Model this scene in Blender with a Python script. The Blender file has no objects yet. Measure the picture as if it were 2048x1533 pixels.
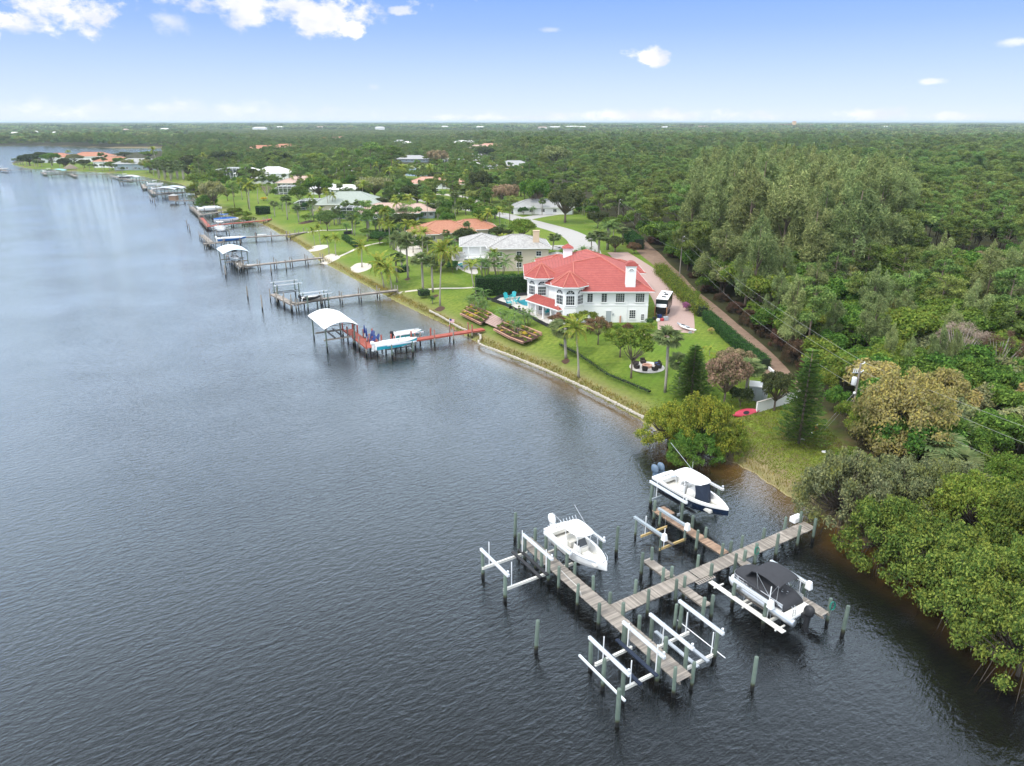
import bpy, math, random
import numpy as np
from mathutils import Vector, Matrix
R = math.radians
S = bpy.context.scene
COL = S.collection
random.seed(7)

# ---------------------------------------------------------------- camera
CAM_H, FPX, CX, CY = 40.0, 1420.0, 1024.0, 766.5
PITCH = math.atan2(523.0, FPX)
sP, cP = math.sin(PITCH), math.cos(PITCH)
cam = bpy.data.objects.new('camera', bpy.data.cameras.new('camera'))
COL.objects.link(cam)
cam.location = (0, 0, CAM_H)
cam.rotation_euler = (math.pi / 2 - PITCH, 0, 0)
cam.data.sensor_width = 36.0
cam.data.lens = 36.0 * FPX / 2048.0
cam.data.clip_start = 0.5
cam.data.clip_end = 150000.0
S.camera = cam

def P(px, py, z=0.0):
    """photo pixel (2048 wide) -> point on the level z"""
    u, v = px - CX, py - CY
    t = (CAM_H - z) / (FPX * sP + v * cP)
    return Vector((u * t, (FPX * cP - v * sP) * t, z))

def DIR(px, py):
    u, v = px - CX, py - CY
    f, d = FPX * cP - v * sP, -(FPX * sP + v * cP)
    return math.atan2(u, f), math.atan2(d, math.hypot(u, f))

# ---------------------------------------------------------------- render / exposure
S.render.engine = 'CYCLES'
S.cycles.use_denoising = True
S.cycles.max_bounces = 6
S.cycles.diffuse_bounces = 2
S.cycles.glossy_bounces = 3
S.cycles.transmission_bounces = 4
S.cycles.transparent_max_bounces = 12
S.cycles.volume_bounces = 0
S.cycles.sample_clamp_indirect = 6.0
S.view_settings.view_transform = 'Standard'
S.view_settings.look = 'None'
S.view_settings.exposure = 0.15
S.view_settings.gamma = 1.0

# ---------------------------------------------------------------- sky
SUN_EL, SUN_AZ = R(52), R(-125)       # azimuth measured from +Y towards +X
W = bpy.data.worlds.new('World'); S.world = W; W.use_nodes = True
nt = W.node_tree; nt.nodes.clear()
def wn(t, **k):
    n = nt.nodes.new(t)
    for a, b in k.items(): setattr(n, a, b)
    return n
def wl(a, b): nt.links.new(a, b)
def wm(op, a, b=0.0, c=0.0, clamp=False):
    n = wn('ShaderNodeMath', operation=op); n.use_clamp = clamp
    for i, x in enumerate((a, b, c)):
        if hasattr(x, 'is_linked') or hasattr(x, 'links'): wl(x, n.inputs[i])
        else: n.inputs[i].default_value = x
    return n.outputs[0]
def wstep(x, lo, hi):
    n = wn('ShaderNodeMapRange', interpolation_type='SMOOTHSTEP')
    wl(x, n.inputs[0]); n.inputs[1].default_value = lo; n.inputs[2].default_value = hi
    return n.outputs[0]
def wmix(f, a, b):
    n = wn('ShaderNodeMix', data_type='RGBA')
    if isinstance(f, float): n.inputs[0].default_value = f
    else: wl(f, n.inputs[0])
    for i, x in ((6, a), (7, b)):
        if isinstance(x, tuple): n.inputs[i].default_value = x + (1,)
        else: wl(x, n.inputs[i])
    return n.outputs[2]
tc = wn('ShaderNodeTexCoord'); sx = wn('ShaderNodeSeparateXYZ'); wl(tc.outputs['Generated'], sx.inputs[0])
DX, DY, DZ = sx.outputs
sky = wn('ShaderNodeTexSky', sky_type='NISHITA'); sky.sun_disc = False
sky.sun_elevation = SUN_EL; sky.sun_rotation = SUN_AZ
sky.air_density = 1.0; sky.dust_density = 0.6; sky.ozone_density = 2.5
ramp = wn('ShaderNodeValToRGB'); wl(wm('MULTIPLY', DZ, 2.0), ramp.inputs[0])
K = 10.5
RC = [(0.0, (.78, .86, 1.0)), (.04, (.66, .785, 1.0)), (.13, (.49, .65, 1.0)), (.22, (.33, .51, .98)), (.30, (.24, .425, .95)), (1.0, (.18, .36, .88))]
cr = ramp.color_ramp
while len(cr.elements) < len(RC): cr.elements.new(.5)
for e, (p, c) in zip(cr.elements, RC): e.position = p; e.color = c + (1,)
sc_ = wn('ShaderNodeVectorMath', operation='SCALE'); wl(ramp.outputs[0], sc_.inputs[0]); sc_.inputs[3].default_value = K
base = wmix(.9, sky.outputs[0], sc_.outputs[0])
AZ = wm('ARCTAN2', DX, DY); EL = wm('ARCSINE', DZ)
# unseen bright overcast above the view, shaped for soft light and silvery water
den = wm('ADD', DZ, .10)
q = wn('ShaderNodeCombineXYZ'); wl(wm('DIVIDE', DX, den), q.inputs[0]); wl(wm('DIVIDE', DY, den), q.inputs[1])
n1 = wn('ShaderNodeTexNoise'); wl(q.outputs[0], n1.inputs['Vector']); n1.inputs['Scale'].default_value = 1.1
n1.inputs['Detail'].default_value = 7; n1.inputs['Roughness'].default_value = .55
cover = wstep(DZ, .13, .19)
deck = wstep(wm('ADD', n1.outputs[0], wm('MULTIPLY', cover, .55)), .60, .85)
deck = wm('MULTIPLY', deck, wstep(DZ, .132, .20))
n2 = wn('ShaderNodeTexNoise'); wl(q.outputs[0], n2.inputs['Vector']); n2.inputs['Scale'].default_value = 2.6; n2.inputs['Detail'].default_value = 5
deckcol = wmix(n2.outputs[0], (1.34 * K, 1.48 * K, 1.68 * K), (1.70 * K, 1.80 * K, 1.95 * K))
base = wmix(deck, base, deckcol)
# cumulus in view
cq = wn('ShaderNodeCombineXYZ'); wl(AZ, cq.inputs[0]); wl(wm('MULTIPLY', EL, 1.5), cq.inputs[1])
n3 = wn('ShaderNodeTexNoise'); wl(cq.outputs[0], n3.inputs['Vector']); n3.inputs['Scale'].default_value = 26
n3.inputs['Detail'].default_value = 8; n3.inputs['Roughness'].default_value = .58
total = None
for px, py, w, h, amp, soft, dens in [(540, 10, 270, 46, 1.5, .8, .95), (650, 28, 110, 52, 1.4, .5, 1.0), (470, -45, 420, 62, 1.6, .6, 1.0), (110, 20, 95, 46, 1.6, .6, 1.0), (30, 48, 60, 24, 1.6, .8, .75), (340, 42, 60, 22, 1.3, .9, .6),
                                 (-160, 10, 160, 60, 1.6, .4, 1.0), (703, 58, 36, 24, 1.3, .35, 1.0), (1305, 113, 54, 23, 1.4, .55, 1.0), (800, 22, 34, 12, 1.6, .6, .8), (1100, 60, 26, 7, 1.2, .8, .4),
                                 (1280, 232, 330, 16, 1.5, .9, .8), (1730, 230, 100, 16, 1.5, .8, .75), (1910, 232, 90, 14, 1.5, .8, .6), (2040, 84, 50, 9, 1.2, .8, .6), (1866, 162, 26, 7, 1.2, .7, .6),
                                 (330, 218, 420, 24, 1.7, 1.3, .5), (1040, 236, 300, 9, 1.4, .9, .5), (750, 174, 16, 9, 1.2, .8, .3)]:
    a, e = DIR(px, py); aw, eh = w / 1480.0, h / 1500.0
    dx = wm('MULTIPLY', wm('SUBTRACT', AZ, a), 1 / aw); dy = wm('MULTIPLY', wm('SUBTRACT', EL, e), 1 / eh)
    d = wm('SQRT', wm('ADD', wm('MULTIPLY', dx, dx), wm('MULTIPLY', dy, dy)))
    m = wm('ADD', wm('SUBTRACT', .85, d), wm('MULTIPLY', wm('SUBTRACT', n3.outputs[0], .5), amp * 1.9))
    m = wm('MULTIPLY', wstep(m, 0.0, soft), dens)
    total = m if total is None else wm('MAXIMUM', total, m)
n4 = wn('ShaderNodeTexNoise'); wl(cq.outputs[0], n4.inputs['Vector']); n4.inputs['Scale'].default_value = 14; n4.inputs['Detail'].default_value = 6
ccol = wmix(wstep(n4.outputs[0], .36, .66), (.76 * K, .79 * K, .98 * K), (1.08 * K, 1.05 * K, 1.06 * K))
base = wmix(total, base, ccol)
bg = wn('ShaderNodeBackground'); wl(base, bg.inputs[0]); bg.inputs[1].default_value = 0.10
out = wn('ShaderNodeOutputWorld'); wl(bg.outputs[0], out.inputs[0])
W.cycles.sampling_method = 'MANUAL'; W.cycles.sample_map_resolution = 1024

# ---------------------------------------------------------------- sun
sl = bpy.data.lights.new('sun', 'SUN'); sl.energy = 2.3; sl.angle = R(9); sl.color = (1.0, .95, .87)
sun = bpy.data.objects.new('sun', sl); COL.objects.link(sun)
sd = Vector((math.sin(SUN_AZ) * math.cos(SUN_EL), math.cos(SUN_AZ) * math.cos(SUN_EL), math.sin(SUN_EL)))
sun.rotation_euler = (-sd).to_track_quat('-Z', 'Y').to_euler()
sun.location = (0, 0, 300)

# ---------------------------------------------------------------- mesh helpers
def mesh_arrays(name, v, f):
    """fast mesh from an (N,3) array and an (M,4) quad or (M,3) tri array"""
    v = np.asarray(v, np.float32); f = np.asarray(f, np.int32)
    m = bpy.data.meshes.new(name); k = f.shape[1]
    m.vertices.add(len(v)); m.vertices.foreach_set('co', v.ravel())
    m.loops.add(f.size); m.loops.foreach_set('vertex_index', f.ravel())
    m.polygons.add(len(f)); m.polygons.foreach_set('loop_start', np.arange(0, f.size, k, dtype=np.int32))
    m.update(calc_edges=True); m.validate()
    return m

def link(name, mesh, mat=None, parent=None, loc=(0, 0, 0), rot=(0, 0, 0), scl=(1, 1, 1), kind=None):
    o = bpy.data.objects.new(name, mesh); COL.objects.link(o)
    o.location = loc; o.rotation_euler = rot; o.scale = scl
    if parent is not None: o.parent = parent
    if mat is not None:
        if mesh.materials: o.material_slots[0].link = 'OBJECT'; o.material_slots[0].material = mat
        else: mesh.materials.append(mat)
    if kind: o['kind'] = kind
    return o

LABELS = {}
def tag(o, label, cat, group=None, kind=None):
    o['label'] = label; o['category'] = cat
    if group: o['group'] = group
    if kind: o['kind'] = kind
    LABELS.setdefault(label, []).append(group)
    return o

def thing(name, label, cat, loc=(0, 0, 0), rz=0.0, group=None):
    o = bpy.data.objects.new(name, None); COL.objects.link(o)
    o.location = loc; o.rotation_euler = (0, 0, rz); o.empty_display_size = .2
    return tag(o, label, cat, group)

class MB:
    def __init__(s): s.v, s.f, s.m = [], [], []
    def poly(s, pts, mi=0):
        n = len(s.v); s.v += [tuple(p) for p in pts]; s.f.append(tuple(range(n, n + len(pts)))); s.m.append(mi); return s
    def raw(s, v, f, mi=0):
        n = len(s.v); s.v += [tuple(p) for p in v]; s.f += [tuple(i + n for i in q) for q in f]; s.m += [mi] * len(f); return s
    def box(s, c, d, rz=0.0, mi=0, bev=0.0, taper=1.0):
        x, y, z = d[0] / 2, d[1] / 2, d[2] / 2; ca, sa = math.cos(rz), math.sin(rz)
        def T(a, b, e): return (c[0] + a * ca - b * sa, c[1] + a * sa + b * ca, c[2] + e)
        if not bev:
            v = [T(a * (taper if e > 0 else 1), b * (taper if e > 0 else 1), e) for e in (-z, z) for a, b in ((-x, -y), (x, -y), (x, y), (-x, y))]
            return s.raw(v, [(3, 2, 1, 0), (4, 5, 6, 7), (0, 1, 5, 4), (1, 2, 6, 5), (2, 3, 7, 6), (3, 0, 4, 7)], mi)
        v = []; b = bev
        for e, k in ((-z, b), (-z + b, 0), (z - b, 0), (z, b)):
            t = taper if e > 0 else 1
            X, Y = x * t - k, y * t - k
            v += [T(a, q, e) for a, q in ((-X + b, -Y), (X - b, -Y), (X, -Y + b), (X, Y - b), (X - b, Y), (-X + b, Y), (-X, Y - b), (-X, -Y + b))]
        f = [tuple(range(7, -1, -1)), tuple(range(24, 32))]
        for r in range(3):
            for i in range(8): f.append((r * 8 + i, r * 8 + (i + 1) % 8, r * 8 + 8 + (i + 1) % 8, r * 8 + 8 + i))
        return s.raw(v, f, mi)
    def beam(s, p, q, w, h, mi=0):
        p, q = Vector(p), Vector(q); d = (q - p).normalized()
        sd_ = d.cross(Vector((0, 0, 1)))
        sd_ = Vector((1, 0, 0)) if sd_.length < 1e-4 else sd_.normalized()
        up = sd_.cross(d); a, b = sd_ * (w / 2), up * (h / 2)
        v = [o + k * a + l * b for o in (p, q) for k, l in ((-1, -1), (1, -1), (1, 1), (-1, 1))]
        return s.raw(v, [(3, 2, 1, 0), (4, 5, 6, 7), (0, 1, 5, 4), (1, 2, 6, 5), (2, 3, 7, 6), (3, 0, 4, 7)], mi)
    def tube(s, pts, r, n=8, mi=0, cap=True):
        pts = [Vector(p) for p in pts]; rs = r if isinstance(r, (list, tuple)) else [r] * len(pts); v = []; f = []
        ref = None
        for i, p in enumerate(pts):
            d = (pts[min(i + 1, len(pts) - 1)] - pts[max(i - 1, 0)]).normalized()
            if ref is None: ref = Vector((1, 0, 0)) if abs(d.x) < .9 else Vector((0, 1, 0))
            a = (ref - d * ref.dot(d)).normalized(); b = d.cross(a); ref = a
            for k in range(n):
                t = 2 * math.pi * k / n; v.append(p + (a * math.cos(t) + b * math.sin(t)) * rs[i])
        for i in range(len(pts) - 1):
            for k in range(n): f.append((i * n + k, i * n + (k + 1) % n, i * n + n + (k + 1) % n, i * n + n + k))
        if cap: f += [tuple(range(n - 1, -1, -1)), tuple(range(len(v) - n, len(v)))]
        return s.raw(v, f, mi)
    def lathe(s, prof, n=16, c=(0, 0, 0), mi=0, sx=1.0, sy=1.0):
        v = [(c[0] + r * sx * math.cos(2 * math.pi * k / n), c[1] + r * sy * math.sin(2 * math.pi * k / n), c[2] + z) for r, z in prof for k in range(n)]
        f = [(i * n + k, i * n + (k + 1) % n, i * n + n + (k + 1) % n, i * n + n + k) for i in range(len(prof) - 1) for k in range(n)]
        return s.raw(v, f, mi)
    def prism(s, poly, z0, z1, mi=0, top=True, bottom=True):
        n = len(poly); v = [(p[0], p[1], z0) for p in poly] + [(p[0], p[1], z1) for p in poly]
        f = [(i, (i + 1) % n, n + (i + 1) % n, n + i) for i in range(n)]
        if top: f.append(tuple(range(n, 2 * n)))
        if bottom: f.append(tuple(range(n - 1, -1, -1)))
        return s.raw(v, f, mi)
    def loft(s, rings, mi=0, close=False, cap=False):
        n = len(rings[0]); v = [p for r_ in rings for p in r_]; f = []
        for i in range(len(rings) - 1):
            for k in range(n if close else n - 1): f.append((i * n + k, i * n + (k + 1) % n, i * n + n + (k + 1) % n, i * n + n + k))
        if cap: f += [tuple(range(n - 1, -1, -1)), tuple(range(len(v) - n, len(v)))]
        return s.raw(v, f, mi)
    def build(s, name, mats, parent=None, world=True, smooth=False, kind=None):
        off = Vector(parent.location) if (parent is not None and world) else None
        if off is not None and parent.parent is not None: off = off + Vector(parent.parent.location)
        m = bpy.data.meshes.new(name)
        v = s.v if off is None else [(a - off.x, b - off.y, c - off.z) for a, b, c in s.v]
        m.from_pydata([tuple(p) for p in v], [], s.f)
        for x in (mats if isinstance(mats, (list, tuple)) else [mats]): m.materials.append(x)
        m.polygons.foreach_set('material_index', s.m)
        if smooth: m.polygons.foreach_set('use_smooth', [True] * len(s.f))
        m.update()
        o = bpy.data.objects.new(name, m); COL.objects.link(o)
        if parent is not None: o.parent = parent
        if kind: o['kind'] = kind
        return o

def copy_tree(o, parent=None):
    c = o.copy(); COL.objects.link(c); c.parent = parent
    for ch in list(o.children): copy_tree(ch, c)
    return c

# ---------------------------------------------------------------- materials
def mat(name, col, rough=.6, var=.12, scale=3.0, bump=0.0, metal=0.0, spec=.4, island=0.0, objr=0.0, col2=None, bscale=None, coat=0.0):
    m = bpy.data.materials.new(name); m.use_nodes = True; t = m.node_tree; N = t.nodes; L = t.links
    b = N['Principled BSDF']; b.inputs['Roughness'].default_value = rough; b.inputs['Metallic'].default_value = metal
    b.inputs['Specular IOR Level'].default_value = spec; b.inputs['Coat Weight'].default_value = coat
    c = N.new('ShaderNodeTexCoord'); no = N.new('ShaderNodeTexNoise'); L.new(c.outputs['Object'], no.inputs['Vector'])
    no.inputs['Scale'].default_value = scale; no.inputs['Detail'].default_value = 6; no.inputs['Roughness'].default_value = .6
    mx = N.new('ShaderNodeMix'); mx.data_type = 'RGBA'; L.new(no.outputs[0], mx.inputs[0])
    c2 = col2 or tuple(min(1, x * (1 + var)) for x in col); c1 = tuple(x * (1 - var) for x in col)
    if col2: c1 = col
    mx.inputs[6].default_value = c1 + (1,); mx.inputs[7].default_value = c2 + (1,)
    o = mx.outputs[2]
    def modulate(o, src, amt):
        mr = N.new('ShaderNodeMapRange'); L.new(src, mr.inputs[0]); mr.inputs[3].default_value = 1 - amt; mr.inputs[4].default_value = 1 + amt
        vm = N.new('ShaderNodeVectorMath'); vm.operation = 'SCALE'; L.new(o, vm.inputs[0]); L.new(mr.outputs[0], vm.inputs[3]); return vm.outputs[0]
    if island: g = N.new('ShaderNodeNewGeometry'); o = modulate(o, g.outputs['Random Per Island'], island)
    if objr: g = N.new('ShaderNodeObjectInfo'); o = modulate(o, g.outputs['Random'], objr)
    L.new(o, b.inputs['Base Color'])
    if bump:
        bp = N.new('ShaderNodeBump'); bp.inputs['Strength'].default_value = .6; bp.inputs['Distance'].default_value = bump
        n5 = N.new('ShaderNodeTexNoise'); L.new(c.outputs['Object'], n5.inputs['Vector']); n5.inputs['Scale'].default_value = bscale or scale * 4; n5.inputs['Detail'].default_value = 4
        L.new(n5.outputs[0], bp.inputs['Height']); L.new(bp.outputs[0], b.inputs['Normal'])
    return m

LEAF_GAIN = 2.15
def leafmat(name, cols, patch=None, patch_scale=.35, transl=.3, objr=.18, lo=.42, hi=.62):
    """foliage: colour differs leaf by leaf, tree by tree, and in patches of new growth"""
    m = bpy.data.materials.new(name); m.use_nodes = True; t = m.node_tree; N = t.nodes; L = t.links; N.clear()
    g = N.new('ShaderNodeNewGeometry'); r = N.new('ShaderNodeValToRGB'); L.new(g.outputs['Random Per Island'], r.inputs[0])
    e = r.color_ramp.elements
    while len(e) < len(cols): e.new(.5)
    for i, c in enumerate(cols): e[i].position = i / (len(cols) - 1); e[i].color = tuple(min(.9, x * LEAF_GAIN) for x in (c[0] * 1.08, c[1], c[2] * .92)) + (1,)
    o = r.outputs[0]
    if patch:
        tc_ = N.new('ShaderNodeTexCoord'); no = N.new('ShaderNodeTexNoise'); L.new(tc_.outputs['Object'], no.inputs['Vector']); no.inputs['Scale'].default_value = patch_scale; no.inputs['Detail'].default_value = 3
        mr = N.new('ShaderNodeMapRange'); L.new(no.outputs[0], mr.inputs[0]); mr.inputs[1].default_value = lo; mr.inputs[2].default_value = hi
        rm = N.new('ShaderNodeMath'); rm.operation = 'MULTIPLY'; L.new(mr.outputs[0], rm.inputs[0]); L.new(g.outputs['Random Per Island'], rm.inputs[1])
        mx = N.new('ShaderNodeMix'); mx.data_type = 'RGBA'; L.new(rm.outputs[0], mx.inputs[0]); L.new(o, mx.inputs[6]); mx.inputs[7].default_value = patch + (1,); o = mx.outputs[2]
    oi = N.new('ShaderNodeObjectInfo'); hs = N.new('ShaderNodeHueSaturation'); L.new(o, hs.inputs['Color'])
    a = N.new('ShaderNodeMapRange'); L.new(oi.outputs['Random'], a.inputs[0]); a.inputs[3].default_value = 1 - objr; a.inputs[4].default_value = 1 + objr; L.new(a.outputs[0], hs.inputs['Value'])
    w = N.new('ShaderNodeTexWhiteNoise'); w.noise_dimensions = '1D'; L.new(oi.outputs['Random'], w.inputs['W'])
    h = N.new('ShaderNodeMapRange'); L.new(w.outputs['Value'], h.inputs[0]); h.inputs[3].default_value = .5 - objr * .12; h.inputs[4].default_value = .5 + objr * .07; L.new(h.outputs[0], hs.inputs['Hue'])
    d = N.new('ShaderNodeBsdfDiffuse'); tr = N.new('ShaderNodeBsdfTranslucent'); ms = N.new('ShaderNodeMixShader'); ms.inputs[0].default_value = transl
    L.new(hs.outputs[0], d.inputs[0]); L.new(hs.outputs[0], tr.inputs[0]); L.new(d.outputs[0], ms.inputs[1]); L.new(tr.outputs[0], ms.inputs[2])
    ou = N.new('ShaderNodeOutputMaterial'); L.new(ms.outputs[0], ou.inputs[0])
    return m

M = {}
M['white'] = mat('white_paint', (.80, .80, .79), .45, .03)
M['gel'] = mat('white_gelcoat', (.80, .80, .78), .22, .02, spec=.5, coat=.3)
M['cream'] = mat('cream_vinyl', (.66, .64, .58), .5, .06)
M['navy'] = mat('navy_gelcoat', (.010, .020, .045), .2, .1, spec=.5, coat=.4)
M['navycloth'] = mat('navy_canvas', (.015, .024, .045), .8, .2, bump=.02)
M['blackcloth'] = mat('black_canvas', (.030, .031, .036), .75, .25, 2.5, bump=.03)
M['black'] = mat('black_rubber', (.02, .02, .022), .5, .2)
M['alu'] = mat('aluminium', (.62, .64, .66), .32, .08, metal=.85)
M['alubeam'] = mat('painted_aluminium_beam', (.72, .74, .75), .4, .06, metal=.25)
M['galv'] = mat('galvanised_steel', (.42, .47, .5), .45, .12, metal=.4)
M['grey'] = mat('grey_plastic', (.35, .38, .41), .45, .1)
M['bluegrey'] = mat('blue_grey_cowl', (.10, .15, .21), .25, .1, coat=.3)
M['teak'] = mat('varnished_teak', (.28, .13, .05), .4, .2)
M['glass'] = mat('dark_glass', (.02, .028, .035), .08, .1, spec=.6)
M['green_hose'] = mat('green_hose', (.01, .22, .16), .4, .1)
M['stucco'] = mat('white_stucco', (.80, .80, .79), .8, .02, 1.5, bump=.01)
M['concrete'] = mat('pale_concrete', (.52, .49, .44), .85, .15, 1.2, bump=.02)
M['terracotta'] = mat('terracotta', (.42, .17, .08), .7, .15)
M['turquoise'] = mat('turquoise_plastic', (.03, .42, .46), .4, .06)
M['mulch'] = mat('brown_mulch', (.07, .035, .02), .95, .4, 5, bump=.05)
M['sand'] = mat('white_shell_sand', (.52, .47, .40), .95, .12, 2)
M['brick'] = mat('pink_brick', (.48, .27, .19), .85, .22, 6, bump=.02, island=.15)
M['darkbark'] = mat('dark_bark', (.085, .068, .052), .9, .3, 3, bump=.05)
M['bark'] = mat('grey_brown_bark', (.17, .13, .10), .9, .3, 3, bump=.05)
M['palebark'] = mat('pale_bark', (.36, .33, .29), .9, .25, 3, bump=.04)
M['palmbark'] = mat('palm_trunk', (.30, .27, .23), .9, .25, 5, bump=.05)
M['rope'] = mat('white_rope', (.7, .7, .66), .8, .1)
M['wire'] = mat('power_cable', (.35, .35, .34), .6, .1)
M['poolwater'] = mat('pool_water', (.06, .34, .42), .05, .12, .8, spec=.6)

def wood(name, c1, c2, island=.0, objr=.3):
    return mat(name, c1, .85, .3, 2.2, bump=.01, island=island, objr=objr, col2=c2, bscale=30)
M['plank'] = wood('weathered_plank', (.12, .10, .08), (.42, .375, .325))
M['planks'] = wood('weathered_planks', (.12, .10, .08), (.42, .375, .325), island=.3, objr=0)
M['newplank'] = wood('brown_plank', (.20, .12, .07), (.38, .26, .18))
M['stringer'] = wood('dark_stringer', (.10, .085, .07), (.22, .19, .16))
M['yellowwood'] = wood('yellow_timber', (.36, .25, .09), (.48, .35, .16))
M['redwood'] = mat('red_deck_paint', (.34, .080, .052), .7, .18, 2, island=.15)

def piling_mat(name, body, body2):
    m = bpy.data.materials.new(name); m.use_nodes = True; t = m.node_tree; N = t.nodes; L = t.links; b = N['Principled BSDF']; b.inputs['Roughness'].default_value = .8
    g = N.new('ShaderNodeNewGeometry'); s_ = N.new('ShaderNodeSeparateXYZ'); L.new(g.outputs['Position'], s_.inputs[0])
    no = N.new('ShaderNodeTexNoise'); no.inputs['Scale'].default_value = 2.5; no.inputs['Detail'].default_value = 5; L.new(g.outputs['Position'], no.inputs['Vector'])
    mx = N.new('ShaderNodeMix'); mx.data_type = 'RGBA'; mx.inputs[6].default_value = body + (1,); mx.inputs[7].default_value = body2 + (1,); L.new(no.outputs[0], mx.inputs[0])
    ad = N.new('ShaderNodeMath'); ad.operation = 'MULTIPLY_ADD'; L.new(no.outputs[0], ad.inputs[0]); ad.inputs[1].default_value = -.5; L.new(s_.outputs[2], ad.inputs[2])
    r = N.new('ShaderNodeValToRGB'); L.new(ad.outputs[0], r.inputs[0]); e = r.color_ramp.elements
    e[0].position = .0; e[0].color = (.012, .012, .010, 1); e[1].position = .55; e[1].color = (1, 1, 1, 1)
    for p_, c_ in ((.10, (.03, .026, .012)), (.2, (.16, .11, .04)), (.34, (.45, .40, .25))): x = e.new(p_); x.color = c_ + (1,)
    mu = N.new('ShaderNodeMix'); mu.data_type = 'RGBA'; mu.blend_type = 'MULTIPLY'; mu.inputs[0].default_value = 1; L.new(mx.outputs[2], mu.inputs[6]); L.new(r.outputs[0], mu.inputs[7])
    oi = N.new('ShaderNodeObjectInfo'); mr = N.new('ShaderNodeMapRange'); L.new(oi.outputs['Random'], mr.inputs[0]); mr.inputs[3].default_value = .75; mr.inputs[4].default_value = 1.25
    vm = N.new('ShaderNodeVectorMath'); vm.operation = 'SCALE'; L.new(mu.outputs[2], vm.inputs[0]); L.new(mr.outputs[0], vm.inputs[3]); L.new(vm.outputs[0], b.inputs['Base Color'])
    return m
M['piling'] = piling_mat('green_treated_piling', (.060, .095, .072), (.165, .205, .165))
M['oldpiling'] = piling_mat('grey_piling', (.15, .13, .11), (.32, .29, .24))
M['redpiling'] = piling_mat('red_painted_piling', (.30, .05, .03), (.40, .08, .05))

def roofmat(name, c1, c2, step=.2, depth=.04, mott=.5, joint=.62):
    """tile courses follow the level lines of the roof"""
    m = bpy.data.materials.new(name); m.use_nodes = True; t = m.node_tree; N = t.nodes; L = t.links; b = N['Principled BSDF']; b.inputs['Roughness'].default_value = .75
    g = N.new('ShaderNodeNewGeometry'); s_ = N.new('ShaderNodeSeparateXYZ'); L.new(g.outputs['Position'], s_.inputs[0])
    mo = N.new('ShaderNodeMath'); mo.operation = 'DIVIDE'; L.new(s_.outputs[2], mo.inputs[0]); mo.inputs[1].default_value = step
    fr = N.new('ShaderNodeMath'); fr.operation = 'FRACT'; L.new(mo.outputs[0], fr.inputs[0])
    fl = N.new('ShaderNodeMath'); fl.operation = 'FLOOR'; L.new(mo.outputs[0], fl.inputs[0])
    cb = N.new('ShaderNodeCombineXYZ'); L.new(s_.outputs[0], cb.inputs[0]); L.new(s_.outputs[1], cb.inputs[1]); L.new(fl.outputs[0], cb.inputs[2])
    vo = N.new('ShaderNodeTexVoronoi'); vo.inputs['Scale'].default_value = 2.4; L.new(cb.outputs[0], vo.inputs['Vector'])
    sp = N.new('ShaderNodeSeparateColor'); L.new(vo.outputs['Color'], sp.inputs[0])
    mx = N.new('ShaderNodeMix'); mx.data_type = 'RGBA'; mx.inputs[6].default_value = c1 + (1,); mx.inputs[7].default_value = c2 + (1,)
    no = N.new('ShaderNodeTexNoise'); no.inputs['Scale'].default_value = .5; no.inputs['Detail'].default_value = 5; L.new(g.outputs['Position'], no.inputs['Vector'])
    mm = N.new('ShaderNodeMix'); mm.inputs[0].default_value = mott; L.new(no.outputs[0], mm.inputs[2]); L.new(sp.outputs[0], mm.inputs[3]); L.new(mm.outputs[0], mx.inputs[0])
    jr = N.new('ShaderNodeMapRange'); L.new(fr.outputs[0], jr.inputs[0]); jr.inputs[1].default_value = .02; jr.inputs[2].default_value = .22; jr.inputs[3].default_value = joint; jr.inputs[4].default_value = 1
    vm = N.new('ShaderNodeVectorMath'); vm.operation = 'SCALE'; L.new(mx.outputs[2], vm.inputs[0]); L.new(jr.outputs[0], vm.inputs[3]); L.new(vm.outputs[0], b.inputs['Base Color'])
    bp = N.new('ShaderNodeBump'); bp.inputs['Strength'].default_value = 1; bp.inputs['Distance'].default_value = depth; bp.invert = True; L.new(fr.outputs[0], bp.inputs['Height']); L.new(bp.outputs[0], b.inputs['Normal'])
    return m
M['redroof'] = roofmat('red_roof_tile', (.27, .042, .034), (.41, .092, .070), .24, .16, .4)
M['ridge'] = mat('red_ridge_tile', (.44, .135, .10), .75, .15, 3)
M['greyroof'] = roofmat('grey_roof_tile', (.27, .26, .245), (.46, .445, .42), .2, .07, .85)
M['orangeroof'] = roofmat('orange_roof_tile', (.33, .125, .065), (.45, .205, .12), .2, .07, .6)
M['pinkroof'] = roofmat('pink_beige_shingle', (.42, .29, .23), (.50, .36, .29), .2, .03, .6)
M['greenroof'] = roofmat('sage_green_tile', (.26, .295, .25), (.36, .395, .34), .2, .03, .6)
M['whiteroof'] = roofmat('white_roof_tile', (.68, .66, .62), (.78, .77, .74), .2, .03, .6)
M['mixroof'] = roofmat('mottled_terracotta_tile', (.40, .17, .11), (.60, .36, .27), .25, .05, .9)
M['shingle'] = roofmat('grey_shingle', (.28, .28, .27), (.38, .38, .37), .2, .02, .6)
M['beige'] = mat('beige_stucco', (.55, .48, .39), .85, .05)
M['yellow'] = mat('yellow_stucco', (.62, .43, .20), .85, .05)
M['bluewall'] = mat('blue_grey_siding', (.27, .33, .37), .8, .08)
M['screen'] = mat('dark_screen_mesh', (.06, .075, .09), .7, .2)

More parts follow.
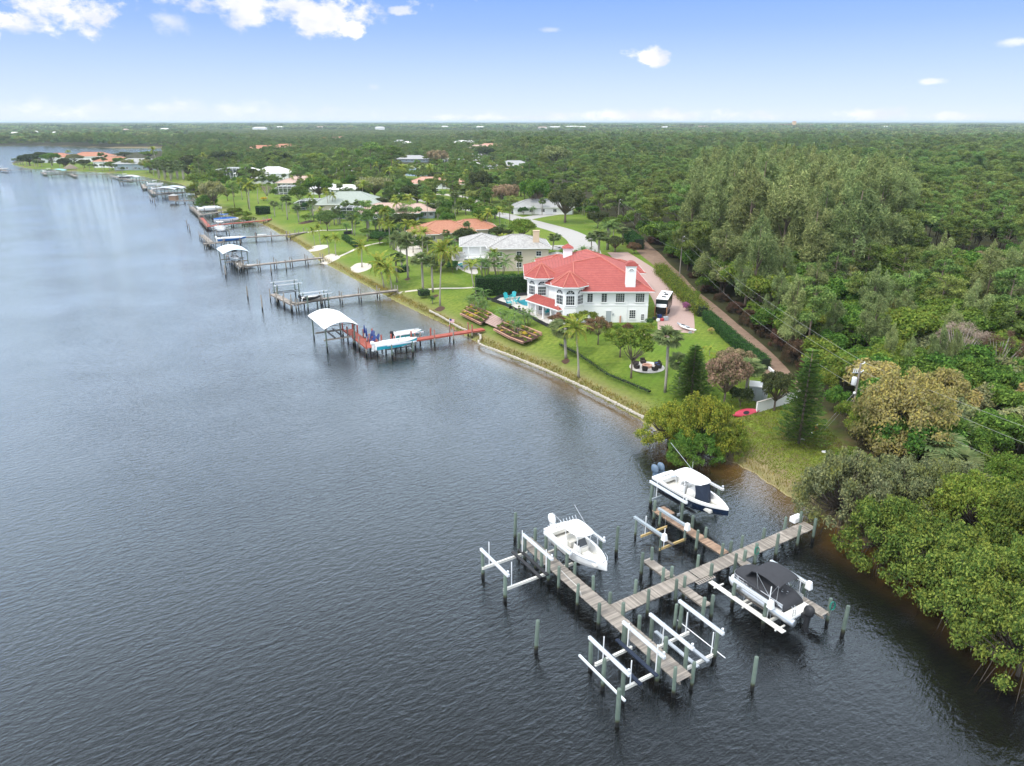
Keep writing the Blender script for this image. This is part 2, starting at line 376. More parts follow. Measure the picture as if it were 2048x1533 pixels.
# ================================================================ TERRAIN
G0 = 1.6
SH_PX = [(2048, 1290), (1900, 1180), (1760, 1095), (1670, 1048), (1625, 1020), (1600, 1003), (1560, 980), (1510, 945), (1470, 925), (1430, 912), (1380, 898), (1330, 872), (1300, 850), (1280, 838),
         (1210, 800), (1150, 770), (1080, 738), (1020, 714), (985, 700), (955, 684), (930, 670), (905, 655), (855, 632), (800, 606), (770, 590), (700, 553), (660, 532), (640, 522), (620, 503), (585, 478),
         (560, 468), (545, 458), (525, 447), (505, 441), (478, 437), (455, 430), (430, 418), (415, 408), (400, 395), (388, 386), (380, 374), (360, 367), (330, 362), (280, 352), (240, 347.5), (180, 344), (130, 342),
         (110, 339), (60, 337.5), (30, 331), (24, 326), (32, 322), (60, 319), (100, 316), (150, 313), (220, 309), (300, 304.5), (365, 300.5), (386, 297.2), (370, 295.8), (300, 296), (200, 296), (150, 293.5), (80, 291.6), (0, 291), (-400, 289), (-1500, 285)]
LAND = [(120., -80.), (62., 20.)] + [tuple(P(*p)[:2]) for p in SH_PX] + [(-9000., 2600.), (-70000., 9000.), (-70000., 95000.), (70000., 95000.), (70000., -80.)]
POND = [tuple(P(*p)[:2]) for p in [(802, 338), (830, 335), (866, 342), (856, 355), (812, 354)]]
POND2 = [tuple(P(*p)[:2]) for p in [(2012, 302), (2090, 300), (2100, 311), (2015, 313)]]

def seg_dist(px, py, poly):
    """distance to a closed polygon and inside test, vectorised"""
    d2 = np.full(px.shape, 1e18); ins = np.zeros(px.shape, bool)
    n = len(poly)
    for i in range(n):
        x0, y0 = poly[i]; x1, y1 = poly[(i + 1) % n]
        ex, ey = x1 - x0, y1 - y0; l2 = ex * ex + ey * ey + 1e-9
        t = np.clip(((px - x0) * ex + (py - y0) * ey) / l2, 0, 1)
        d2 = np.minimum(d2, (px - x0 - t * ex) ** 2 + (py - y0 - t * ey) ** 2)
        c = (y0 > py) != (y1 > py)
        with np.errstate(divide='ignore', invalid='ignore'):
            ins ^= c & (px < ex * (py - y0) / (ey if ey else 1e-9) + x0)
    return np.sqrt(d2), ins
def shore_d(px, py):
    px = np.asarray(px, float); py = np.asarray(py, float)
    d, i = seg_dist(px, py, LAND); s = np.where(i, d, -d)
    for pd in (POND, POND2):
        d, i = seg_dist(px, py, pd); s = np.minimum(s, np.where(i, -d, d))
    return s
def height(s):
    return np.where(s < 0, np.maximum(s * .14, -3.0), np.interp(s, [0, 1.2, 3.5, 12, 1e6], [0, .42, .85, G0, G0]))
def hz(x, y): return float(height(shore_d(np.array([x]), np.array([y])))[0])
def gp(px, py):
    z = G0
    for _ in range(6):
        p = P(px, py, z); z = .5 * z + .5 * max(0., hz(p.x, p.y))
    return P(px, py, max(0., hz(p.x, p.y)))
def inside(x, y, poly):
    return bool(seg_dist(np.array([x]), np.array([y]), poly)[1][0])
def pxpoly(pts, z=G0): return [tuple(P(*p, z)[:2]) for p in pts]

LAWN = pxpoly([(1600, 1030), (1690, 885), (1650, 840), (1590, 775), (1545, 735), (1450, 655), (1400, 605), (1330, 528), (1290, 495), (1255, 465), (1190, 437), (1150, 410), (1090, 380), (1070, 352), (905, 328), (700, 330),
               (560, 345), (400, 330), (250, 320), (15, 324), (-60, 380), (200, 500), (600, 800), (1300, 1050)])
ys = [-60., -40., -20., 0., 12., 22.]; st = 1.4
while ys[-1] < 90000:
    if ys[-1] > 215: st *= 1.025
    ys.append(ys[-1] + st)
xs = [0.]; st = 1.4
while xs[-1] < 60000:
    if xs[-1] > 100: st *= 1.04
    xs.append(xs[-1] + st)
xs = [-x for x in xs[:0:-1]] + xs
GX, GY = np.meshgrid(np.array(xs), np.array(ys)); gs = shore_d(GX.ravel(), GY.ravel())
gh = height(gs)
gv = np.stack([GX.ravel(), GY.ravel(), gh], 1)
nx, ny = len(xs), len(ys); idx = np.arange(nx * ny).reshape(ny, nx)
gf = np.stack([idx[:-1, :-1], idx[:-1, 1:], idx[1:, 1:], idx[1:, :-1]], -1).reshape(-1, 4)
gm = mesh_arrays('ground', gv, gf)
ld, li = seg_dist(GX.ravel(), GY.ravel(), LAWN)
lawn = np.clip(np.where(li, ld, -ld) / 3.0 + .5, 0, 1)
for nm, arr in (('lawn', lawn), ('shore', np.exp(-np.abs(gs - 1.4) / (1.5 + 1.6 * np.exp(-((GX.ravel() - 27) ** 2 + (GY.ravel() - 75) ** 2) / 120.))))):
    a = gm.attributes.new(nm, 'FLOAT', 'POINT'); a.data.foreach_set('value', arr.astype(np.float32))
gm.polygons.foreach_set('use_smooth', [True] * len(gm.polygons))

def node_mat(name):
    m = bpy.data.materials.new(name); m.use_nodes = True; t = m.node_tree; t.nodes.clear()
    return m, t.nodes, t.links
def nmix(N, L, f, a, b, blend='MIX'):
    n = N.new('ShaderNodeMix'); n.data_type = 'RGBA'; n.blend_type = blend
    if isinstance(f, float): n.inputs[0].default_value = f
    else: L.new(f, n.inputs[0])
    for i, x in ((6, a), (7, b)):
        if isinstance(x, tuple): n.inputs[i].default_value = x + (1,)
        else: L.new(x, n.inputs[i])
    return n.outputs[2]
def nnoise(N, L, vec, scale, detail=5, rough=.6, dist=0.0):
    n = N.new('ShaderNodeTexNoise'); L.new(vec, n.inputs['Vector']); n.inputs['Scale'].default_value = scale; n.inputs['Detail'].default_value = detail
    n.inputs['Roughness'].default_value = rough; n.inputs['Distortion'].default_value = dist; return n.outputs[0]
def nstep(N, L, x, lo, hi):
    n = N.new('ShaderNodeMapRange'); n.interpolation_type = 'SMOOTHSTEP'; L.new(x, n.inputs[0]); n.inputs[1].default_value = lo; n.inputs[2].default_value = hi; return n.outputs[0]

m, N, L = node_mat('ground_cover')
g = N.new('ShaderNodeNewGeometry'); pos = g.outputs['Position']
fl = nmix(N, L, nnoise(N, L, pos, .25, 6), (.020, .026, .011), (.075, .070, .030))
a_, b_ = nnoise(N, L, pos, .06, 5), nnoise(N, L, pos, 1.3, 6, .7)
lw = nmix(N, L, nstep(N, L, a_, .35, .65), (.112, .190, .022), (.200, .240, .040))
lw = nmix(N, L, nstep(N, L, b_, .3, .75), lw, (.090, .145, .019))
lw = nmix(N, L, nstep(N, L, nnoise(N, L, pos, .35, 6, .7), .60, .75), lw, (.22, .195, .07))
mw = N.new('ShaderNodeMapping'); L.new(pos, mw.inputs['Vector']); mw.inputs['Rotation'].default_value = (0, 0, R(28)); wv_ = N.new('ShaderNodeTexWave'); L.new(mw.outputs[0], wv_.inputs['Vector']); wv_.inputs['Scale'].default_value = .28; wv_.inputs['Distortion'].default_value = 1.2; wv_.inputs['Detail'].default_value = 2
sv = N.new('ShaderNodeMapRange'); L.new(wv_.outputs['Fac'], sv.inputs[0]); sv.inputs[3].default_value = .95; sv.inputs[4].default_value = 1.04; ml_ = N.new('ShaderNodeVectorMath'); ml_.operation = 'SCALE'; L.new(lw, ml_.inputs[0]); L.new(sv.outputs[0], ml_.inputs[3]); lw = ml_.outputs[0]
at = N.new('ShaderNodeAttribute'); at.attribute_name = 'lawn'
col = nmix(N, L, at.outputs['Fac'], fl, lw)
# worn, stained grass on the empty lot by the dock
cmb = N.new('ShaderNodeVectorMath'); cmb.operation = 'DISTANCE'; L.new(pos, cmb.inputs[0]); cmb.inputs[1].default_value = tuple(P(1590, 890, G0))
lot = N.new('ShaderNodeMapRange'); L.new(cmb.outputs['Value'], lot.inputs[0]); lot.inputs[1].default_value = 17; lot.inputs[2].default_value = 9
drt = N.new('ShaderNodeMath'); drt.operation = 'MULTIPLY'; L.new(lot.outputs[0], drt.inputs[0]); L.new(nstep(N, L, nnoise(N, L, pos, .5, 6, .7), .38, .68), drt.inputs[1])
col = nmix(N, L, drt.outputs[0], col, (.115, .085, .045))
a2 = N.new('ShaderNodeAttribute'); a2.attribute_name = 'shore'
col = nmix(N, L, a2.outputs['Fac'], col, nmix(N, L, nnoise(N, L, pos, 1.2), (.13, .10, .045), (.36, .29, .16)))
sz = N.new('ShaderNodeSeparateXYZ'); L.new(pos, sz.inputs[0])
bed = nmix(N, L, nstep(N, L, sz.outputs[2], -.9, -.08), (.008, .007, .005), nmix(N, L, nnoise(N, L, pos, .5), (.33, .25, .12), (.48, .39, .23)))
col = nmix(N, L, nstep(N, L, sz.outputs[2], -.05, .08), bed, col)
bs = N.new('ShaderNodeBsdfPrincipled'); bs.inputs['Roughness'].default_value = .95; bs.inputs['Specular IOR Level'].default_value = .1; L.new(col, bs.inputs['Base Color'])
bp = N.new('ShaderNodeBump'); bp.inputs['Distance'].default_value = .12; bp.inputs['Strength'].default_value = .7; L.new(nnoise(N, L, pos, 5, 5, .7), bp.inputs['Height']); L.new(bp.outputs[0], bs.inputs['Normal'])
o_ = N.new('ShaderNodeOutputMaterial'); L.new(bs.outputs[0], o_.inputs[0])
M['ground'] = m
ground = link('ground', gm, m); ground['kind'] = 'structure'; ground['label'] = 'flat shore land of mown lawns and woodland floor'

# ---------------------------------------------------------------- water
m, N, L = node_mat('tannin_river_water')
g = N.new('ShaderNodeNewGeometry'); m0_ = N.new('ShaderNodeMapping'); L.new(g.outputs['Position'], m0_.inputs['Vector']); m0_.inputs['Rotation'].default_value = (0, 0, R(-34)); mp = N.new('ShaderNodeMapping'); L.new(m0_.outputs[0], mp.inputs['Vector']); mp.inputs['Scale'].default_value = (.5, 1, 1)
def wave(scale, det, dist): return nnoise(N, L, mp.outputs[0], scale, det, .55, dist)
w1, w2, w3 = wave(2.1, 3, .4), wave(5.2, 3, .3), nnoise(N, L, g.outputs['Position'], .035, 3)
add = N.new('ShaderNodeMath'); add.operation = 'MULTIPLY_ADD'; L.new(w2, add.inputs[0]); add.inputs[1].default_value = .45; L.new(w1, add.inputs[2])
bp = N.new('ShaderNodeBump'); bp.inputs['Strength'].default_value = 1.0; L.new(add.outputs[0], bp.inputs['Height'])
gust = N.new('ShaderNodeMapRange'); L.new(w3, gust.inputs[0]); gust.inputs[1].default_value = .3; gust.inputs[2].default_value = .7; gust.inputs[3].default_value = .055; gust.inputs[4].default_value = .13; L.new(gust.outputs[0], bp.inputs['Distance'])
lw_ = N.new('ShaderNodeLayerWeight'); lw_.inputs['Blend'].default_value = .5; L.new(bp.outputs[0], lw_.inputs['Normal'])
pw_ = N.new('ShaderNodeMath'); pw_.operation = 'POWER'; L.new(lw_.outputs['Facing'], pw_.inputs[0]); pw_.inputs[1].default_value = 2.85
fr = N.new('ShaderNodeMath'); fr.operation = 'MULTIPLY_ADD'; L.new(pw_.outputs[0], fr.inputs[0]); fr.inputs[1].default_value = .97; fr.inputs[2].default_value = .012
gl = N.new('ShaderNodeBsdfGlossy'); gl.inputs['Roughness'].default_value = .03; gl.inputs['Color'].default_value = (.79, .91, 1, 1); L.new(bp.outputs[0], gl.inputs['Normal'])
tr = N.new('ShaderNodeBsdfTransparent'); tr.inputs['Color'].default_value = (.80, .66, .40, 1)
df = N.new('ShaderNodeBsdfDiffuse'); df.inputs['Color'].default_value = (.010, .012, .014, 1)
ad = N.new('ShaderNodeMixShader'); ad.inputs[0].default_value = .35; L.new(tr.outputs[0], ad.inputs[1]); L.new(df.outputs[0], ad.inputs[2])
ms = N.new('ShaderNodeMixShader'); L.new(fr.outputs[0], ms.inputs[0]); L.new(ad.outputs[0], ms.inputs[1]); L.new(gl.outputs[0], ms.inputs[2])
o_ = N.new('ShaderNodeOutputMaterial'); L.new(ms.outputs[0], o_.inputs[0])
w = MB(); w.poly([(-9000, -300, 0), (9000, -300, 0), (9000, 9000, 0), (-9000, 9000, 0)])
water = w.build('water', m); water['kind'] = 'structure'; water['label'] = 'dark rippled river water reflecting the pale sky'

# ---------------------------------------------------------------- roads, paths, beds: sheets laid on the land
def resample(pts, step):
    out_ = [Vector(pts[0])]
    for a, b in zip(pts[:-1], pts[1:]):
        a, b = Vector(a), Vector(b); n = max(1, int((b - a).length / step))
        for i in range(1, n + 1): out_.append(a.lerp(b, i / n))
    return out_
def smooth_line(pts, it=2):
    for _ in range(it):
        o = [pts[0]]
        for a, b in zip(pts[:-1], pts[1:]): o += [a.lerp(b, .25), a.lerp(b, .75)]
        pts = o + [pts[-1]]
    return pts
def ribbon(name, pxs, width, m_, off=.012, label=None, thick=0.0, smooth=2):
    pts = smooth_line([Vector(P(x, y, G0)) for x, y in pxs], smooth); pts = resample(pts, 1.5)
    l, r_ = [], []
    for i, p in enumerate(pts):
        d = (pts[min(i + 1, len(pts) - 1)] - pts[max(0, i - 1)]); n = Vector((-d.y, d.x, 0)).normalized()
        wd = width(i / (len(pts) - 1)) if callable(width) else width
        for s_, arr in ((1, l), (-1, r_)):
            q_ = p + n * (s_ * wd / 2); arr.append(Vector((q_.x, q_.y, max(.05, hz(q_.x, q_.y)) + off)))
    b = MB()
    for i in range(len(pts) - 1): b.poly([r_[i], r_[i + 1], l[i + 1], l[i]])
    if thick:
        for i in range(len(pts) - 1):
            for arr, fl_ in ((l, 0), (r_, 1)):
                a0, a1 = arr[i], arr[i + 1]; dn = Vector((0, 0, thick)); qd = [a0 - dn, a1 - dn, a1, a0]
                b.poly(qd if fl_ else qd[::-1])
    o = b.build(name, m_); o['kind'] = 'structure'
    if label: o['label'] = label
    return o
def patch(name, pxs, m_, off=.02, label=None, kind='structure', z=None):
    pts = [Vector(P(x, y, G0)) for x, y in pxs]; pts = smooth_line(pts + [pts[0]], 2)[:-1]
    c = sum(pts, Vector()) / len(pts); b = MB(); zz = lambda p: (max(.05, hz(p.x, p.y)) if z is None else z) + off
    for a, d in zip(pts, pts[1:] + pts[:1]):
        A = [Vector((q_.x, q_.y, zz(q_))) for q_ in (a, d, a.lerp(c, .5), d.lerp(c, .5), c)]
        b.poly([A[0], A[1], A[3], A[2]]); b.poly([A[2], A[3], A[4]])
    o = b.build(name, m_)
    if kind: o['kind'] = kind
    if label: o['label'] = label
    return o
M['asphalt'] = mat('worn_pale_asphalt', (.37, .355, .33), .9, .12, .6)
M['paver'] = mat('pink_brick_paver', (.34, .22, .185), .85, .18, 4, bump=.01, col2=(.46, .34, .295))
M['dirt'] = mat('pine_straw_track', (.11, .065, .042), .95, .3, .8, bump=.1, col2=(.33, .225, .155))
M['pathc'] = mat('concrete_path', (.55, .50, .42), .9, .12, 1)
ribbon('road', [(1175, 530), (1172, 500), (1160, 478), (1130, 463), (1090, 452), (1055, 443), (1030, 437), (1000, 428), (960, 423), (900, 412), (820, 395), (760, 372), (715, 352), (690, 338), (705, 330)], lambda t: 9.5 - 3.5 * t, M['asphalt'], label='pale winding residential road')
ribbon('driveway', [(1168, 505), (1150, 498), (1115, 492), (1098, 500)], 6, M['asphalt'], off=.018)
ribbon('driveway', [(1040, 440), (1075, 433), (1110, 428)], 7, M['asphalt'], off=.018)
ribbon('driveway', [(960, 405), (930, 396), (890, 388), (850, 392)], 7, M['pathc'], off=.018)
ribbon('brick_driveway', [(1235, 505), (1275, 535), (1318, 570), (1345, 600), (1352, 640), (1352, 665)], lambda t: 6.5 + 2.2 * math.sin(t * 3) , M['paver'], label='pink brick driveway curving round the red roofed house')
ribbon('dirt_track', [(1262, 470), (1296, 505), (1340, 545), (1395, 600), (1455, 650), (1525, 718), (1575, 768), (1612, 802)], lambda t: 5.6 - 1.6 * t * t + .7 * math.sin(9 * t) + .35 * math.sin(31 * t), M['dirt'], label='brown pine straw track beside the hedge')
ribbon('path', [(782, 580), (830, 577), (880, 577), (925, 577), (948, 575)], 1.3, M['pathc'], label='narrow concrete path from dock to hedge')
ribbon('path', [(640, 517), (668, 513), (700, 503), (716, 497), (738, 490), (765, 485)], 1.2, M['pathc'])
ribbon('path', [(600, 464), (640, 461), (670, 461), (705, 459)], 1.6, M['pathc'])
for pts_ in ([(700, 530), (715, 522), (742, 526), (744, 534), (722, 540), (704, 538)], [(615, 491), (630, 486), (655, 487), (660, 491), (640, 496), (620, 495)], [(640, 510), (660, 503), (672, 506), (684, 512), (660, 518), (645, 520)]):
    patch('sand_bed', pts_, M['sand'], label=None)

# ================================================================ VEGETATION LIBRARY
def leaf_cloud(rng, clu, n, size, asp=.5, up=.35, shell=(.72, 1.06), droop=0.0, below=.55):
    """rhombic leaves spread over the outer part of a set of ellipsoid clumps (x,y,z,rx,ry,rz)"""
    c = np.array(clu, float); wt = (c[:, 3] * c[:, 4] + c[:, 3] * c[:, 5]); k = rng.choice(len(c), n, p=wt / wt.sum())
    d = rng.normal(size=(n, 3)); d /= np.linalg.norm(d, axis=1)[:, None]
    d[:, 2] = np.where((d[:, 2] < -.2) & (rng.random(n) < below), -d[:, 2], d[:, 2])
    r = rng.uniform(*shell, n) * (1 + .12 * np.sin(d[:, 0] * 7 + k) * np.cos(d[:, 1] * 6 + 2 * k))
    p = c[k, :3] + d * c[k, 3:6] * r[:, None]
    nn = d + rng.normal(size=(n, 3)) * .75; nn[:, 2] += up; nn /= np.linalg.norm(nn, axis=1)[:, None]
    t = rng.normal(size=(n, 3)); t[:, 2] -= droop; t -= nn * (t * nn).sum(1)[:, None]; t /= np.linalg.norm(t, axis=1)[:, None]
    b = np.cross(nn, t); s = size * rng.uniform(.6, 1.25, n)
    T, B = t * s[:, None], b * (s * asp)[:, None]
    v = np.stack([p - T, p - B, p + T, p + B], 1).reshape(-1, 3); f = np.arange(4 * n).reshape(-1, 4)
    return v, f

def limbs(rng, clu, base_r, trunk_h, lean=(0, 0), n=6, frac=.8):
    b = MB(); lx, ly = lean
    tp = [(0, 0, -.3), (lx * .3, ly * .3, trunk_h * .45), (lx, ly, trunk_h)]
    b.tube(tp, [base_r * 1.25, base_r * .95, base_r * .75], n)
    for c in clu:
        if rng.random() > frac: continue
        e = Vector(c[:3]); s_ = Vector((lx, ly, trunk_h * rng.uniform(.75, 1.0))); mid = s_.lerp(e, .55) + Vector((0, 0, -.08 * (e - s_).length))
        r0 = base_r * rng.uniform(.35, .55); b.tube([s_, mid, e], [r0, r0 * .7, r0 * .3], 5)
    return b
def mb_mesh(b, name, m_, smooth=True):
    me = bpy.data.meshes.new(name); me.from_pydata([tuple(p) for p in b.v], [], b.f); me.materials.append(m_)
    me.polygons.foreach_set('use_smooth', [smooth] * len(b.f)); me.update(); return me
def crown_mesh(name, v, f, m_):
    me = mesh_arrays(name, v, f); me.materials.append(m_); return me

LM = {}
LM['mangrove'] = leafmat('mangrove_leaves', [(.014, .034, .010), (.034, .070, .017), (.070, .115, .027), (.11, .15, .034)], (.20, .24, .045), .6, lo=.46, hi=.62)
LM['yellowmangrove'] = leafmat('yellow_mangrove_leaves', [(.022, .052, .012), (.062, .112, .020), (.125, .17, .028), (.18, .21, .036)], (.38, .38, .05), .5, lo=.40, hi=.58)  # yellow-green leaf colours of the mangroves beside the navy boat
LM['greymangrove'] = leafmat('grey_green_leaves', [(.045, .065, .035), (.085, .105, .060), (.13, .15, .085), (.17, .18, .09)], (.24, .25, .05), .4)
LM['oak'] = leafmat('oak_leaves', [(.015, .026, .012), (.032, .047, .020), (.055, .072, .032)], (.10, .11, .045), .4)
LM['broad'] = leafmat('broad_leaves', [(.016, .042, .010), (.038, .085, .018), (.075, .14, .028)], (.16, .22, .04), .3)
LM['bright'] = leafmat('bright_green_leaves', [(.034, .070, .014), (.066, .115, .022), (.110, .155, .030)], (.18, .19, .04), .4)
LM['orange'] = leafmat('orange_brown_leaves', [(.115, .112, .066), (.180, .160, .074), (.235, .200, .064), (.130, .145, .060)], (.10, .125, .038), .3, lo=.46, hi=.64)
LM['tan'] = leafmat('dry_tan_leaves', [(.11, .085, .06), (.19, .145, .10), (.10, .11, .05)], (.06, .08, .03), .5)
LM['pine'] = leafmat('slash_pine_needles', [(.026, .052, .018), (.064, .110, .032), (.120, .172, .050)], (.18, .225, .065), .3, objr=.28)
LM['casu'] = leafmat('casuarina_needles', [(.040, .066, .028), (.098, .138, .056), (.175, .212, .090)], (.25, .285, .12), .45, lo=.45, hi=.62)
LM['norfolk'] = leafmat('norfolk_needles', [(.016, .040, .014), (.044, .088, .022), (.085, .135, .030)], (.12, .17, .035), .5)
LM['coco'] = leafmat('coconut_fronds', [(.055, .095, .018), (.095, .145, .026), (.16, .19, .04)], (.30, .24, .05), .8, objr=.12)
LM['sabal'] = leafmat('sabal_fans', [(.040, .070, .030), (.075, .115, .048), (.13, .17, .08)], (.15, .17, .07), .8, objr=.12)
LM['phoenix'] = leafmat('date_palm_fronds', [(.028, .062, .022), (.058, .105, .036), (.10, .155, .05)], None, objr=.12)
LM['hedge'] = leafmat('hedge_leaves', [(.010, .030, .012), (.022, .055, .018), (.042, .085, .024)], None, objr=.1)
LM['shrub'] = leafmat('shrub_leaves', [(.025, .055, .012), (.06, .11, .02), (.11, .16, .03)], (.22, .20, .04), .9)
LM['purple'] = leafmat('bougainvillea', [(.05, .07, .03), (.16, .05, .13), (.26, .09, .24)], None)
LM['redleaf'] = leafmat('red_croton_leaves', [(.045, .045, .026), (.095, .055, .040), (.135, .085, .055)], (.05, .07, .024), .9)
LM['grey'] = leafmat('bare_grey_twigs', [(.13, .11, .095), (.21, .18, .155), (.10, .10, .07)], None)
LM['vine'] = leafmat('dead_vine_stems', [(.034, .022, .017), (.062, .040, .030), (.095, .064, .047)], (.030, .040, .016), .25)
LM['sedge'] = leafmat('shore_sedge', [(.07, .072, .018), (.13, .12, .028), (.19, .165, .05)], (.07, .10, .02), .4)
LM['yellow'] = leafmat('yellow_croton', [(.16, .17, .02), (.30, .26, .03), (.36, .33, .05)], None)

LIB = {}
def variant(key, crown, trunk): LIB.setdefault(key, []).append((crown, trunk))

def dome(rng, R_, H_, th, n, cr=(.26, .42), flat=.8):
    cl = []
    for i in range(n):
        a = rng.uniform(0, 2 * math.pi); rr = math.sqrt(rng.random()) * .78
        z = th + (H_ - th) * (.18 + .64 * math.sqrt(max(0, 1 - rr * rr)) * rng.uniform(.55, 1.0)); s_ = R_ * rng.uniform(*cr)
        cl.append((math.cos(a) * rr * R_, math.sin(a) * rr * R_, z, s_, s_, s_ * flat))
    return cl
for i in range(4):                                     # near mangroves, unit: R 5 m, H 6.5 m
    g_ = np.random.default_rng(100 + i); cl = dome(g_, 5, 6.0, .3, 62, (.09, .21), .75)
    cl += [(r_ * math.cos(t), r_ * math.sin(t), g_.uniform(.8, 2.8), s_, s_, s_ * .7) for t, r_, s_ in zip(g_.uniform(0, 6.28, 30), g_.uniform(3.4, 5.0, 30), g_.uniform(.5, 1.0, 30))]
    cl += [(c[0] * 1.08, c[1] * 1.08, c[2] + g_.uniform(.3, .9), .38, .38, .34) for c in cl[:34]]
    v, f = leaf_cloud(g_, cl, 23000, .135, .5, shell=(.3, 1.18), below=.3)
    b = limbs(g_, cl, .16, 1.5, n=6, frac=.7)
    for t in g_.uniform(0, 6.28, 34):                 # prop roots
        r0, r1 = g_.uniform(.3, 2.4), g_.uniform(2.2, 4.3); b.tube([(r0 * math.cos(t), r0 * math.sin(t), 1.7), ((r0 + r1) / 2 * math.cos(t), (r0 + r1) / 2 * math.sin(t), 1.3), (r1 * math.cos(t), r1 * math.sin(t), -.7)], .03, 4)
    variant('mangrove', crown_mesh('mangrove_crown', v, f, LM['mangrove']), mb_mesh(b, 'mangrove_trunk', M['darkbark']))
for i in range(4):                                     # broad trees, R 5, H 8
    g_ = np.random.default_rng(200 + i); cl = dome(g_, 5, 8.2, 2.2, 34, (.17, .30))
    v, f = leaf_cloud(g_, cl, 9000, .24, .5, shell=(.6, 1.08)); variant('broad', crown_mesh('broad_crown', v, f, LM['broad']), mb_mesh(limbs(g_, cl, .22, 2.8), 'broad_trunk', M['bark']))
for i in range(3):                                     # understory scrub, R 3.2, H 5
    g_ = np.random.default_rng(250 + i); cl = dome(g_, 3.2, 5, .4, 20, (.2, .34))
    v, f = leaf_cloud(g_, cl, 4500, .2, .5, shell=(.6, 1.08)); variant('scrub', crown_mesh('scrub_crown', v, f, LM['broad']), mb_mesh(limbs(g_, cl, .10, 1.3), 'scrub_trunk', M['bark']))
for i in range(2):                                     # live oak, R 6, H 9
    g_ = np.random.default_rng(280 + i); cl = dome(g_, 6, 9, 2.2, 40, (.16, .28))
    v, f = leaf_cloud(g_, cl, 10000, .26, .5); variant('oak', crown_mesh('oak_crown', v, f, LM['oak']), mb_mesh(limbs(g_, cl, .35, 2.6), 'oak_trunk', M['bark']))
for i in range(5):                                     # casuarina: ascending plumes, R 5, H 22
    g_ = np.random.default_rng(300 + i); cl = []; n_ = 30
    for j in range(n_):
        a = g_.uniform(0, 6.28); z = g_.uniform(6.5, 19.5); rr = (1 - (z / 23.5) ** 2) * 6.2 * g_.uniform(.3, 1)
        cl.append((math.cos(a) * rr, math.sin(a) * rr, z, g_.uniform(.95, 1.7), g_.uniform(.95, 1.7), g_.uniform(1.5, 2.6)))
    cl += [(g_.normal() * .5, g_.normal() * .5, 20 + j * .7, .7 - j * .12, .7 - j * .12, 1.6) for j in range(3)]
    v, f = leaf_cloud(g_, cl, 15000, .40, .18, up=.2, shell=(.35, 1.12), droop=.9, below=.5)
    b = MB(); b.tube([(0, 0, -.3), (.2, .1, 8), (.1, -.1, 15), (0, 0, 21)], [.34, .26, .15, .05], 7)
    for c in cl[:22]:
        z0 = max(2.5, c[2] - g_.uniform(3, 6)); b.tube([(.15, .05, z0), (c[0] * .5, c[1] * .5, (z0 + c[2]) / 2 + .3), c[:3]], [.12, .08, .03], 5)
    variant('casu', crown_mesh('casuarina_crown', v, f, LM['casu']), mb_mesh(b, 'casuarina_trunk', M['bark']))
for i in range(4):                                     # slash pine: open rounded clumps on a tall bole, H 15
    g_ = np.random.default_rng(400 + i); cl = []
    for j in range(20):
        a = g_.uniform(0, 6.28); z = g_.uniform(8.0, 14.2); rr = g_.uniform(.3, 1) * 3.9 * math.sqrt(max(.15, 1 - ((z - 10.2) / 4.6) ** 2))
        s_ = g_.uniform(.9, 1.5); cl.append((math.cos(a) * rr, math.sin(a) * rr, z, s_, s_, s_ * .62))
    v, f = leaf_cloud(g_, cl, 4200, .30, .32, up=.5, shell=(.35, 1.1)); b = MB(); b.tube([(0, 0, -.3), (.15, .1, 7), (0, 0, 14)], [.2, .16, .06], 6)
    for c in cl: b.tube([(0, 0, c[2] - .9), c[:3]], [.07, .03], 4)
    variant('pine', crown_mesh('pine_crown', v, f, LM['pine']), mb_mesh(b, 'pine_trunk', M['bark']))
for i in range(2):                                     # norfolk island pine: flat tiers, H 12
    g_ = np.random.default_rng(500 + i); b = MB(); b.tube([(0, 0, -.2), (0, 0, 6), (0, 0, 12)], [.15, .10, .03], 7); V, Fc = [], []; nb = 0
    for z in np.arange(.6, 11.8, .62):
        rr = 3.0 * (1 - (z / 12.2)) ** .8 * g_.uniform(.88, 1.1) + .12
        m0 = 10 if z < 9 else 7
        for j in range(m0):
            a = g_.uniform(0, 6.28) if z > 10 else 2 * math.pi * j / m0 + z * 1.3 + g_.normal() * .14; ca, sa = math.cos(a), math.sin(a)
            if z < 9.5: b.tube([(0, 0, z), (ca * rr * .95, sa * rr * .95, z + rr * .12)], [.03, .012], 3)
            t_ = g_.uniform(.05, 1.0, 44) * rr; sd_ = g_.choice([-1, 1], 44); ln = g_.uniform(.3, .62, 44)
            c0 = np.stack([ca * t_, sa * t_, z + t_ * .12 + g_.normal(size=44) * .035], 1); dr = np.stack([ca * .55 - sa * sd_, sa * .55 + ca * sd_, np.full(44, .22)], 1); wv = np.stack([ca * np.ones(44), sa * np.ones(44), np.full(44, .5)], 1) * .085
            tip = c0 + dr * ln[:, None]; md = (c0 + tip) / 2
            V.append(np.stack([c0, md - wv, tip, md + wv], 1).reshape(-1, 3)); nb += 44
    v = np.concatenate(V); variant('norfolk', crown_mesh('norfolk_crown', v, np.arange(len(v)).reshape(-1, 4), LM['norfolk']), mb_mesh(b, 'norfolk_trunk', M['bark']))

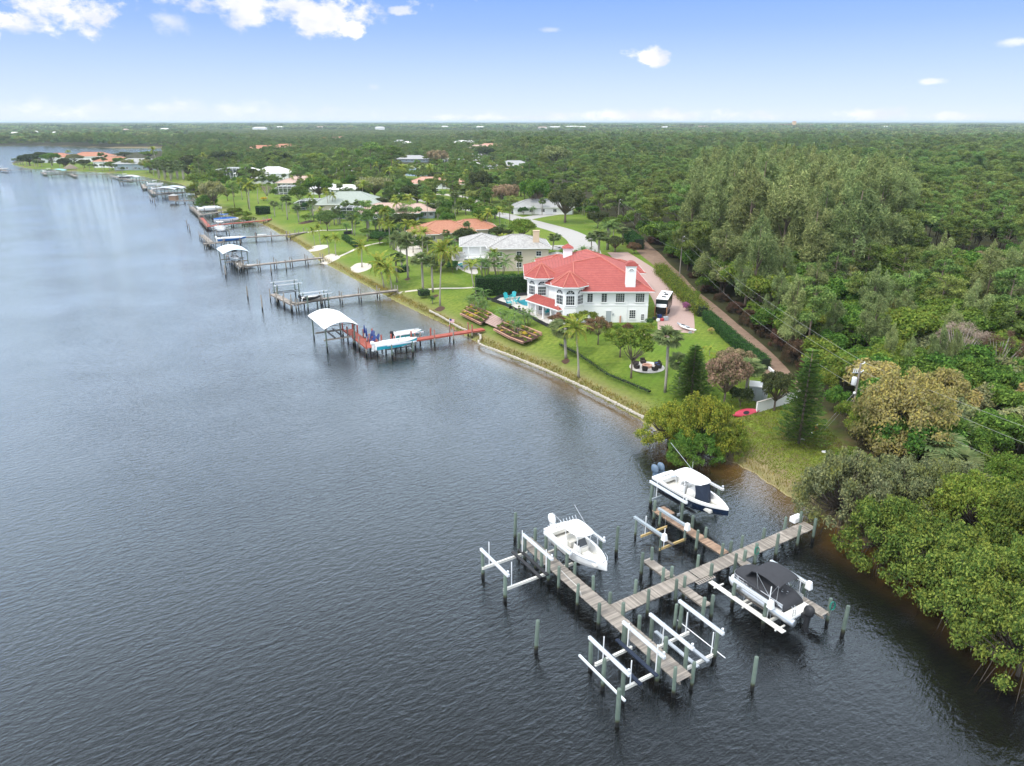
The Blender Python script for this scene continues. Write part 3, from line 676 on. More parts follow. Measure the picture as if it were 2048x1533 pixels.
# fronds: a rib along +x that droops, leaflets either side
def frond_arrays(rng, L_, droop, nl=26, lw=.085, ll=.62, vee=.35, lift=.45):
    V = []; pts = []
    for i in range(nl + 1):
        t = i / nl; pts.append(Vector((L_ * t * (1 - .16 * droop * t), 0, L_ * (lift * t - (lift + .52 * droop) * t * t))))
    for i in range(1, nl + 1):
        t = i / nl; p = pts[i]; d = (pts[i] - pts[i - 1]).normalized(); ln = ll * math.sin(math.pi * (.12 + .83 * t)) * rng.uniform(.85, 1.1) * (L_ / 3.2)
        for s_ in (-1, 1):
            tip = p + Vector((.45 * d.x, s_, vee * .3 - .55 * abs(droop))).normalized() * ln + Vector((0, 0, -.04)); md = p.lerp(tip, .45); wv = d * lw * (L_ / 3.2)
            V += [p, md - wv, tip, md + wv]
    for i in range(0, nl, 3):
        a, b_ = pts[i], pts[min(nl, i + 3)]; wv = Vector((0, .035 * (1 - i / nl) + .01, 0)); V += [a - wv, b_ - wv * .7, b_ + wv * .7, a + wv]
    return np.array([tuple(x) for x in V])
def rot_place(v, az, tilt, loc):
    c, s_ = math.cos(tilt), math.sin(tilt); x, y, z = v[:, 0] * c - v[:, 2] * s_, v[:, 1], v[:, 0] * s_ + v[:, 2] * c
    c, s_ = math.cos(az), math.sin(az); return np.stack([x * c - y * s_ + loc[0], x * s_ + y * c + loc[1], z + loc[2]], 1)
FROND = []
for i, dr in enumerate((.35, .75, 1.15)):
    v = frond_arrays(np.random.default_rng(600 + i), 3.3, dr); FROND.append((v, crown_mesh('coconut_frond', v, np.arange(len(v)).reshape(-1, 4), LM['coco'])))
def bent(h, lean, n=7):
    return [(lean * (t ** 1.6), .25 * lean * math.sin(t * 2.4), h * t - (.25 if t == 0 else 0)) for t in [i / (n - 1) for i in range(n)]]
for i, (h, ln) in enumerate(((7.5, .8), (8.5, 1.6), (9.5, .4))):   # coconut palms
    g_ = np.random.default_rng(620 + i); path = bent(h, ln); top = path[-1]; V = []
    for j in range(20):
        v0 = FROND[j % 3][0]; V.append(rot_place(v0, 2 * math.pi * j / 20 * 2.4 + g_.normal() * .2, [.75, .3, -.15][j % 3] + g_.normal() * .12, top))
    v = np.concatenate(V); b = MB(); b.tube(path, [.2] + [.14] * (len(path) - 2) + [.10], 7)
    variant('coco', crown_mesh('coconut_crown', v, np.arange(len(v)).reshape(-1, 4), LM['coco']), mb_mesh(b, 'coconut_trunk', M['palmbark']))
def fan_arrays(rng, r, n=11):
    V = []
    for k in range(n):
        a = -1.9 + 3.8 * k / (n - 1); tip = Vector((.35 * r + r * math.cos(a) * .75, r * math.sin(a) * .78, -.32 * r * (1 + .5 * rng.random()))); p = Vector((.2 * r, 0, 0)); md = p.lerp(tip, .5) + Vector((0, 0, .10 * r)); sd_ = (tip - p).cross(Vector((0, 0, 1))).normalized() * .12 * r
        V += [p, md - sd_, tip, md + sd_]
    return np.array([tuple(x) for x in V])
for i, h in enumerate((6.5, 8.5, 5.0)):                # sabal palms: round head of fans
    g_ = np.random.default_rng(660 + i); path = bent(h, .25 * i); top = Vector(path[-1]); V = []
    for j in range(44):
        el = math.asin(g_.uniform(-.62, 1)); az = g_.uniform(0, 6.28); st_ = g_.uniform(.5, 1.0); q_ = top + Vector((math.cos(az) * math.cos(el), math.sin(az) * math.cos(el), math.sin(el))) * st_
        V.append(rot_place(fan_arrays(g_, 1.15), az, el * .85, q_))
    v = np.concatenate(V); b = MB(); b.tube(path, [.2] + [.17] * (len(path) - 2) + [.2], 7)
    variant('sabal', crown_mesh('sabal_crown', v, np.arange(len(v)).reshape(-1, 4), LM['sabal']), mb_mesh(b, 'sabal_trunk', M['palmbark']))
for i, h in enumerate((4.5, 3.2)):                     # date palms: dense feather ball
    g_ = np.random.default_rng(690 + i); V = []; top = (0, 0, h)
    for j in range(46):
        V.append(rot_place(frond_arrays(g_, 3.0, g_.uniform(.35, .75), 18, .075, .46), j * 2.4, math.asin(g_.uniform(-.25, .97)) * .85, top))
    v = np.concatenate(V); b = MB(); b.tube([(0, 0, -.2), (0, 0, h * .5), (0, 0, h)], [.26, .22, .3], 8)
    variant('phoenix', crown_mesh('date_palm_crown', v, np.arange(len(v)).reshape(-1, 4), LM['phoenix']), mb_mesh(b, 'date_palm_trunk', M['palmbark']))
for i in range(2):                                     # clumping palms: several thin stems
    g_ = np.random.default_rng(710 + i); V = []; b = MB()
    for s_ in range(7):
        a = s_ * 2.4; tx, ty, h = math.cos(a) * 1.1, math.sin(a) * 1.1, g_.uniform(2.4, 4.6); b.tube([(tx * .4, ty * .4, -.2), (tx * .8, ty * .8, h * .6), (tx, ty, h)], .06, 5)
        for j in range(8): V.append(rot_place(frond_arrays(g_, 2.1, g_.uniform(.5, 1.0), 14, .10, .55), j * 2.4 + s_, math.asin(g_.uniform(-.1, .95)) * .8, (tx, ty, h)))
    v = np.concatenate(V); variant('clump', crown_mesh('clump_palm_crown', v, np.arange(len(v)).reshape(-1, 4), LM['phoenix']), mb_mesh(b, 'clump_palm_stems', M['palmbark']))
for i in range(3):                                     # garden shrubs, R 1, H 1.4
    g_ = np.random.default_rng(730 + i); cl = dome(g_, 1, 1.4, .1, 10, (.3, .45)); v, f = leaf_cloud(g_, cl, 1100, .085, .5)
    b = MB(); [b.tube([(0, 0, -.1), (c[0] * .5, c[1] * .5, c[2] * .6), c[:3]], [.03, .02, .01], 4) for c in cl[:6]]
    variant('shrub', crown_mesh('shrub_crown', v, f, LM['shrub']), mb_mesh(b, 'shrub_stem', M['bark']))
for i in range(2):                                     # sparse garden tree with visible limbs, R 2.6 H 5.5
    g_ = np.random.default_rng(750 + i); cl = dome(g_, 2.6, 5.6, 1.7, 22, (.16, .26)); v, f = leaf_cloud(g_, cl, 3600, .15, .5, shell=(.3, 1.1))
    variant('sparse', crown_mesh('sparse_crown', v, f, LM['bright']), mb_mesh(limbs(g_, cl, .10, 2.0, frac=.8), 'sparse_trunk', M['bark']))
for i in range(2):                                     # nearly bare tree
    g_ = np.random.default_rng(770 + i); cl = dome(g_, 3.2, 6, 1.5, 26, (.12, .2)); v, f = leaf_cloud(g_, cl, 2600, .22, .08, shell=(.1, 1.1), up=.6)
    variant('bare', crown_mesh('bare_crown', v, f, LM['grey']), mb_mesh(limbs(g_, cl, .13, 1.9, frac=1), 'bare_trunk', M['palebark']))

def tree(name, label, key, loc, s=1.0, rz=None, group=None, m_=None, i=None, sz=None, cat='tree', trunk=True):
    vs = LIB[key]; i = random.randrange(len(vs)) if i is None else i; c, t = vs[i % len(vs)]
    r_ = thing(name, label, cat, loc, random.uniform(0, 6.28) if rz is None else rz, group); r_.scale = (s, s, s if sz is None else sz)
    if trunk: link('trunk', t, None, r_)
    link('crown', c, m_, r_)
    return r_

# ================================================================ FOREST
def jitter_grid(poly, step, rng, jit=.38):
    xs_, ys_ = [p[0] for p in poly], [p[1] for p in poly]
    gx, gy = np.meshgrid(np.arange(min(xs_), max(xs_), step), np.arange(min(ys_), max(ys_), step)); gx, gy = gx.ravel(), gy.ravel()
    gx = gx + rng.uniform(-jit, jit, len(gx)) * step; gy = gy + rng.uniform(-jit, jit, len(gy)) * step
    i = seg_dist(gx, gy, poly)[1] & (shore_d(gx, gy) > 2.5); return gx[i], gy[i]
rng = np.random.default_rng(5)
STAND = [(46, 186), (58, 168), (76, 168), (100, 192), (118, 214), (138, 258), (166, 340), (112, 372), (80, 310), (58, 245)]
UNDER = pxpoly([(1300, 478), (1335, 510), (1420, 572), (1480, 622), (1640, 760), (1720, 835), (1790, 930), (2250, 960), (2300, 520), (1900, 540), (1700, 545), (1600, 585), (1480, 575), (1400, 520), (1350, 470)])
PINES = [(50, 246), (78, 316), (110, 376), (170, 346), (142, 258), (124, 214), (150, 150), (330, 330), (330, 430), (60, 430), (22, 330), (30, 270)]

gx, gy = jitter_grid(PINES, 9.0, rng); o_ = np.argsort(gx * .2 + gy); PX, PY = gx[o_], gy[o_]; PCUT = PX[280] * .2 + PY[280]
gx, gy = jitter_grid(UNDER, 4.7, rng); o_ = np.argsort(gy); UX, UY = gx[o_], gy[o_]
# distant forest: uncountable, one object scattered over the land
def proto(name, mesh): return bpy.data.objects.new(name, mesh)
PR = [proto('pine_form', LIB['pine'][k][0]) for k in range(3)]
def low(seed, n, size, mk, cl): 
    g_ = np.random.default_rng(seed); v, f = leaf_cloud(g_, cl, n, size, .55, up=.5, shell=(.5, 1.08), below=.7); return crown_mesh('far_canopy', v, f, mk)
LM['farpine'] = leafmat('far_pine_canopy', [(.026, .050, .019), (.064, .105, .034), (.118, .166, .052)], (.16, .195, .062), .2, objr=.45)
LM['flat'] = leafmat('far_mangrove_flat', [(.032, .052, .016), (.058, .085, .022), (.088, .118, .030)], None, objr=.25)
g_ = np.random.default_rng(9)
PR.append(proto('round_form', low(10, 900, .55, LM['farpine'], [(c[0], c[1], c[2] + 2.5, c[3], c[4], c[5]) for c in dome(g_, 4.6, 8.5, 1.5, 16, (.28, .42))])))
PR.append(proto('low_form', low(11, 420, .8, LM['farpine'], dome(g_, 5.2, 11, 2, 10, (.3, .45)))))
PR.append(proto('bush_form', low(12, 420, .6, LM['flat'], dome(g_, 5.5, 5.2, .2, 12, (.28, .4)))))
cl = [(x * 9 + g_.normal() * 2, y * 9 + g_.normal() * 2, g_.uniform(6, 10.5), 5.2, 5.2, 3.6) for x in range(-2, 3) for y in range(-2, 3)]
PR.append(proto('canopy_patch', low(13, 900, 2.3, LM['farpine'], cl)))
PR.append(proto('scrub_form', LIB['scrub'][0][0]))
FLAT = pxpoly([(360, 284), (700, 288), (1020, 281), (1260, 272), (1100, 263), (380, 261)])
HOOD = pxpoly([(300, 352), (430, 425), (560, 440), (720, 480), (900, 520), (1150, 560), (1300, 500), (1240, 455), (1180, 430), (1160, 350), (1080, 325), (1010, 305), (900, 282), (770, 276), (480, 288), (250, 312), (15, 322), (15, 345)])
POINT = pxpoly([(-60, 296.5), (392, 296.5), (392, 308), (250, 330), (-60, 345)])
pts, ids, scl = [], [], []
def band(r0, r1, step, kinds, sc, half=.72):
    n = int(2 * half * r1 / step)
    gx, gy = np.meshgrid(np.arange(-half * 1.05 * r1, half * 1.05 * r1, step), np.arange(r0 * .75, r1, step)); gx, gy = gx.ravel(), gy.ravel()
    gx = gx + rng.uniform(-.45, .45, len(gx)) * step; gy = gy + rng.uniform(-.45, .45, len(gy)) * step
    r_ = np.hypot(gx, gy); k = (r_ >= r0) & (r_ < r1) & (np.abs(gx) < gy * .86 + 30); gx, gy = gx[k], gy[k]
    d = shore_d(gx, gy); k = d > step * .35; gx, gy = gx[k], gy[k]
    for poly in (LAWN, HOOD, STAND, UNDER, POINT): k = ~seg_dist(gx, gy, poly)[1]; gx, gy = gx[k], gy[k]
    k = ~((gx * .2 + gy < PCUT) & seg_dist(gx, gy, PINES)[1]); gx, gy = gx[k], gy[k]
    fl_ = seg_dist(gx, gy, FLAT)[1]
    dens = np.sin(gx * .011 + 1.3) * np.sin(gy * .009) + .5 * np.sin(gx * .031 + gy * .023)
    k = rng.choice(kinds, len(gx)); k = np.where(fl_ & (k != 6), 5, k); keep = (rng.random(len(gx)) < .93 + .15 * dens)
    pts.append(np.stack([gx, gy, np.full(len(gx), G0 - .2)], 1)[keep]); ids.append(k[keep]); scl.append((sc * (.55 + .85 * rng.random(len(gx)) ** 1.3) * (1 + .16 * dens) * np.where(k == 7, 1.5, 1.0))[keep])
band(170, 700, 6.6, [0, 1, 2, 0, 1, 3, 7], .86); band(700, 1600, 8.6, [0, 1, 2, 3, 4, 4], .95); band(1600, 3600, 11, [4, 4, 3, 5], 1.1); band(3600, 15000, 44, [6], 1.15)
pts.append(np.stack([UX[285:], UY[285:], np.full(len(UX[285:]), G0)], 1)); ids.append(np.full(len(UX[285:]), 7)); scl.append(rng.uniform(.9, 1.4, len(UX[285:])))
pts.append(np.stack([UX[285:], UY[285:], np.full(len(UX[285:]), G0)], 1)); ids.append(np.full(len(UX[285:]), 7)); scl.append(rng.uniform(.9, 1.4, len(UX[285:])))
def scatter(name, p_, i_, s_):
    fm = bpy.data.meshes.new(name); fm.vertices.add(len(p_)); fm.vertices.foreach_set('co', p_.astype(np.float32).ravel())
    for nm, ty, ar in (('form', 'INT', i_.astype(np.int32)), ('size', 'FLOAT', s_.astype(np.float32)), ('turn', 'FLOAT', rng.uniform(0, 6.28, len(p_)).astype(np.float32))):
        a = fm.attributes.new(nm, ty, 'POINT'); a.data.foreach_set('value', ar)
    fm.update(); o = bpy.data.objects.new(name, fm); COL.objects.link(o); md = o.modifiers.new('scatter', 'NODES'); md.node_group = ng
    return o
ng = bpy.data.node_groups.new('forest_scatter', 'GeometryNodeTree')
ng.interface.new_socket('Geometry', in_out='INPUT', socket_type='NodeSocketGeometry'); ng.interface.new_socket('Geometry', in_out='OUTPUT', socket_type='NodeSocketGeometry')
gi, go, jn = ng.nodes.new('NodeGroupInput'), ng.nodes.new('NodeGroupOutput'), ng.nodes.new('GeometryNodeJoinGeometry')
def attr(nm, ty):
    n = ng.nodes.new('GeometryNodeInputNamedAttribute'); n.data_type = ty; n.inputs[0].default_value = nm; return n.outputs[0]
A1, A2, A3 = attr('form', 'INT'), attr('size', 'FLOAT'), attr('turn', 'FLOAT'); cx = ng.nodes.new('ShaderNodeCombineXYZ'); ng.links.new(A3, cx.inputs[2])
for k, pr in enumerate(PR):
    oi = ng.nodes.new('GeometryNodeObjectInfo'); oi.inputs['Object'].default_value = pr; oi.inputs['As Instance'].default_value = True
    cm = ng.nodes.new('FunctionNodeCompare'); cm.data_type = 'INT'; cm.operation = 'EQUAL'; ng.links.new(A1, cm.inputs[2]); cm.inputs[3].default_value = k
    ip = ng.nodes.new('GeometryNodeInstanceOnPoints'); ng.links.new(gi.outputs[0], ip.inputs['Points']); ng.links.new(cm.outputs[0], ip.inputs['Selection']); ng.links.new(oi.outputs['Geometry'], ip.inputs['Instance'])
    ng.links.new(cx.outputs[0], ip.inputs['Rotation']); ng.links.new(A2, ip.inputs['Scale']); ng.links.new(ip.outputs[0], jn.inputs[0])
ng.links.new(jn.outputs[0], go.inputs[0])
forest = scatter('forest', np.concatenate(pts), np.concatenate(ids), np.concatenate(scl))
tag(forest, 'dense green pine woodland stretching away to the flat horizon', 'forest', kind='stuff')

# casuarina stand, each tree on its own
gx, gy = jitter_grid(STAND, 9.3, rng)
for x, y in zip(gx, gy):
    tree('casuarina_tree', 'tall feathery grey-green casuarina in the dense stand behind the track', 'casu', (x, y, G0), rng.uniform(1.02, 1.34), group='casuarina stand')
# slash pines that can be told apart
for x, y in zip(PX[:280], PY[:280]):
    if inside(x, y, HOOD): continue
    tree('pine_tree', 'slash pine with open rounded crown in the wood behind the casuarinas', 'pine', (x, y, G0), rng.uniform(.75, 1.05), group='slash pines of the near wood')
# undergrowth between track and stand
for x, y in zip(UX[:285], UY[:285]):
    k = rng.random(); m_ = LM['broad'] if k < .5 else LM['bright'] if k < .86 else LM['orange'] if k < .92 else LM['greymangrove']; k = rng.random()
    if y > 112 and k < .62 and y - 2.2 * x < 60:
        kd = 'broad' if k < .34 else 'pine' if k < .46 else 'casu'; sc_ = {'broad': rng.uniform(.85, 1.3), 'pine': rng.uniform(.7, .95), 'casu': rng.uniform(.42, .7)}[kd]
        tree({'broad': 'broadleaf_tree', 'pine': 'pine_tree', 'casu': 'casuarina_tree'}[kd], {'broad': 'taller leafy tree in the thicket right of the casuarina stand', 'pine': 'slash pine standing in the thicket right of the casuarina stand', 'casu': 'young feathery casuarina in the thicket right of the tall stand'}[kd], kd, (x, y, G0), sc_, group='taller trees of the thicket, ' + kd, m_=m_ if kd == 'broad' else None)
    else: tree('scrub_tree', 'leafy green scrub tree in the thicket beside the track', 'scrub', (x, y, G0), rng.uniform(.95, 1.5), group='thicket beside the track', m_=m_)
gx, gy = jitter_grid(STAND, 7.5, rng)
for x, y in zip(gx, gy):
    tree('understory_bush', 'dark leafy bush growing under the casuarinas', 'scrub', (x, y, G0), rng.uniform(.7, 1.1), group='bushes under the casuarinas', cat='bush')

# ================================================================ SHARED DOCK (foreground)
DA = R(31.7); DO = P(1224, 1222, 1.4); DZK = 1.4
E1 = Vector((math.cos(DA), math.sin(DA), 0)); E2 = Vector((math.sin(DA), -math.cos(DA), 0))
def D(a, b, z=0.0): return Vector((DO.x, DO.y, 0)) + E1 * a + E2 * b + Vector((0, 0, z))
def plank_mesh(l, w, t, name='plank'):
    b = MB(); b.box((0, 0, 0), (w, l, t), bev=.008); me = bpy.data.meshes.new(name); me.from_pydata(b.v, [], b.f); me.update(); return me

dock = thing('wooden_dock', 'weathered grey wooden dock with finger piers and green pilings reaching out from the mangroves', 'dock', D(0, 0, 0))
rest = MB(); nplank = 0; pr_ = random.Random(3)
unit = bpy.data.meshes.new('plank')
ub = MB(); ub.box((0, 0, 0), (1, 1, 1)); unit.from_pydata(ub.v, [], ub.f); unit.update(); unit.materials.append(M['plank'])
def deck_run(a0, a1, b0, b1, along, z=DZK, mt='plank', single=True, gap=.152):
    """planks laid across a run; along = 'a' or 'b'"""
    global nplank
    lo, hi = (a0, a1) if along == 'a' else (b0, b1); n = int((hi - lo) / gap)
    for i in range(n):
        t = lo + (i + .5) * gap; ex = pr_.uniform(-.03, .03)
        c = D(t, (b0 + b1) / 2 + ex, z) if along == 'a' else D((a0 + a1) / 2 + ex, t, z)
        ln = (b1 - b0) if along == 'a' else (a1 - a0); rz = DA + pr_.uniform(-.006, .006); dz = pr_.uniform(-.006, .006)
        sz_ = (.138, ln, .04) if along == 'a' else (ln, .138, .04)
        if single and nplank < 300:
            o = link('plank', unit, None, dock, Vector((c.x - dock.location.x, c.y - dock.location.y, c.z + dz)), (0, 0, rz), sz_); nplank += 1
            if mt != 'plank': o.material_slots[0].link = 'OBJECT'; o.material_slots[0].material = M[mt]
        else: rest.box((c.x, c.y, c.z + dz), sz_, rz)
    s = MB()
    for f_ in (.12, .88):
        if along == 'a': s.beam(D(lo, b0 + f_ * (b1 - b0), z - .14), D(hi, b0 + f_ * (b1 - b0), z - .14), .06, .2)
        else: s.beam(D(a0 + f_ * (a1 - a0), lo, z - .14), D(a0 + f_ * (a1 - a0), hi, z - .14), .06, .2)
    s.build('stringer', M['stringer'], dock)
deck_run(-1.1, .35, -13.0, 9.0, 'b')
deck_run(.36, 9.6, -.72, .72, 'a')
deck_run(6.9, 7.8, .74, 3.9, 'b')
deck_run(9.6, 26.0, -.72, .72, 'a')
deck_run(7.0, 8.0, -4.15, -.74, 'b')
deck_run(14.35, 15.35, .74, 9.85, 'b')
rest.build('planking', M['planks'], dock, kind='stuff')
rest = MB()
nplank = 300
deck_run(14.05, 15.1, -10.6, -.74, 'b'); deck_run(15.1, 15.75, -10.6, -8.9, 'b')
rest.build('planking', mat('brown_planks', (.20, .12, .07), .85, .3, 2.2, island=.25, col2=(.40, .28, .2)), dock, kind='stuff')
pal = MB()                                              # slatted step beside the walkway
for i in range(9): pal.beam(D(8.95 + i * .25, .74, 1.36), D(8.95 + i * .25, 1.22, 1.36), .11, .03)
for bb in (.8, 1.18): pal.beam(D(8.9, bb, 1.33), D(11.0, bb, 1.33), .05, .05)
pal.build('slatted_step', M['plank'], dock)
gpk = MB(); gpk.beam(D(10.35, 1.2, 1.15), D(10.35, 9.2, 1.15), .52, .05)
for bb in (2.0, 5.2, 8.6): gpk.beam(D(10.0, bb, 1.06), D(11.2, bb, 1.06), .12, .12)
gpk.build('gangplank', M['cream'], dock)
pm = bpy.data.meshes.new('piling'); pb = MB()
pb.lathe([(0.001, -2.5), (.135, -2.5), (.13, 0), (.125, 1.0), (.12, 1.96), (.10, 2.0), (.001, 2.0)], 10); pm.from_pydata(pb.v, [], pb.f); pm.polygons.foreach_set('use_smooth', [True] * len(pb.f)); pm.materials.append(M['piling']); pm.update()
def piling(root, p, top, m_=None, r=1.0, lean=None):
    """a driven post; p on the water, top height above it"""
    k = top / 2.0; o = link('piling', pm, m_, root, Vector(p) - (Vector(root.location) if root is not None else Vector()), (pr_.gauss(0, .012), pr_.gauss(0, .012), pr_.uniform(0, 6)), (r, r, k)); return o
for a, b in ([(-1.22, y) for y in (-12.7, -9.8, -8.8, -6.0, -3.2, -.2, 2.9, 5.9, 8.7)] + [(.47, y) for y in (-12.5, -8.9, -5.9, -3.1, -.9, .85, 2.9, 5.95, 8.85)] + [(x, s_ * .84) for x in (3.25, 6.5, 7.5, 10.8, 13.95, 15.1, 16.7, 19.75, 22.9, 25.4) for s_ in (-1, 1)] + [(6.6, -3.75), (7.9, -3.8), (6.55, 4.0), (7.6, 4.0), (13.75, -3.85), (14.95, -3.85), (14.25, -10.4), (15.5, -6.2), (14.2, 6.5), (15.5, 9.6)]):
    piling(dock, D(a, b), pr_.uniform(2.5, 2.8), r=pr_.uniform(1.1, 1.35))
def free_pile(px, py, top, label, m_='piling', r=1.3):
    p = P(px, py, 0); o = link('mooring_piling', pm, M[m_], None, p, (pr_.gauss(0, .02), pr_.gauss(0, .02), 0), (r, r, top / 2.0)); tag(o, label, 'piling', 'mooring pilings'); return o
free_pile(1072, 1305, 3.1, 'lone green mooring piling left of the dock head'); free_pile(1232, 1111, 3.3, 'dark footed piling standing between the two white centre consoles')
free_pile(1504, 1380, 3.0, 'green piling in open water below the pontoon boat'); free_pile(1684, 1272, 3.0, 'green piling right of the pontoon boat motor'); free_pile(1030, 1080, 3.2, 'tall piling beyond the far end of the dock head')
free_pile(1234, 1452, 3.3, 'thick bleached piling nearest the camera', r=1.35); free_pile(1205, 1380, 2.9, 'stout piling outside the empty near lift', r=1.3)
hs_ = MB()

for t0, bx_, nm in (((16.65, .98), 1.9, 'x'),):
    c = D(*t0, 2.1)
    for k in range(6): hs_.tube([c + Vector((math.cos(x) * .2, -.03 * k + .1, math.sin(x) * .42 - .1 + .02 * k)) for x in np.linspace(0, 6.28, 14)], .022, 5)
hs_.build('coiled_hose', M['green_hose']); tag(bpy.data.objects['coiled_hose'], 'green hose coiled on a dock piling beside the walkway', 'hose')
h2 = MB(); c = D(15.55, 9.75, 2.1)
for k in range(6): h2.tube([c + Vector((math.cos(x) * .2, -.03 * k, math.sin(x) * .42 - .1 + .02 * k)) for x in np.linspace(0, 6.28, 14)], .022, 5)
tag(h2.build('coiled_hose', M['green_hose']), 'green hose hanging by the pontoon lift motor box', 'hose')
rp = MB(); rp.tube([D(-1.0, -6.0, 2.2), D(-.6, -5.2, 1.6), D(-.5, -4.4, 1.44), D(-.75, -3.4, 1.43), D(-1.05, -2.9, 1.5)], .02, 5); tag(rp.build('mooring_rope', M['rope']), 'white rope lying along the dock head planks', 'rope')
bx = MB(); p_ = D(25.2, -1.2, 1.4); bx.box((p_.x, p_.y, 1.72), (1.3, .7, .6), DA, bev=.05); bo = bx.build('dock_box', M['white']); tag(bo, 'white storage box at the shore end of the dock', 'box')

# ---------------------------------------------------------------- boat lifts
def boat_lift(label, a0, a1, b0, b1, zt, cr=(), bunks=None, zc=1.2, beam='alubeam', crm='cream', bunkm='black', poles=(), boxes=(), pile_r=1.35, cw=.2, zb=None, motors=True):
    """four piles, two top beams along b, cradle beams across, bunks along b"""
    c = D((a0 + a1) / 2, (b0 + b1) / 2); r_ = thing('boat_lift', label, 'boat lift', c)
    for a in (a0, a1):
        for b in (b0 + .35, b1 - .35): piling(r_, D(a, b), zt - .12, r=pile_r)
        tb = MB(); tb.beam(D(a, b0, zt), D(a, b1, zt), .22, .05); tb.beam(D(a, b0, zt + .16), D(a, b1, zt + .16), .22, .05); tb.beam(D(a, b0 + .02, zt + .08), D(a, b1 - .02, zt + .08), .07, .10)
        tb.build('top_beam', M[beam], r_)
        sh = MB(); sh.tube([D(a + .06, b0 + .1, zt + .24), D(a + .06, b1 - .1, zt + .24)], .03, 6); sh.build('drive_shaft', M['galv'], r_)
        for b in cr:
            cb = MB(); cb.tube([D(a + (.12 if a == a0 else -.12), b, zt), D(a + (.12 if a == a0 else -.12), b, zc + .1)], .012, 4); cb.build('cable', M['galv'], r_)
        if motors:
            mo = MB(); e_ = D(a, b1 + .12, zt + .12); mo.box(e_, (.26, .3, .3), DA, bev=.04); mo.tube([e_ + Vector((0, 0, .1)), e_ + Vector((0, 0, .42))], .1, 8); mo.build('gear_motor', M['alubeam'], r_)
    for b in cr:
        k = MB(); k.beam(D(a0 - .15, b, zc + .1), D(a1 + .15, b, zc + .1), cw, .035); k.beam(D(a0 - .15, b, zc - .1), D(a1 + .15, b, zc - .1), cw, .035); k.beam(D(a0 - .13, b, zc), D(a1 + .13, b, zc), .05, .2); k.build('cradle_beam', M[crm], r_)
    if bunks:
        for a in bunks:
            k = MB(); k.beam(D(a, b0 - .1, (zb or zc + .22)), D(a, b1 + .1, (zb or zc + .22)), .3, .12); k.build('bunk', M[bunkm], r_)
    for a, b, h in poles:
        k = MB(); k.tube([D(a, b, zc), D(a, b, zc + h)], .045, 7); k.build('guide_pole', M['white'], r_)
    for a, b in boxes:
        k = MB(); q_ = D(a, b, zt + .1); k.box((q_.x, q_.y, q_.z), (.5, .55, .75), DA, bev=.05, taper=.72); k.build('motor_cover', M['white'], r_)
    return r_
boat_lift('empty lift with black carpeted bunks at the far end of the dock head', -6.0, -1.35, -11.8, -7.1, 2.85, (-11.3, -7.5), (-2.5, -1.75), 1.15, crm='cream', bunkm='black', poles=((-5.4, -11.3, 2.6), (-5.3, -7.5, 2.6), (-1.75, -11.3, 2.6), (-1.6, -7.5, 2.6)))
boat_lift('lift holding the all white centre console', .62, 4.55, -11.1, -7.0, 2.8, (-10.4, -7.7), (1.7, 3.1), 1.0, poles=((.95, -10.9, 2.6), (4.2, -7.4, 2.3)))
boat_lift('small lift with yellow timber cradle and white motor covers beside the brown finger pier', 10.5, 13.75, -9.4, -5.1, 2.25, (-8.1, -5.4), (11.8,), .8, beam='galv', crm='yellowwood', bunkm='stringer', poles=((10.9, -8.1, 2.2), (10.9, -5.4, 2.2)), boxes=((10.5, -5.0), (13.75, -5.2)), pile_r=1.0, cw=.14, motors=False)
boat_lift('lift holding the navy hulled centre console', 16.25, 21.6, -13.5, -8.1, 2.85, (-12.8, -8.9), (17.7, 19.9), 1.05, crm='galv', poles=((16.8, -12.9, 2.7), (16.8, -8.9, 3.6), (21.1, -9.6, 2.4)))
lE = boat_lift('empty lift with long dark bunks nearest the camera', -4.8, -1.45, 3.0, 7.5, 2.85, (4.05, 7.1), (-3.5, -1.9), 1.15, crm='cream', bunkm='navycloth', poles=((-4.2, 4.05, 2.3), (-4.1, 7.1, 2.3), (-1.75, 4.05, 2.5), (-1.6, 7.1, 2.6)))
k = MB(); k.beam(D(-5.6, 2.9, 1.5), D(-5.6, 8.3, 1.5), .16, .14); k.build('side_rail', M['alubeam'], lE)
lF = boat_lift('empty lift on the shore side of the dock head end', 1.0, 4.2, 3.4, 7.95, 2.85, (4.65, 7.55), (1.9, 3.0), .55, bunkm='grey', poles=((1.4, 4.65, 2.2), (3.9, 4.7, 2.2), (3.9, 7.5, 2.2)))
k = MB(); k.tube([D(4.25, 3.3, .95), D(4.25, 8.6, .95)], .035, 6); k.build('guide_pole', M['white'], lF); piling(lF, D(4.0, 3.35), 2.6, r=1.15)
boat_lift('lift with white motor covers holding the pontoon boat', 10.6, 15.6, 3.3, 7.35, 2.55, (4.7, 7.5), (11.4, 13.5), .95, crm='cream', bunkm='stringer', poles=((10.85, 7.1, 3.1), (14.6, 7.2, 2.6)), boxes=((10.6, 7.45), (15.5, 7.45)), motors=False)

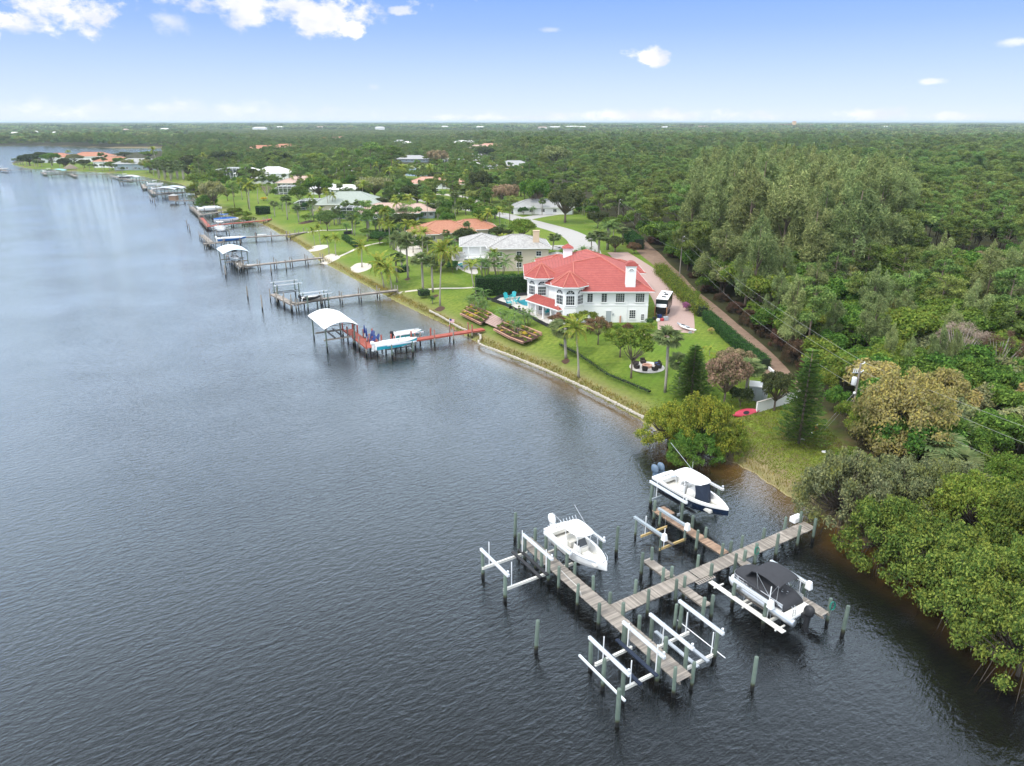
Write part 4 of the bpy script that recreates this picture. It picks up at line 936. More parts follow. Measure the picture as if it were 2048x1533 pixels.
# ---------------------------------------------------------------- boats
def hull_loft(L_, bm, dp, n=16, rake=.9, flare=.18, fine=2.3):
    """rows: keel, chine, lower side, upper side, sheer (starboard then mirrored)"""
    st = []
    for i in range(n + 1):
        t = i / n; x = -L_ / 2 + L_ * t; w = bm / 2 * (1 - max(0, (t - .42) / .58) ** fine) * (.93 + .07 * min(1, t * 4)); w = max(w, .02)
        kz = dp * (.0 + .72 * max(0, (t - .62) / .38) ** 2.2); sz_ = dp * (1 + .16 * t * t); cz = dp * (.24 + .42 * max(0, (t - .5) / .5) ** 1.8)
        wc = w * (.86 - .30 * max(0, (t - .55) / .45)); ox = rake * max(0, (t - .7) / .3) ** 2 * .0
        st.append([(x, 0, kz), (x, wc, cz), (x, w * (.93 - .1 * max(0, (t - .6) / .4)), cz + (sz_ - cz) * .33), (x, w * .98, cz + (sz_ - cz) * .74), (x, w, sz_)])
    return st
def make_hull(root, st, mats, bottom=0, side=1, top=2, z0=0.0):
    b = MB(); n = len(st)
    for s_ in (1, -1):
        for i in range(n - 1):
            for j in range(4):
                q_ = [st[i][j], st[i + 1][j], st[i + 1][j + 1], st[i][j + 1]]; q_ = [(x, y * s_, z + z0) for x, y, z in q_]
                b.poly(q_ if s_ > 0 else q_[::-1], (bottom, side, side, top)[j])
    tr_ = [(x, y, z + z0) for x, y, z in st[0]] + [(x, -y, z + z0) for x, y, z in st[0][:0:-1]]; b.poly(tr_, bottom)
    return b.build('hull', mats, root, world=False)
def liner(root, st, inset, zf, f0, f1, mats, z0=0.0, name='deck'):
    """gunwale, inner wall and cockpit floor between stations f0..f1, solid fore and aft deck beyond"""
    b = MB(); n = len(st); S_ = [s_[4] for s_ in st]
    for i in range(n - 1):
        (x0, w0, a0), (x1, w1, a1) = S_[i], S_[i + 1]; a0 += z0 + .004; a1 += z0 + .004
        open_ = f0 <= i < f1
        if open_:
            i0, i1 = max(.05, w0 - inset), max(.05, w1 - inset)
            for s_ in (1, -1):
                q_ = [(x0, s_ * w0, a0), (x1, s_ * w1, a1), (x1, s_ * i1, a1), (x0, s_ * i0, a0)]; b.poly(q_[::-1] if s_ > 0 else q_)
                q_ = [(x0, s_ * i0, a0), (x1, s_ * i1, a1), (x1, s_ * i1 * .94, zf), (x0, s_ * i0 * .94, zf)]; b.poly(q_[::-1] if s_ > 0 else q_)
            b.poly([(x0, -i0 * .94, zf), (x1, -i1 * .94, zf), (x1, i1 * .94, zf), (x0, i0 * .94, zf)], 1)
        else: b.poly([(x0, -w0, a0), (x1, -w1, a1), (x1, 0, a1 + .05), (x0, 0, a0 + .05)]); b.poly([(x0, 0, a0 + .05), (x1, 0, a1 + .05), (x1, w1, a1), (x0, w0, a0)])
    for i in (f0, f1):
        x, w, a = S_[i]; w = max(.05, w - inset); a += z0; b.poly([(x, -w, a), (x, w, a), (x, w * .94, zf), (x, -w * .94, zf)])
    return b.build(name, mats, root, world=False)
def outboard(root, x, y, z, m_, s=1.0):
    b = MB(); b.lathe([(.001, 0), (.22, .02), (.30, .18), (.31, .42), (.26, .62), (.15, .72), (.001, .75)], 14, (0, 0, 0), sx=1.25, sy=.85)
    b.v = [(x + p[0] * s - .12 * (p[2]) * s, y + p[1] * s, z + p[2] * s) for p in b.v]
    o = b.build('outboard_motor', m_, root, world=False, smooth=True)
    k = MB(); k.box((x, y, z - .45 * s), (.26 * s, .2 * s, .95 * s), taper=1.25); k.box((x + .25 * s, y, z - .12 * s), (.34 * s, .3 * s, .3 * s)); k.box((x - .02, y, z - 1.0 * s), (.5 * s, .05, .25 * s)); k.lathe([(.001, -.28), (.08, -.2), (.09, .1), (.02, .24)], 8, (x, y, z - 1.05 * s)); k.build('motor_leg', m_, o, world=False)
    return o
def hardtop(root, x0, x1, w, z, m_, zf, th=.09, bow=.25, legs=True, lm='gel', xl=None):
    b = MB(); n = 8; rings = []
    for zz, k in ((z, .97), (z + th * .55, 1.0), (z + th, .93)):
        ring = []
        for i in range(n * 4):
            a = 2 * math.pi * i / (n * 4); ex = .42; cx_, sy_ = math.cos(a), math.sin(a)
            px_ = (abs(cx_) ** ex) * (1 if cx_ > 0 else -1); py_ = (abs(sy_) ** ex) * (1 if sy_ > 0 else -1)
            X = (x0 + x1) / 2 + px_ * (x1 - x0) / 2 * k + bow * max(0, px_) * (1 - py_ * py_) ; Y = py_ * w / 2 * k * (1 - .1 * max(0, px_)); ring.append((X, Y, zz + .07 * (1 - (2 * Y / w) ** 2)))
        rings.append(ring)
    b.loft(rings, close=True); b.poly(rings[-1]); b.poly(rings[0][::-1])
    o = b.build('hardtop', m_, root, world=False, smooth=False)
    if legs:
        for s_ in (1, -1):
            for X, Xb in ((x0 + .35, x0 + .75), (x1 - .3, x1 - .55)):
                k = MB(); k.tube([(Xb, s_ * w * .30, zf), (X, s_ * w * .38, z + .05)], .035, 6); k.build('top_leg', M[lm], o, world=False)
    return o
def put_boat(name, label, a, b, keel, bow_to_plus_b=True):
    return thing(name, label, 'boat', D(a, b, keel), (DA - math.pi / 2) if bow_to_plus_b else (DA + math.pi / 2))

# white centre console
w1 = put_boat('centre_console_boat', 'all white centre console with white hard top and single white outboard on a lift', 2.5, -7.95, 1.25); w1.scale = (1.13, 1.1, 1.08)
st = hull_loft(7.3, 2.55, 1.25); make_hull(w1, st, [M['gel'], M['gel'], M['gel']]); liner(w1, st, .22, .62, 1, 13, [M['gel'], M['cream']])
st2 = MB(); [st2.tube([(-3.6 + .46 * i, s_ * (st[i][4][1] + .01), st[i][4][2] - .06) for i in range(15)], .03, 5) for s_ in (1, -1)]; st2.build('rub_rail', M['grey'], w1, world=False)
k = MB(); k.box((.1, 0, 1.05), (1.05, .85, .85), bev=.08, taper=.85); k.build('console', M['gel'], w1, world=False)
k = MB(); k.poly([(.55, -.42, 1.45), (.55, .42, 1.45), (.25, .36, 2.0), (.25, -.36, 2.0)]); k.box((.05, 0, 1.5), (.5, .8, .1)); k.build('windshield', M['glass'], w1, world=False)
k = MB(); k.box((-.95, 0, .95), (.55, .95, .6), bev=.06); k.box((-1.2, 0, 1.45), (.12, .95, .5), bev=.04); k.build('helm_seat', M['cream'], w1, world=False)
k = MB(); k.box((1.15, 0, .85), (.75, .7, .4), bev=.06); k.box((.72, 0, 1.2), (.12, .7, .5), bev=.04); k.build('front_seat', M['cream'], w1, world=False)
k = MB(); k.box((-2.95, 0, 1.05), (.5, 2.0, .42), bev=.05); k.build('stern_bench', M['cream'], w1, world=False)
k = MB(); k.box((2.3, 0, 1.0), (1.3, 1.3, .3), bev=.08); k.build('bow_cushion', M['cream'], w1, world=False)
ht = hardtop(w1, -1.55, .95, 1.95, 2.72, M['gel'], .65)
k = MB(); [k.tube([(-1.55, y, 2.78), (-1.75, y, 3.05)], .03, 5) for y in np.linspace(-.8, .8, 6)]; k.build('rod_holder', M['alu'], ht, world=False)
outboard(w1, -4.0, 0, 1.3, M['gel'], 1.15)
k = MB(); [k.tube([(2.2, s_ * .95, 1.42), (2.9, s_ * .6, 1.6), (3.5, s_ * .15, 1.66)], .02, 5) for s_ in (1, -1)]; k.build('bow_rail', M['alu'], w1, world=False)
k = MB(); [k.box((3.2 + .05 * i, .12 - .12 * i, 1.475), (.1, .07, .02)) for i in range(3)]; k.build('cleat', M['black'], w1, world=False)
k = MB(); [k.tube([(-.1 + .0 * i, s_ * .8, 2.8), (-2.4, s_ * 1.2, 3.6)], .012, 4) for i, s_ in enumerate((1, -1))]; k.build('antenna', M['white'], w1, world=False)

# navy centre console
w2 = put_boat('centre_console_boat', 'navy and white centre console with white hard top, navy front curtain and twin blue-grey outboards', 18.75, -9.4, 1.3); w2.scale = (1.16, 1.1, 1.1)
st = hull_loft(8.4, 2.9, 1.45, fine=2.5); hb_ = make_hull(w2, st, [M['gel'], M['navy'], M['gel']]); liner(w2, st, .24, .72, 1, 14, [M['gel'], M['cream']])
k = MB(); [k.tube([(-4.2 + 8.4 / 16 * i, s_ * (st[i][4][1] + .012), st[i][4][2] - .05) for i in range(16)], .03, 5) for s_ in (1, -1)]; k.build('rub_rail', M['gel'], w2, world=False)
k = MB(); k.box((.1, 0, 1.2), (1.3, 1.0, 1.0), bev=.08, taper=.88); k.build('console', M['gel'], w2, world=False)
k = MB(); k.loft([[(.95, -.98, 2.82), (1.35, -.5, 2.84), (1.42, 0, 2.85), (1.35, .5, 2.84), (.95, .98, 2.82)], [(1.05, -.92, 1.9), (1.6, -.5, 1.95), (1.7, 0, 1.96), (1.6, .5, 1.95), (1.05, .92, 1.9)], [(.85, -.85, 1.0), (1.75, -.45, 1.05), (1.9, 0, 1.06), (1.75, .45, 1.05), (.85, .85, 1.0)]]); k.build('front_curtain', M['navycloth'], w2, world=False)
k = MB(); [k.box((-1.0, y, 1.25), (.55, .5, .95), bev=.06) for y in (-.32, .32)]; [k.box((-1.2, y, 1.75), (.14, .5, .5), bev=.04) for y in (-.32, .32)]; k.build('helm_seat', M['gel'], w2, world=False)
k = MB(); [k.box((-.85, -.33, 1.35 + .14 * i), (.02, .3, .06)) for i in range(4)]; [k.box((-1.28, y, 1.6), (.02, .4, .4)) for y in (-.32, .32)]; k.build('dash_gauge', M['black'], w2, world=False)
k = MB(); k.box((-3.4, 0, 1.2), (.45, 2.1, .5), bev=.05); k.build('stern_bench', M['gel'], w2, world=False)
k = MB(); k.box((-3.1, .6, 1.475), (.3, .7, .03)); k.build('stern_pad', M['grey'], w2, world=False)
for s_ in (1, -1):
    k = MB(); k.box((2.2, s_ * .72, .95), (1.5, .45, .4), bev=.06); k.build('bow_seat', M['cream'], w2, world=False)
k = MB(); k.lathe([(.001, .76), (.28, .76), (.28, .79), (.001, .79)], 14, (2.75, 0, 0)); k.build('bow_hatch', M['cream'], w2, world=False)
k = MB(); k.box((2.75, 0, .86), (.08, .08, .14)); k.build('table_post', M['black'], w2, world=False)
ht = hardtop(w2, -2.0, 1.15, 2.35, 2.85, M['gel'], .75, bow=.35)
k = MB(); k.box((.45, .3, 3.06), (.5, .4, .1), bev=.03); k.box((.3, -.3, 3.05), (.12, 1.1, .1)); k.build('radar_bar', M['white'], ht, world=False)
k = MB(); k.tube([(-1.2, .95, 2.95), (-4.6, 1.3, 4.4)], .02, 5); k.tube([(-1.3, 1.02, 2.95), (-1.3, 1.02, 3.8)], .015, 4); k.build('outrigger', M['alu'], ht, world=False)
for y in (-.42, .42): outboard(w2, -4.75, y, 1.42, M['bluegrey'], 1.12)
def marks(root, x0, y, z, n, w, h, rnd, m_):
    """worn, unreadable row of pale hull marks"""
    k_ = MB(); r_ = random.Random(rnd)
    for i_ in range(n):
        x = x0 + i_ * w * 1.5
        for _ in range(3):
            a_, c_ = r_.uniform(0, w), r_.uniform(0, h); k_.box((x + a_, y, z + c_), (w * r_.uniform(.2, .8), .01, h * r_.uniform(.12, .5)))
    return k_.build('hull_marking', m_, root, world=False)
marks(hb_, -3.55, -1.43, .84, 6, .14, .2, 2, M['galv'])

# pontoon boat
w3 = put_boat('pontoon_boat', 'silver pontoon boat under black canvas cover and bimini with black outboard', 12.35, 5.95, 1.3, False); w3.scale = (1.04, 1.08, 1.18)
for y in (-.95, .95):
    k = MB(); k.tube([(-3.3, y, .32), (-3.25, y, .32), (2.5, y, .32), (2.95, y, .38), (3.25, y, .5), (3.4, y, .62)], [.2, .31, .31, .26, .16, .04], 14); k.build('pontoon', M['alu'], w3, world=False, smooth=True)
def rounded(L0, L1, w, r_, n=5):
    pts_ = [(L0, -w), ]
    for i in range(n + 1): a = -math.pi / 2 + math.pi / 2 * i / n; pts_.append((L1 - r_ + r_ * math.cos(a), -w + r_ + r_ * math.sin(a)))
    for i in range(n + 1): a = math.pi / 2 * i / n; pts_.append((L1 - r_ + r_ * math.cos(a), w - r_ + r_ * math.sin(a)))
    return pts_ + [(L0, w)]
k = MB(); k.prism(rounded(-3.15, 3.3, 1.28, .7), .66, .78); k.build('deck', [M['gel']], w3, world=False)
k = MB()
for i in range(1, 12):
    a, b_ = rounded(-2.2, 3.05, 1.2, .65)[i], rounded(-2.2, 3.05, 1.2, .65)[i + 1]
    for z_ in (.88, 1.12, 1.34): k.tube([(a[0], a[1], z_), (b_[0], b_[1], z_)], .02, 4)
for s_ in (1, -1):
    for z_ in (.88, 1.12, 1.34): k.tube([(-2.2, s_ * 1.2, z_), (2.4, s_ * 1.2, z_)], .022, 4)
    for x in np.linspace(-2.2, 2.4, 8): k.tube([(x, s_ * 1.2, .78), (x, s_ * 1.2, 1.34)], .018, 4)
k.build('railing', M['alu'], w3, world=False)
k = MB()
for s_ in (1, -1): k.box((.1, s_ * 1.19, 1.08), (4.5, .02, .42))
k.build('side_panel', M['grey'], w3, world=False)
k = MB(); rings = []
for x, w_, h in ((-2.35, 1.16, .95), (-2.2, 1.2, 1.2), (-1.6, 1.22, 1.42), (-.4, 1.22, 1.5), (.3, 1.22, 1.62), (1.2, 1.22, 1.66), (2.2, 1.2, 1.6), (2.75, 1.05, 1.5), (3.05, .75, 1.38), (3.12, .3, 1.15)):
    rings.append([(x, -w_, .86), (x, -w_, h - .22), (x, -w_ * .86, h - .04), (x, -w_ * .3, h + .02 + .02 * math.sin(x * 7)), (x, w_ * .3, h + .03 + .02 * math.cos(x * 6)), (x, w_ * .86, h - .04), (x, w_, h - .22), (x, w_, .86)])
k.loft(rings, cap=True); k.build('canvas_cover', M['blackcloth'], w3, world=False, smooth=True)
k = MB(); rings = []
for x, z_ in ((-1.65, 2.58), (-1.3, 2.72), (-.4, 2.82), (.5, 2.78), (1.0, 2.66)):
    rings.append([(x, y, z_ - .16 * (y / 1.2) ** 4 - .03 * (y / 1.2) ** 2) for y in np.linspace(-1.22, 1.22, 9)])
k.loft(rings); k.loft([[(x, y, z_ - .03) for x, y, z_ in r_] for r_ in rings][::-1])
k.loft([rings[-1], [(1.35, y * .98, 2.2 - .1 * abs(y)) for y in np.linspace(-1.22, 1.22, 9)], [(1.75, y * .95, 1.68) for y in np.linspace(-1.22, 1.22, 9)]])
k.build('bimini_top', M['blackcloth'], w3, world=False, smooth=True)
for s_ in (1, -1):
    k = MB(); k.tube([(.2, s_ * 1.22, 1.36), (.55, s_ * 1.2, 2.6)], .022, 5); k.tube([(-.9, s_ * 1.22, 1.36), (.5, s_ * 1.2, 2.5)], .022, 5); k.tube([(-.9, s_ * 1.22, 1.36), (-1.55, s_ * 1.2, 2.56)], .022, 5); k.tube([(-1.6, s_ * 1.2, 1.36), (-1.6, s_ * 1.2, 2.5)], .022, 5); k.build('bimini_frame', M['alu'], w3, world=False)
k = MB(); k.box((-2.75, 0, .795), (.75, 2.3, .03)); k.build('stern_platform', M['cream'], w3, world=False)
k = MB(); [k.tube([(-3.1, y, .8), (-3.1, y, 1.45), (-2.9, y, 1.6)], .025, 5) for y in (.8, 1.1)]; [k.tube([(-3.1, .8, z_), (-3.1, 1.1, z_)], .022, 5) for z_ in (.95, 1.15, 1.35)]; k.build('boarding_ladder', M['alu'], w3, world=False)
outboard(w3, -3.65, 0, .85, M['black'], 1.15)
k = MB(); [k.poly([(x + dx * s__, y + dy * s__, 1.545) for dx, dy in ((-.12, 0), (0, -.05), (.13, .02), (.02, .07))]) for x, y, s__ in ((-1.2, .1, 1), (-1.45, -.25, .8), (-1.05, -.15, .6), (-1.6, .05, .5))]; k.build('pale_canvas_mark', M['grey'], w3, world=False)  # pale grey flat marks on top of the canvas cover
marks(w3, .8, 1.215, .93, 8, .12, .2, 5, M['white'])

# ================================================================ RED DOCK
class Frame:
    def __init__(s, o, ang): s.o = Vector((o[0], o[1], 0)); s.a = ang; s.f1 = Vector((math.cos(ang), math.sin(ang), 0)); s.f2 = Vector((-math.sin(ang), math.cos(ang), 0))
    def __call__(s, a, b, z=0.0): return s.o + s.f1 * a + s.f2 * b + Vector((0, 0, z))
RF = Frame((-26.0, 124.2), R(30))
rd = thing('red_dock', 'dock with red painted deck and red posts below the white house', 'dock', RF(0, 0))
def deck_on(root, F_, a0, a1, b0, b1, along, mt, z=1.4, gap=.3, name='deck_board'):
    lo, hi = (a0, a1) if along == 'a' else (b0, b1); n = max(1, int((hi - lo) / gap)); k_ = MB()
    for i in range(n):
        t = lo + (i + .5) * (hi - lo) / n; c = F_(t, (b0 + b1) / 2, z) if along == 'a' else F_((a0 + a1) / 2, t, z); sz_ = (gap * .93, b1 - b0, .05) if along == 'a' else (a1 - a0, gap * .93, .05)
        k_.box(c, sz_, F_.a)
    k_.build('decking', mt, root, kind='stuff'); s_ = MB()
    for f_ in (.03, .97):
        if along == 'a': s_.beam(F_(lo, b0 + f_ * (b1 - b0), z - .15), F_(hi, b0 + f_ * (b1 - b0), z - .15), .07, .24)
        else: s_.beam(F_(a0 + f_ * (a1 - a0), lo, z - .15), F_(a0 + f_ * (a1 - a0), hi, z - .15), .07, .24)
    s_.build('stringer', mt if mt is M['redwood'] else M['stringer'], root)
deck_on(rd, RF, .92, 23.5, -.75, .75, 'a', M['redwood']); deck_on(rd, RF, -.9, .9, -1.0, 13.0, 'b', M['redwood']); deck_on(rd, RF, .92, 2.6, 1.2, 6.2, 'b', M['redwood'])
for a, b in [(x, s_ * .88) for x in (4.5, 8.5, 12.5, 16.5, 20.5) for s_ in (-1, 1)] + [(s_ * 1.02, y) for y in (-.9, 3, 6.5, 10, 13) for s_ in (-1, 1)] + [(2.7, 1.2), (2.7, 6.2)]:
    q_ = RF(a, b); piling(rd, q_, 2.75, M['oldpiling'], 1.05); pz = MB(); pz.lathe([(.15, 1.35), (.15, 2.75), (.1, 2.9), (.001, 2.92)], 9, (q_.x, q_.y, 0)); pz.build('red_post_sleeve', M['redwood'], rd, smooth=True)
def canopy_lift(label, F_, a0, a1, b0, b1, z0, rise, posts=True, m_=None, group=None):
    r_ = thing('lift_canopy', label, 'canopy', F_((a0 + a1) / 2, (b0 + b1) / 2), group=group); k_ = MB(); n = 12
    for dz in (0, -.06):
        rings = [[F_(a0 + (a1 - a0) * i / n, b, z0 + rise * math.sin(math.pi * (.12 + .76 * i / n)) - rise * math.sin(math.pi * .12) + dz) for i in range(n + 1)] for b in np.linspace(b0, b1, 9)]
        k_.loft(rings if not dz else rings[::-1])
    k_.build('canvas', m_ or M['canvas'], r_, smooth=True)
    for a in (a0 + .5, a1 - .5):
        for b in (b0 + 1.2, b1 - 1.2): piling(r_, F_(a, b), z0 - .15, M['piling'], 1.1)
        k_ = MB(); k_.beam(F_(a, b0 + .4, z0 - .1), F_(a, b1 - .4, z0 - .1), .16, .25); k_.build('top_beam', M['oldpiling'], r_)
    for b in (b0 + 1.5, (b0 + b1) / 2, b1 - 1.5):
        k_ = MB(); k_.beam(F_(a0 + .5, b, z0 + .02), F_(a1 - .5, b, z0 + .02), .1, .1); k_.build('cross_tie', M['oldpiling'], r_)
    for b in (b0 + 2.6, b1 - 3.2):
        k_ = MB(); k_.beam(F_(a0 + .4, b, 1.5), F_(a1 - .4, b, 1.5), .2, .3); k_.build('cradle_beam', M['oldpiling'], r_)
    for a in ((a0 * .62 + a1 * .38), (a0 * .38 + a1 * .62)):
        k_ = MB(); k_.beam(F_(a, b0 + 2.2, 1.78), F_(a, b1 - 2.6, 1.78), .28, .16); k_.build('bunk', M['black'], r_)
    return r_
M['canvas'] = mat('white_canvas', (.80, .80, .78), .7, .03); M['bluecanvas'] = mat('pale_blue_canvas', (.60, .70, .76), .7, .04); M['tealcanvas'] = mat('teal_canvas', (.22, .45, .46), .7, .06); M['greycanvas'] = mat('silver_canvas', (.48, .52, .56), .6, .06)
canopy_lift('white arched canvas canopy over the empty lift at the red dock', RF, -6.7, -.3, 5.0, 16.4, 4.35, 1.5)

def powerboat(label, loc, ang, L_, bm, dp, side, top=None, topm='gel', motor='gel', cover=None, group=None, name='motor_boat'):
    r_ = thing(name, label, 'boat', loc, ang, group); st = hull_loft(L_, bm, dp, 12); make_hull(r_, st, [M['gel'], side, M['gel']]); liner(r_, st, .2, dp * .5, 1, 10, [M['gel'], M['cream']])
    if cover:
        k_ = MB(); rings = []
        for i, s_ in enumerate(st[:-1]):
            x, w_, z_ = s_[4]; h = .12 + .45 * math.sin(math.pi * min(1, (i + .5) / 12)) ; rings.append([(x, -w_ * 1.02, z_ - .08), (x, -w_ * .75, z_ + h * .6), (x, 0, z_ + h), (x, w_ * .75, z_ + h * .6), (x, w_ * 1.02, z_ - .08)])
        k_.loft(rings, cap=True); k_.build('boat_cover', cover, r_, world=False, smooth=True)
    else:
        k_ = MB(); k_.box((-.1 * L_ * .3, 0, dp * .85), (1.0, .8, dp * .75), bev=.07, taper=.85); k_.build('console', M['gel'], r_, world=False)
        k_ = MB(); k_.box((-.16 * L_, 0, dp * .78), (.5, .9, dp * .55), bev=.05); k_.build('helm_seat', M['cream'], r_, world=False)
        k_ = MB(); k_.box((-.38 * L_, 0, dp * .78), (.45, bm * .7, dp * .4), bev=.05); k_.build('stern_bench', M['cream'], r_, world=False)
    if top: hardtop(r_, -.22 * L_, .1 * L_, bm * .78, dp + top, M[topm], dp * .5)
    outboard(r_, -L_ / 2 - .35, 0, dp * .95, M[motor], 1.0)
    return r_
M['cyan'] = mat('turquoise_gelcoat', (.02, .30, .42), .25, .2, .6, coat=.4, col2=(.05, .48, .55)); M['blue'] = mat('blue_gelcoat', (.02, .12, .36), .25, .1, coat=.4); M['bluecloth'] = mat('blue_canvas', (.012, .10, .36), .8, .15, bump=.02)
wb = powerboat('white and turquoise bowrider with wake tower on a lift at the red dock', RF(4.1, -2.7, 1.35), R(30), 8.2, 2.5, 1.15, M['cyan'], motor='gel')
k = MB(); [k.tube([(.2, s_ * 1.1, 1.15), (.6, s_ * .95, 2.3), (.6, 0, 2.45)], .04, 6) for s_ in (1, -1)]; k.build('wake_tower', M['white'], wb, world=False)
k = MB(); k.loft([[(1.2, y, 1.2), (.7, y * .9, 1.62)] for y in np.linspace(-1.0, 1.0, 7)]); k.build('windshield', M['glass'], wb, world=False)
def lift_simple(label, F_, a0, a1, b0, b1, zt=2.6, group=None, m_='oldpiling'):
    r_ = thing('boat_lift', label, 'boat lift', F_((a0 + a1) / 2, (b0 + b1) / 2), group=group)
    for a in (a0, a1):
        for b in (b0, b1): piling(r_, F_(a, b), zt, M[m_], 1.15)
    for b in (b0, b1):
        k_ = MB(); k_.beam(F_(a0 - .8, b, zt - .1), F_(a1 + .8, b, zt - .1), .14, .2); k_.build('top_beam', M['alubeam'], r_)
    for a in (a0 + .3, a1 - .3):
        k_ = MB(); k_.beam(F_(a, b0, 1.15), F_(a, b1, 1.15), .16, .22); k_.build('cradle_beam', M['galv'], r_)
    for b in ((b0 * .68 + b1 * .32), (b0 * .32 + b1 * .68)):
        k_ = MB(); k_.beam(F_(a0 - .6, b, 1.34), F_(a1 + .6, b, 1.34), .2, .12); k_.build('bunk', M['black'], r_)
    return r_
lift_simple('pale lift carrying the turquoise bowrider at the red dock', RF, 2.6, 6.6, -4.3, -1.15, 2.5, m_='piling')
lift_simple('lift carrying the small white and green boat behind the red walkway', RF, 6.4, 10.4, 1.2, 3.6, 2.4)
powerboat('small white boat with green trim behind the red walkway', RF(8.4, 2.4, 1.4), R(30), 5.6, 2.0, .9, M['turquoise'], motor='black')
def adirondack(label, loc, ang, m_, group=None, s=1.0):
    r_ = thing('lounge_chair', label, 'chair', loc, ang, group); r_.scale = (s, s, s)
    k_ = MB(); k_.raw([(-.3, -.28, .30), (.35, -.28, .42), (.35, .28, .42), (-.3, .28, .30), (-.3, -.28, .26), (.35, -.28, .38), (.35, .28, .38), (-.3, .28, .26)], [(0, 1, 2, 3), (7, 6, 5, 4), (0, 4, 5, 1), (1, 5, 6, 2), (2, 6, 7, 3), (3, 7, 4, 0)]); k_.build('seat', m_, r_, world=False)
    k_ = MB(); [k_.beam((-.28, y, .3), (-.62, y * 1.25, 1.12 - abs(y) * .5), .11, .03) for y in (-.24, -.12, 0, .12, .24)]; k_.build('backrest', m_, r_, world=False)
    for y in (-.34, .34):
        k_ = MB(); k_.box((0, y, .6), (.75, .12, .03)); k_.build('armrest', m_, r_, world=False)
        for x in (.32, -.32):
            k_ = MB(); k_.box((x, y, .29), (.08, .05, .58)); k_.build('leg', m_, r_, world=False)
    return r_
M['bluechair'] = mat('navy_blue_plastic', (.02, .05, .20), .5, .1)
for i, (a, b, t_) in enumerate(((1.2, 2.0, 200), (2.1, 2.6, 190), (1.3, 4.2, 170), (2.2, 5.0, 230))):
    adirondack(['navy chair nearest the bowrider on the red deck', 'navy chair at the outer edge of the red deck', 'navy chair in the middle of the red deck', 'navy chair next to the arched canopy on the red deck'][i], RF(a, b, 1.425), R(30 + t_), M['bluechair'], 'navy chairs on the red dock', 1.15)
for i, (a, b) in enumerate(((1.0, 5.6), (.6, 3.3))):
    u_ = thing('folded_umbrella', ['folded navy umbrella on the red deck next to the canopy', 'folded navy umbrella on the red deck beside the bowrider'][i], 'umbrella', RF(a, b, 1.425)); k = MB(); k.tube([(0, 0, 0), (0, 0, 2.7)], .03, 6); k.build('pole', M['white'], u_, world=False)
    k = MB(); k.lathe([(.05, .9), (.2, 1.0), (.16, 1.9), (.05, 2.6), (.001, 2.65)], 10); k.build('folded_canopy', M['bluechair'], u_, world=False, smooth=True); k = MB(); k.lathe([(.001, 0), (.3, 0), (.28, .1), (.001, .12)], 12); k.build('base', M['black'], u_, world=False)
fg = thing('small_flag', 'small red white and blue flag on a pole at the red dock', 'flag', RF(16.5, .95, 1.4)); k = MB(); k.tube([(0, 0, 0), (.1, 0, 2.9)], .025, 5); k.build('pole', M['white'], fg, world=False)
M['flagred'] = mat('flag_red', (.45, .05, .06), .8); M['flagblue'] = mat('flag_blue', (.03, .04, .2), .8)
k = MB()
for i in range(7): k.poly([(.1 + x, .05 * math.sin(x * 5), 2.05 + .1 * i + dz) for x, dz in ((0, 0), (.45, -.04), (.9, 0), (.9, .1), (.45, .06), (0, .1))], 0 if i % 2 == 0 else 1)
k.build('cloth', [M['flagred'], M['white']], fg, world=False); k = MB(); k.poly([(.1, .012, 2.4), (.48, .012, 2.38), (.48, .012, 2.75), (.1, .012, 2.75)]); k.poly([(.1, -.02, 2.75), (.48, -.02, 2.75), (.48, -.02, 2.38), (.1, -.02, 2.4)]); k.build('canton', M['flagblue'], fg, world=False)

# ================================================================ NEIGHBOURS' DOCKS
def plain_dock(label, pts, heads=(), w=1.5, sp=4.2, mt='planks', pm_='oldpiling', top=2.6, name='wooden_dock'):
    """walkway along world points, extra head platforms given as point pairs"""
    r_ = thing(name, label, 'dock', Vector((pts[0][0], pts[0][1], 0)))
    for (a, b) in [(pts[i], pts[i + 1]) for i in range(len(pts) - 1)] + list(heads):
        a, b = Vector((a[0], a[1], 0)), Vector((b[0], b[1], 0)); d = b - a; F_ = Frame((a.x, a.y), math.atan2(d.y, d.x)); ln = d.length
        deck_on(r_, F_, 0, ln, -w / 2, w / 2, 'a', M[mt], gap=.3)
        n = max(2, int(ln / sp) + 1)
        for i in range(n):
            for s_ in (-1, 1): piling(r_, F_(.3 + (ln - .6) * i / (n - 1), s_ * (w / 2 + .12)), top + random.uniform(-.2, .3), M[pm_], 1.0)
    return r_
def pw(px, py, z=1.4): return tuple(P(px, py, z)[:2])
d1 = plain_dock('grey dock with bare lift posts and black inflatable beyond the red dock', [pw(795, 580), pw(640, 598), pw(585, 609)], [(pw(590, 610), pw(546, 588))])
F1 = Frame(pw(590, 606), R(30))
lift_simple('bare lift with tall posts at the grey dock beyond the red one', Frame(pw(566, 585), R(30)), -1.5, 3.5, -1.5, 2.5, 3.6, m_='piling')
lift_simple('lift with white beam carrying the black inflatable', Frame(pw(618, 600), R(30)), -1.2, 3.6, -3.2, 0, 3.2, m_='piling')
rb = powerboat('black inflatable tender on the lift of the grey dock', Vector(pw(623, 601) + (1.55,)), R(30), 4.4, 1.9, .7, M['black'], motor='black', name='inflatable_tender')
k = MB(); [k.tube([(-2.1, s_ * .85, .6), (.8, s_ * .85, .62), (1.7, s_ * .45, .72), (2.0, 0, .8)], .22, 8) for s_ in (1, -1)]; k.build('air_tube', M['black'], rb, world=False, smooth=True)
d2 = plain_dock('brown dock leading to the pale blue arched canopy', [pw(645, 515), pw(482, 533)], [(pw(486, 534), pw(459, 511))], w=1.8)
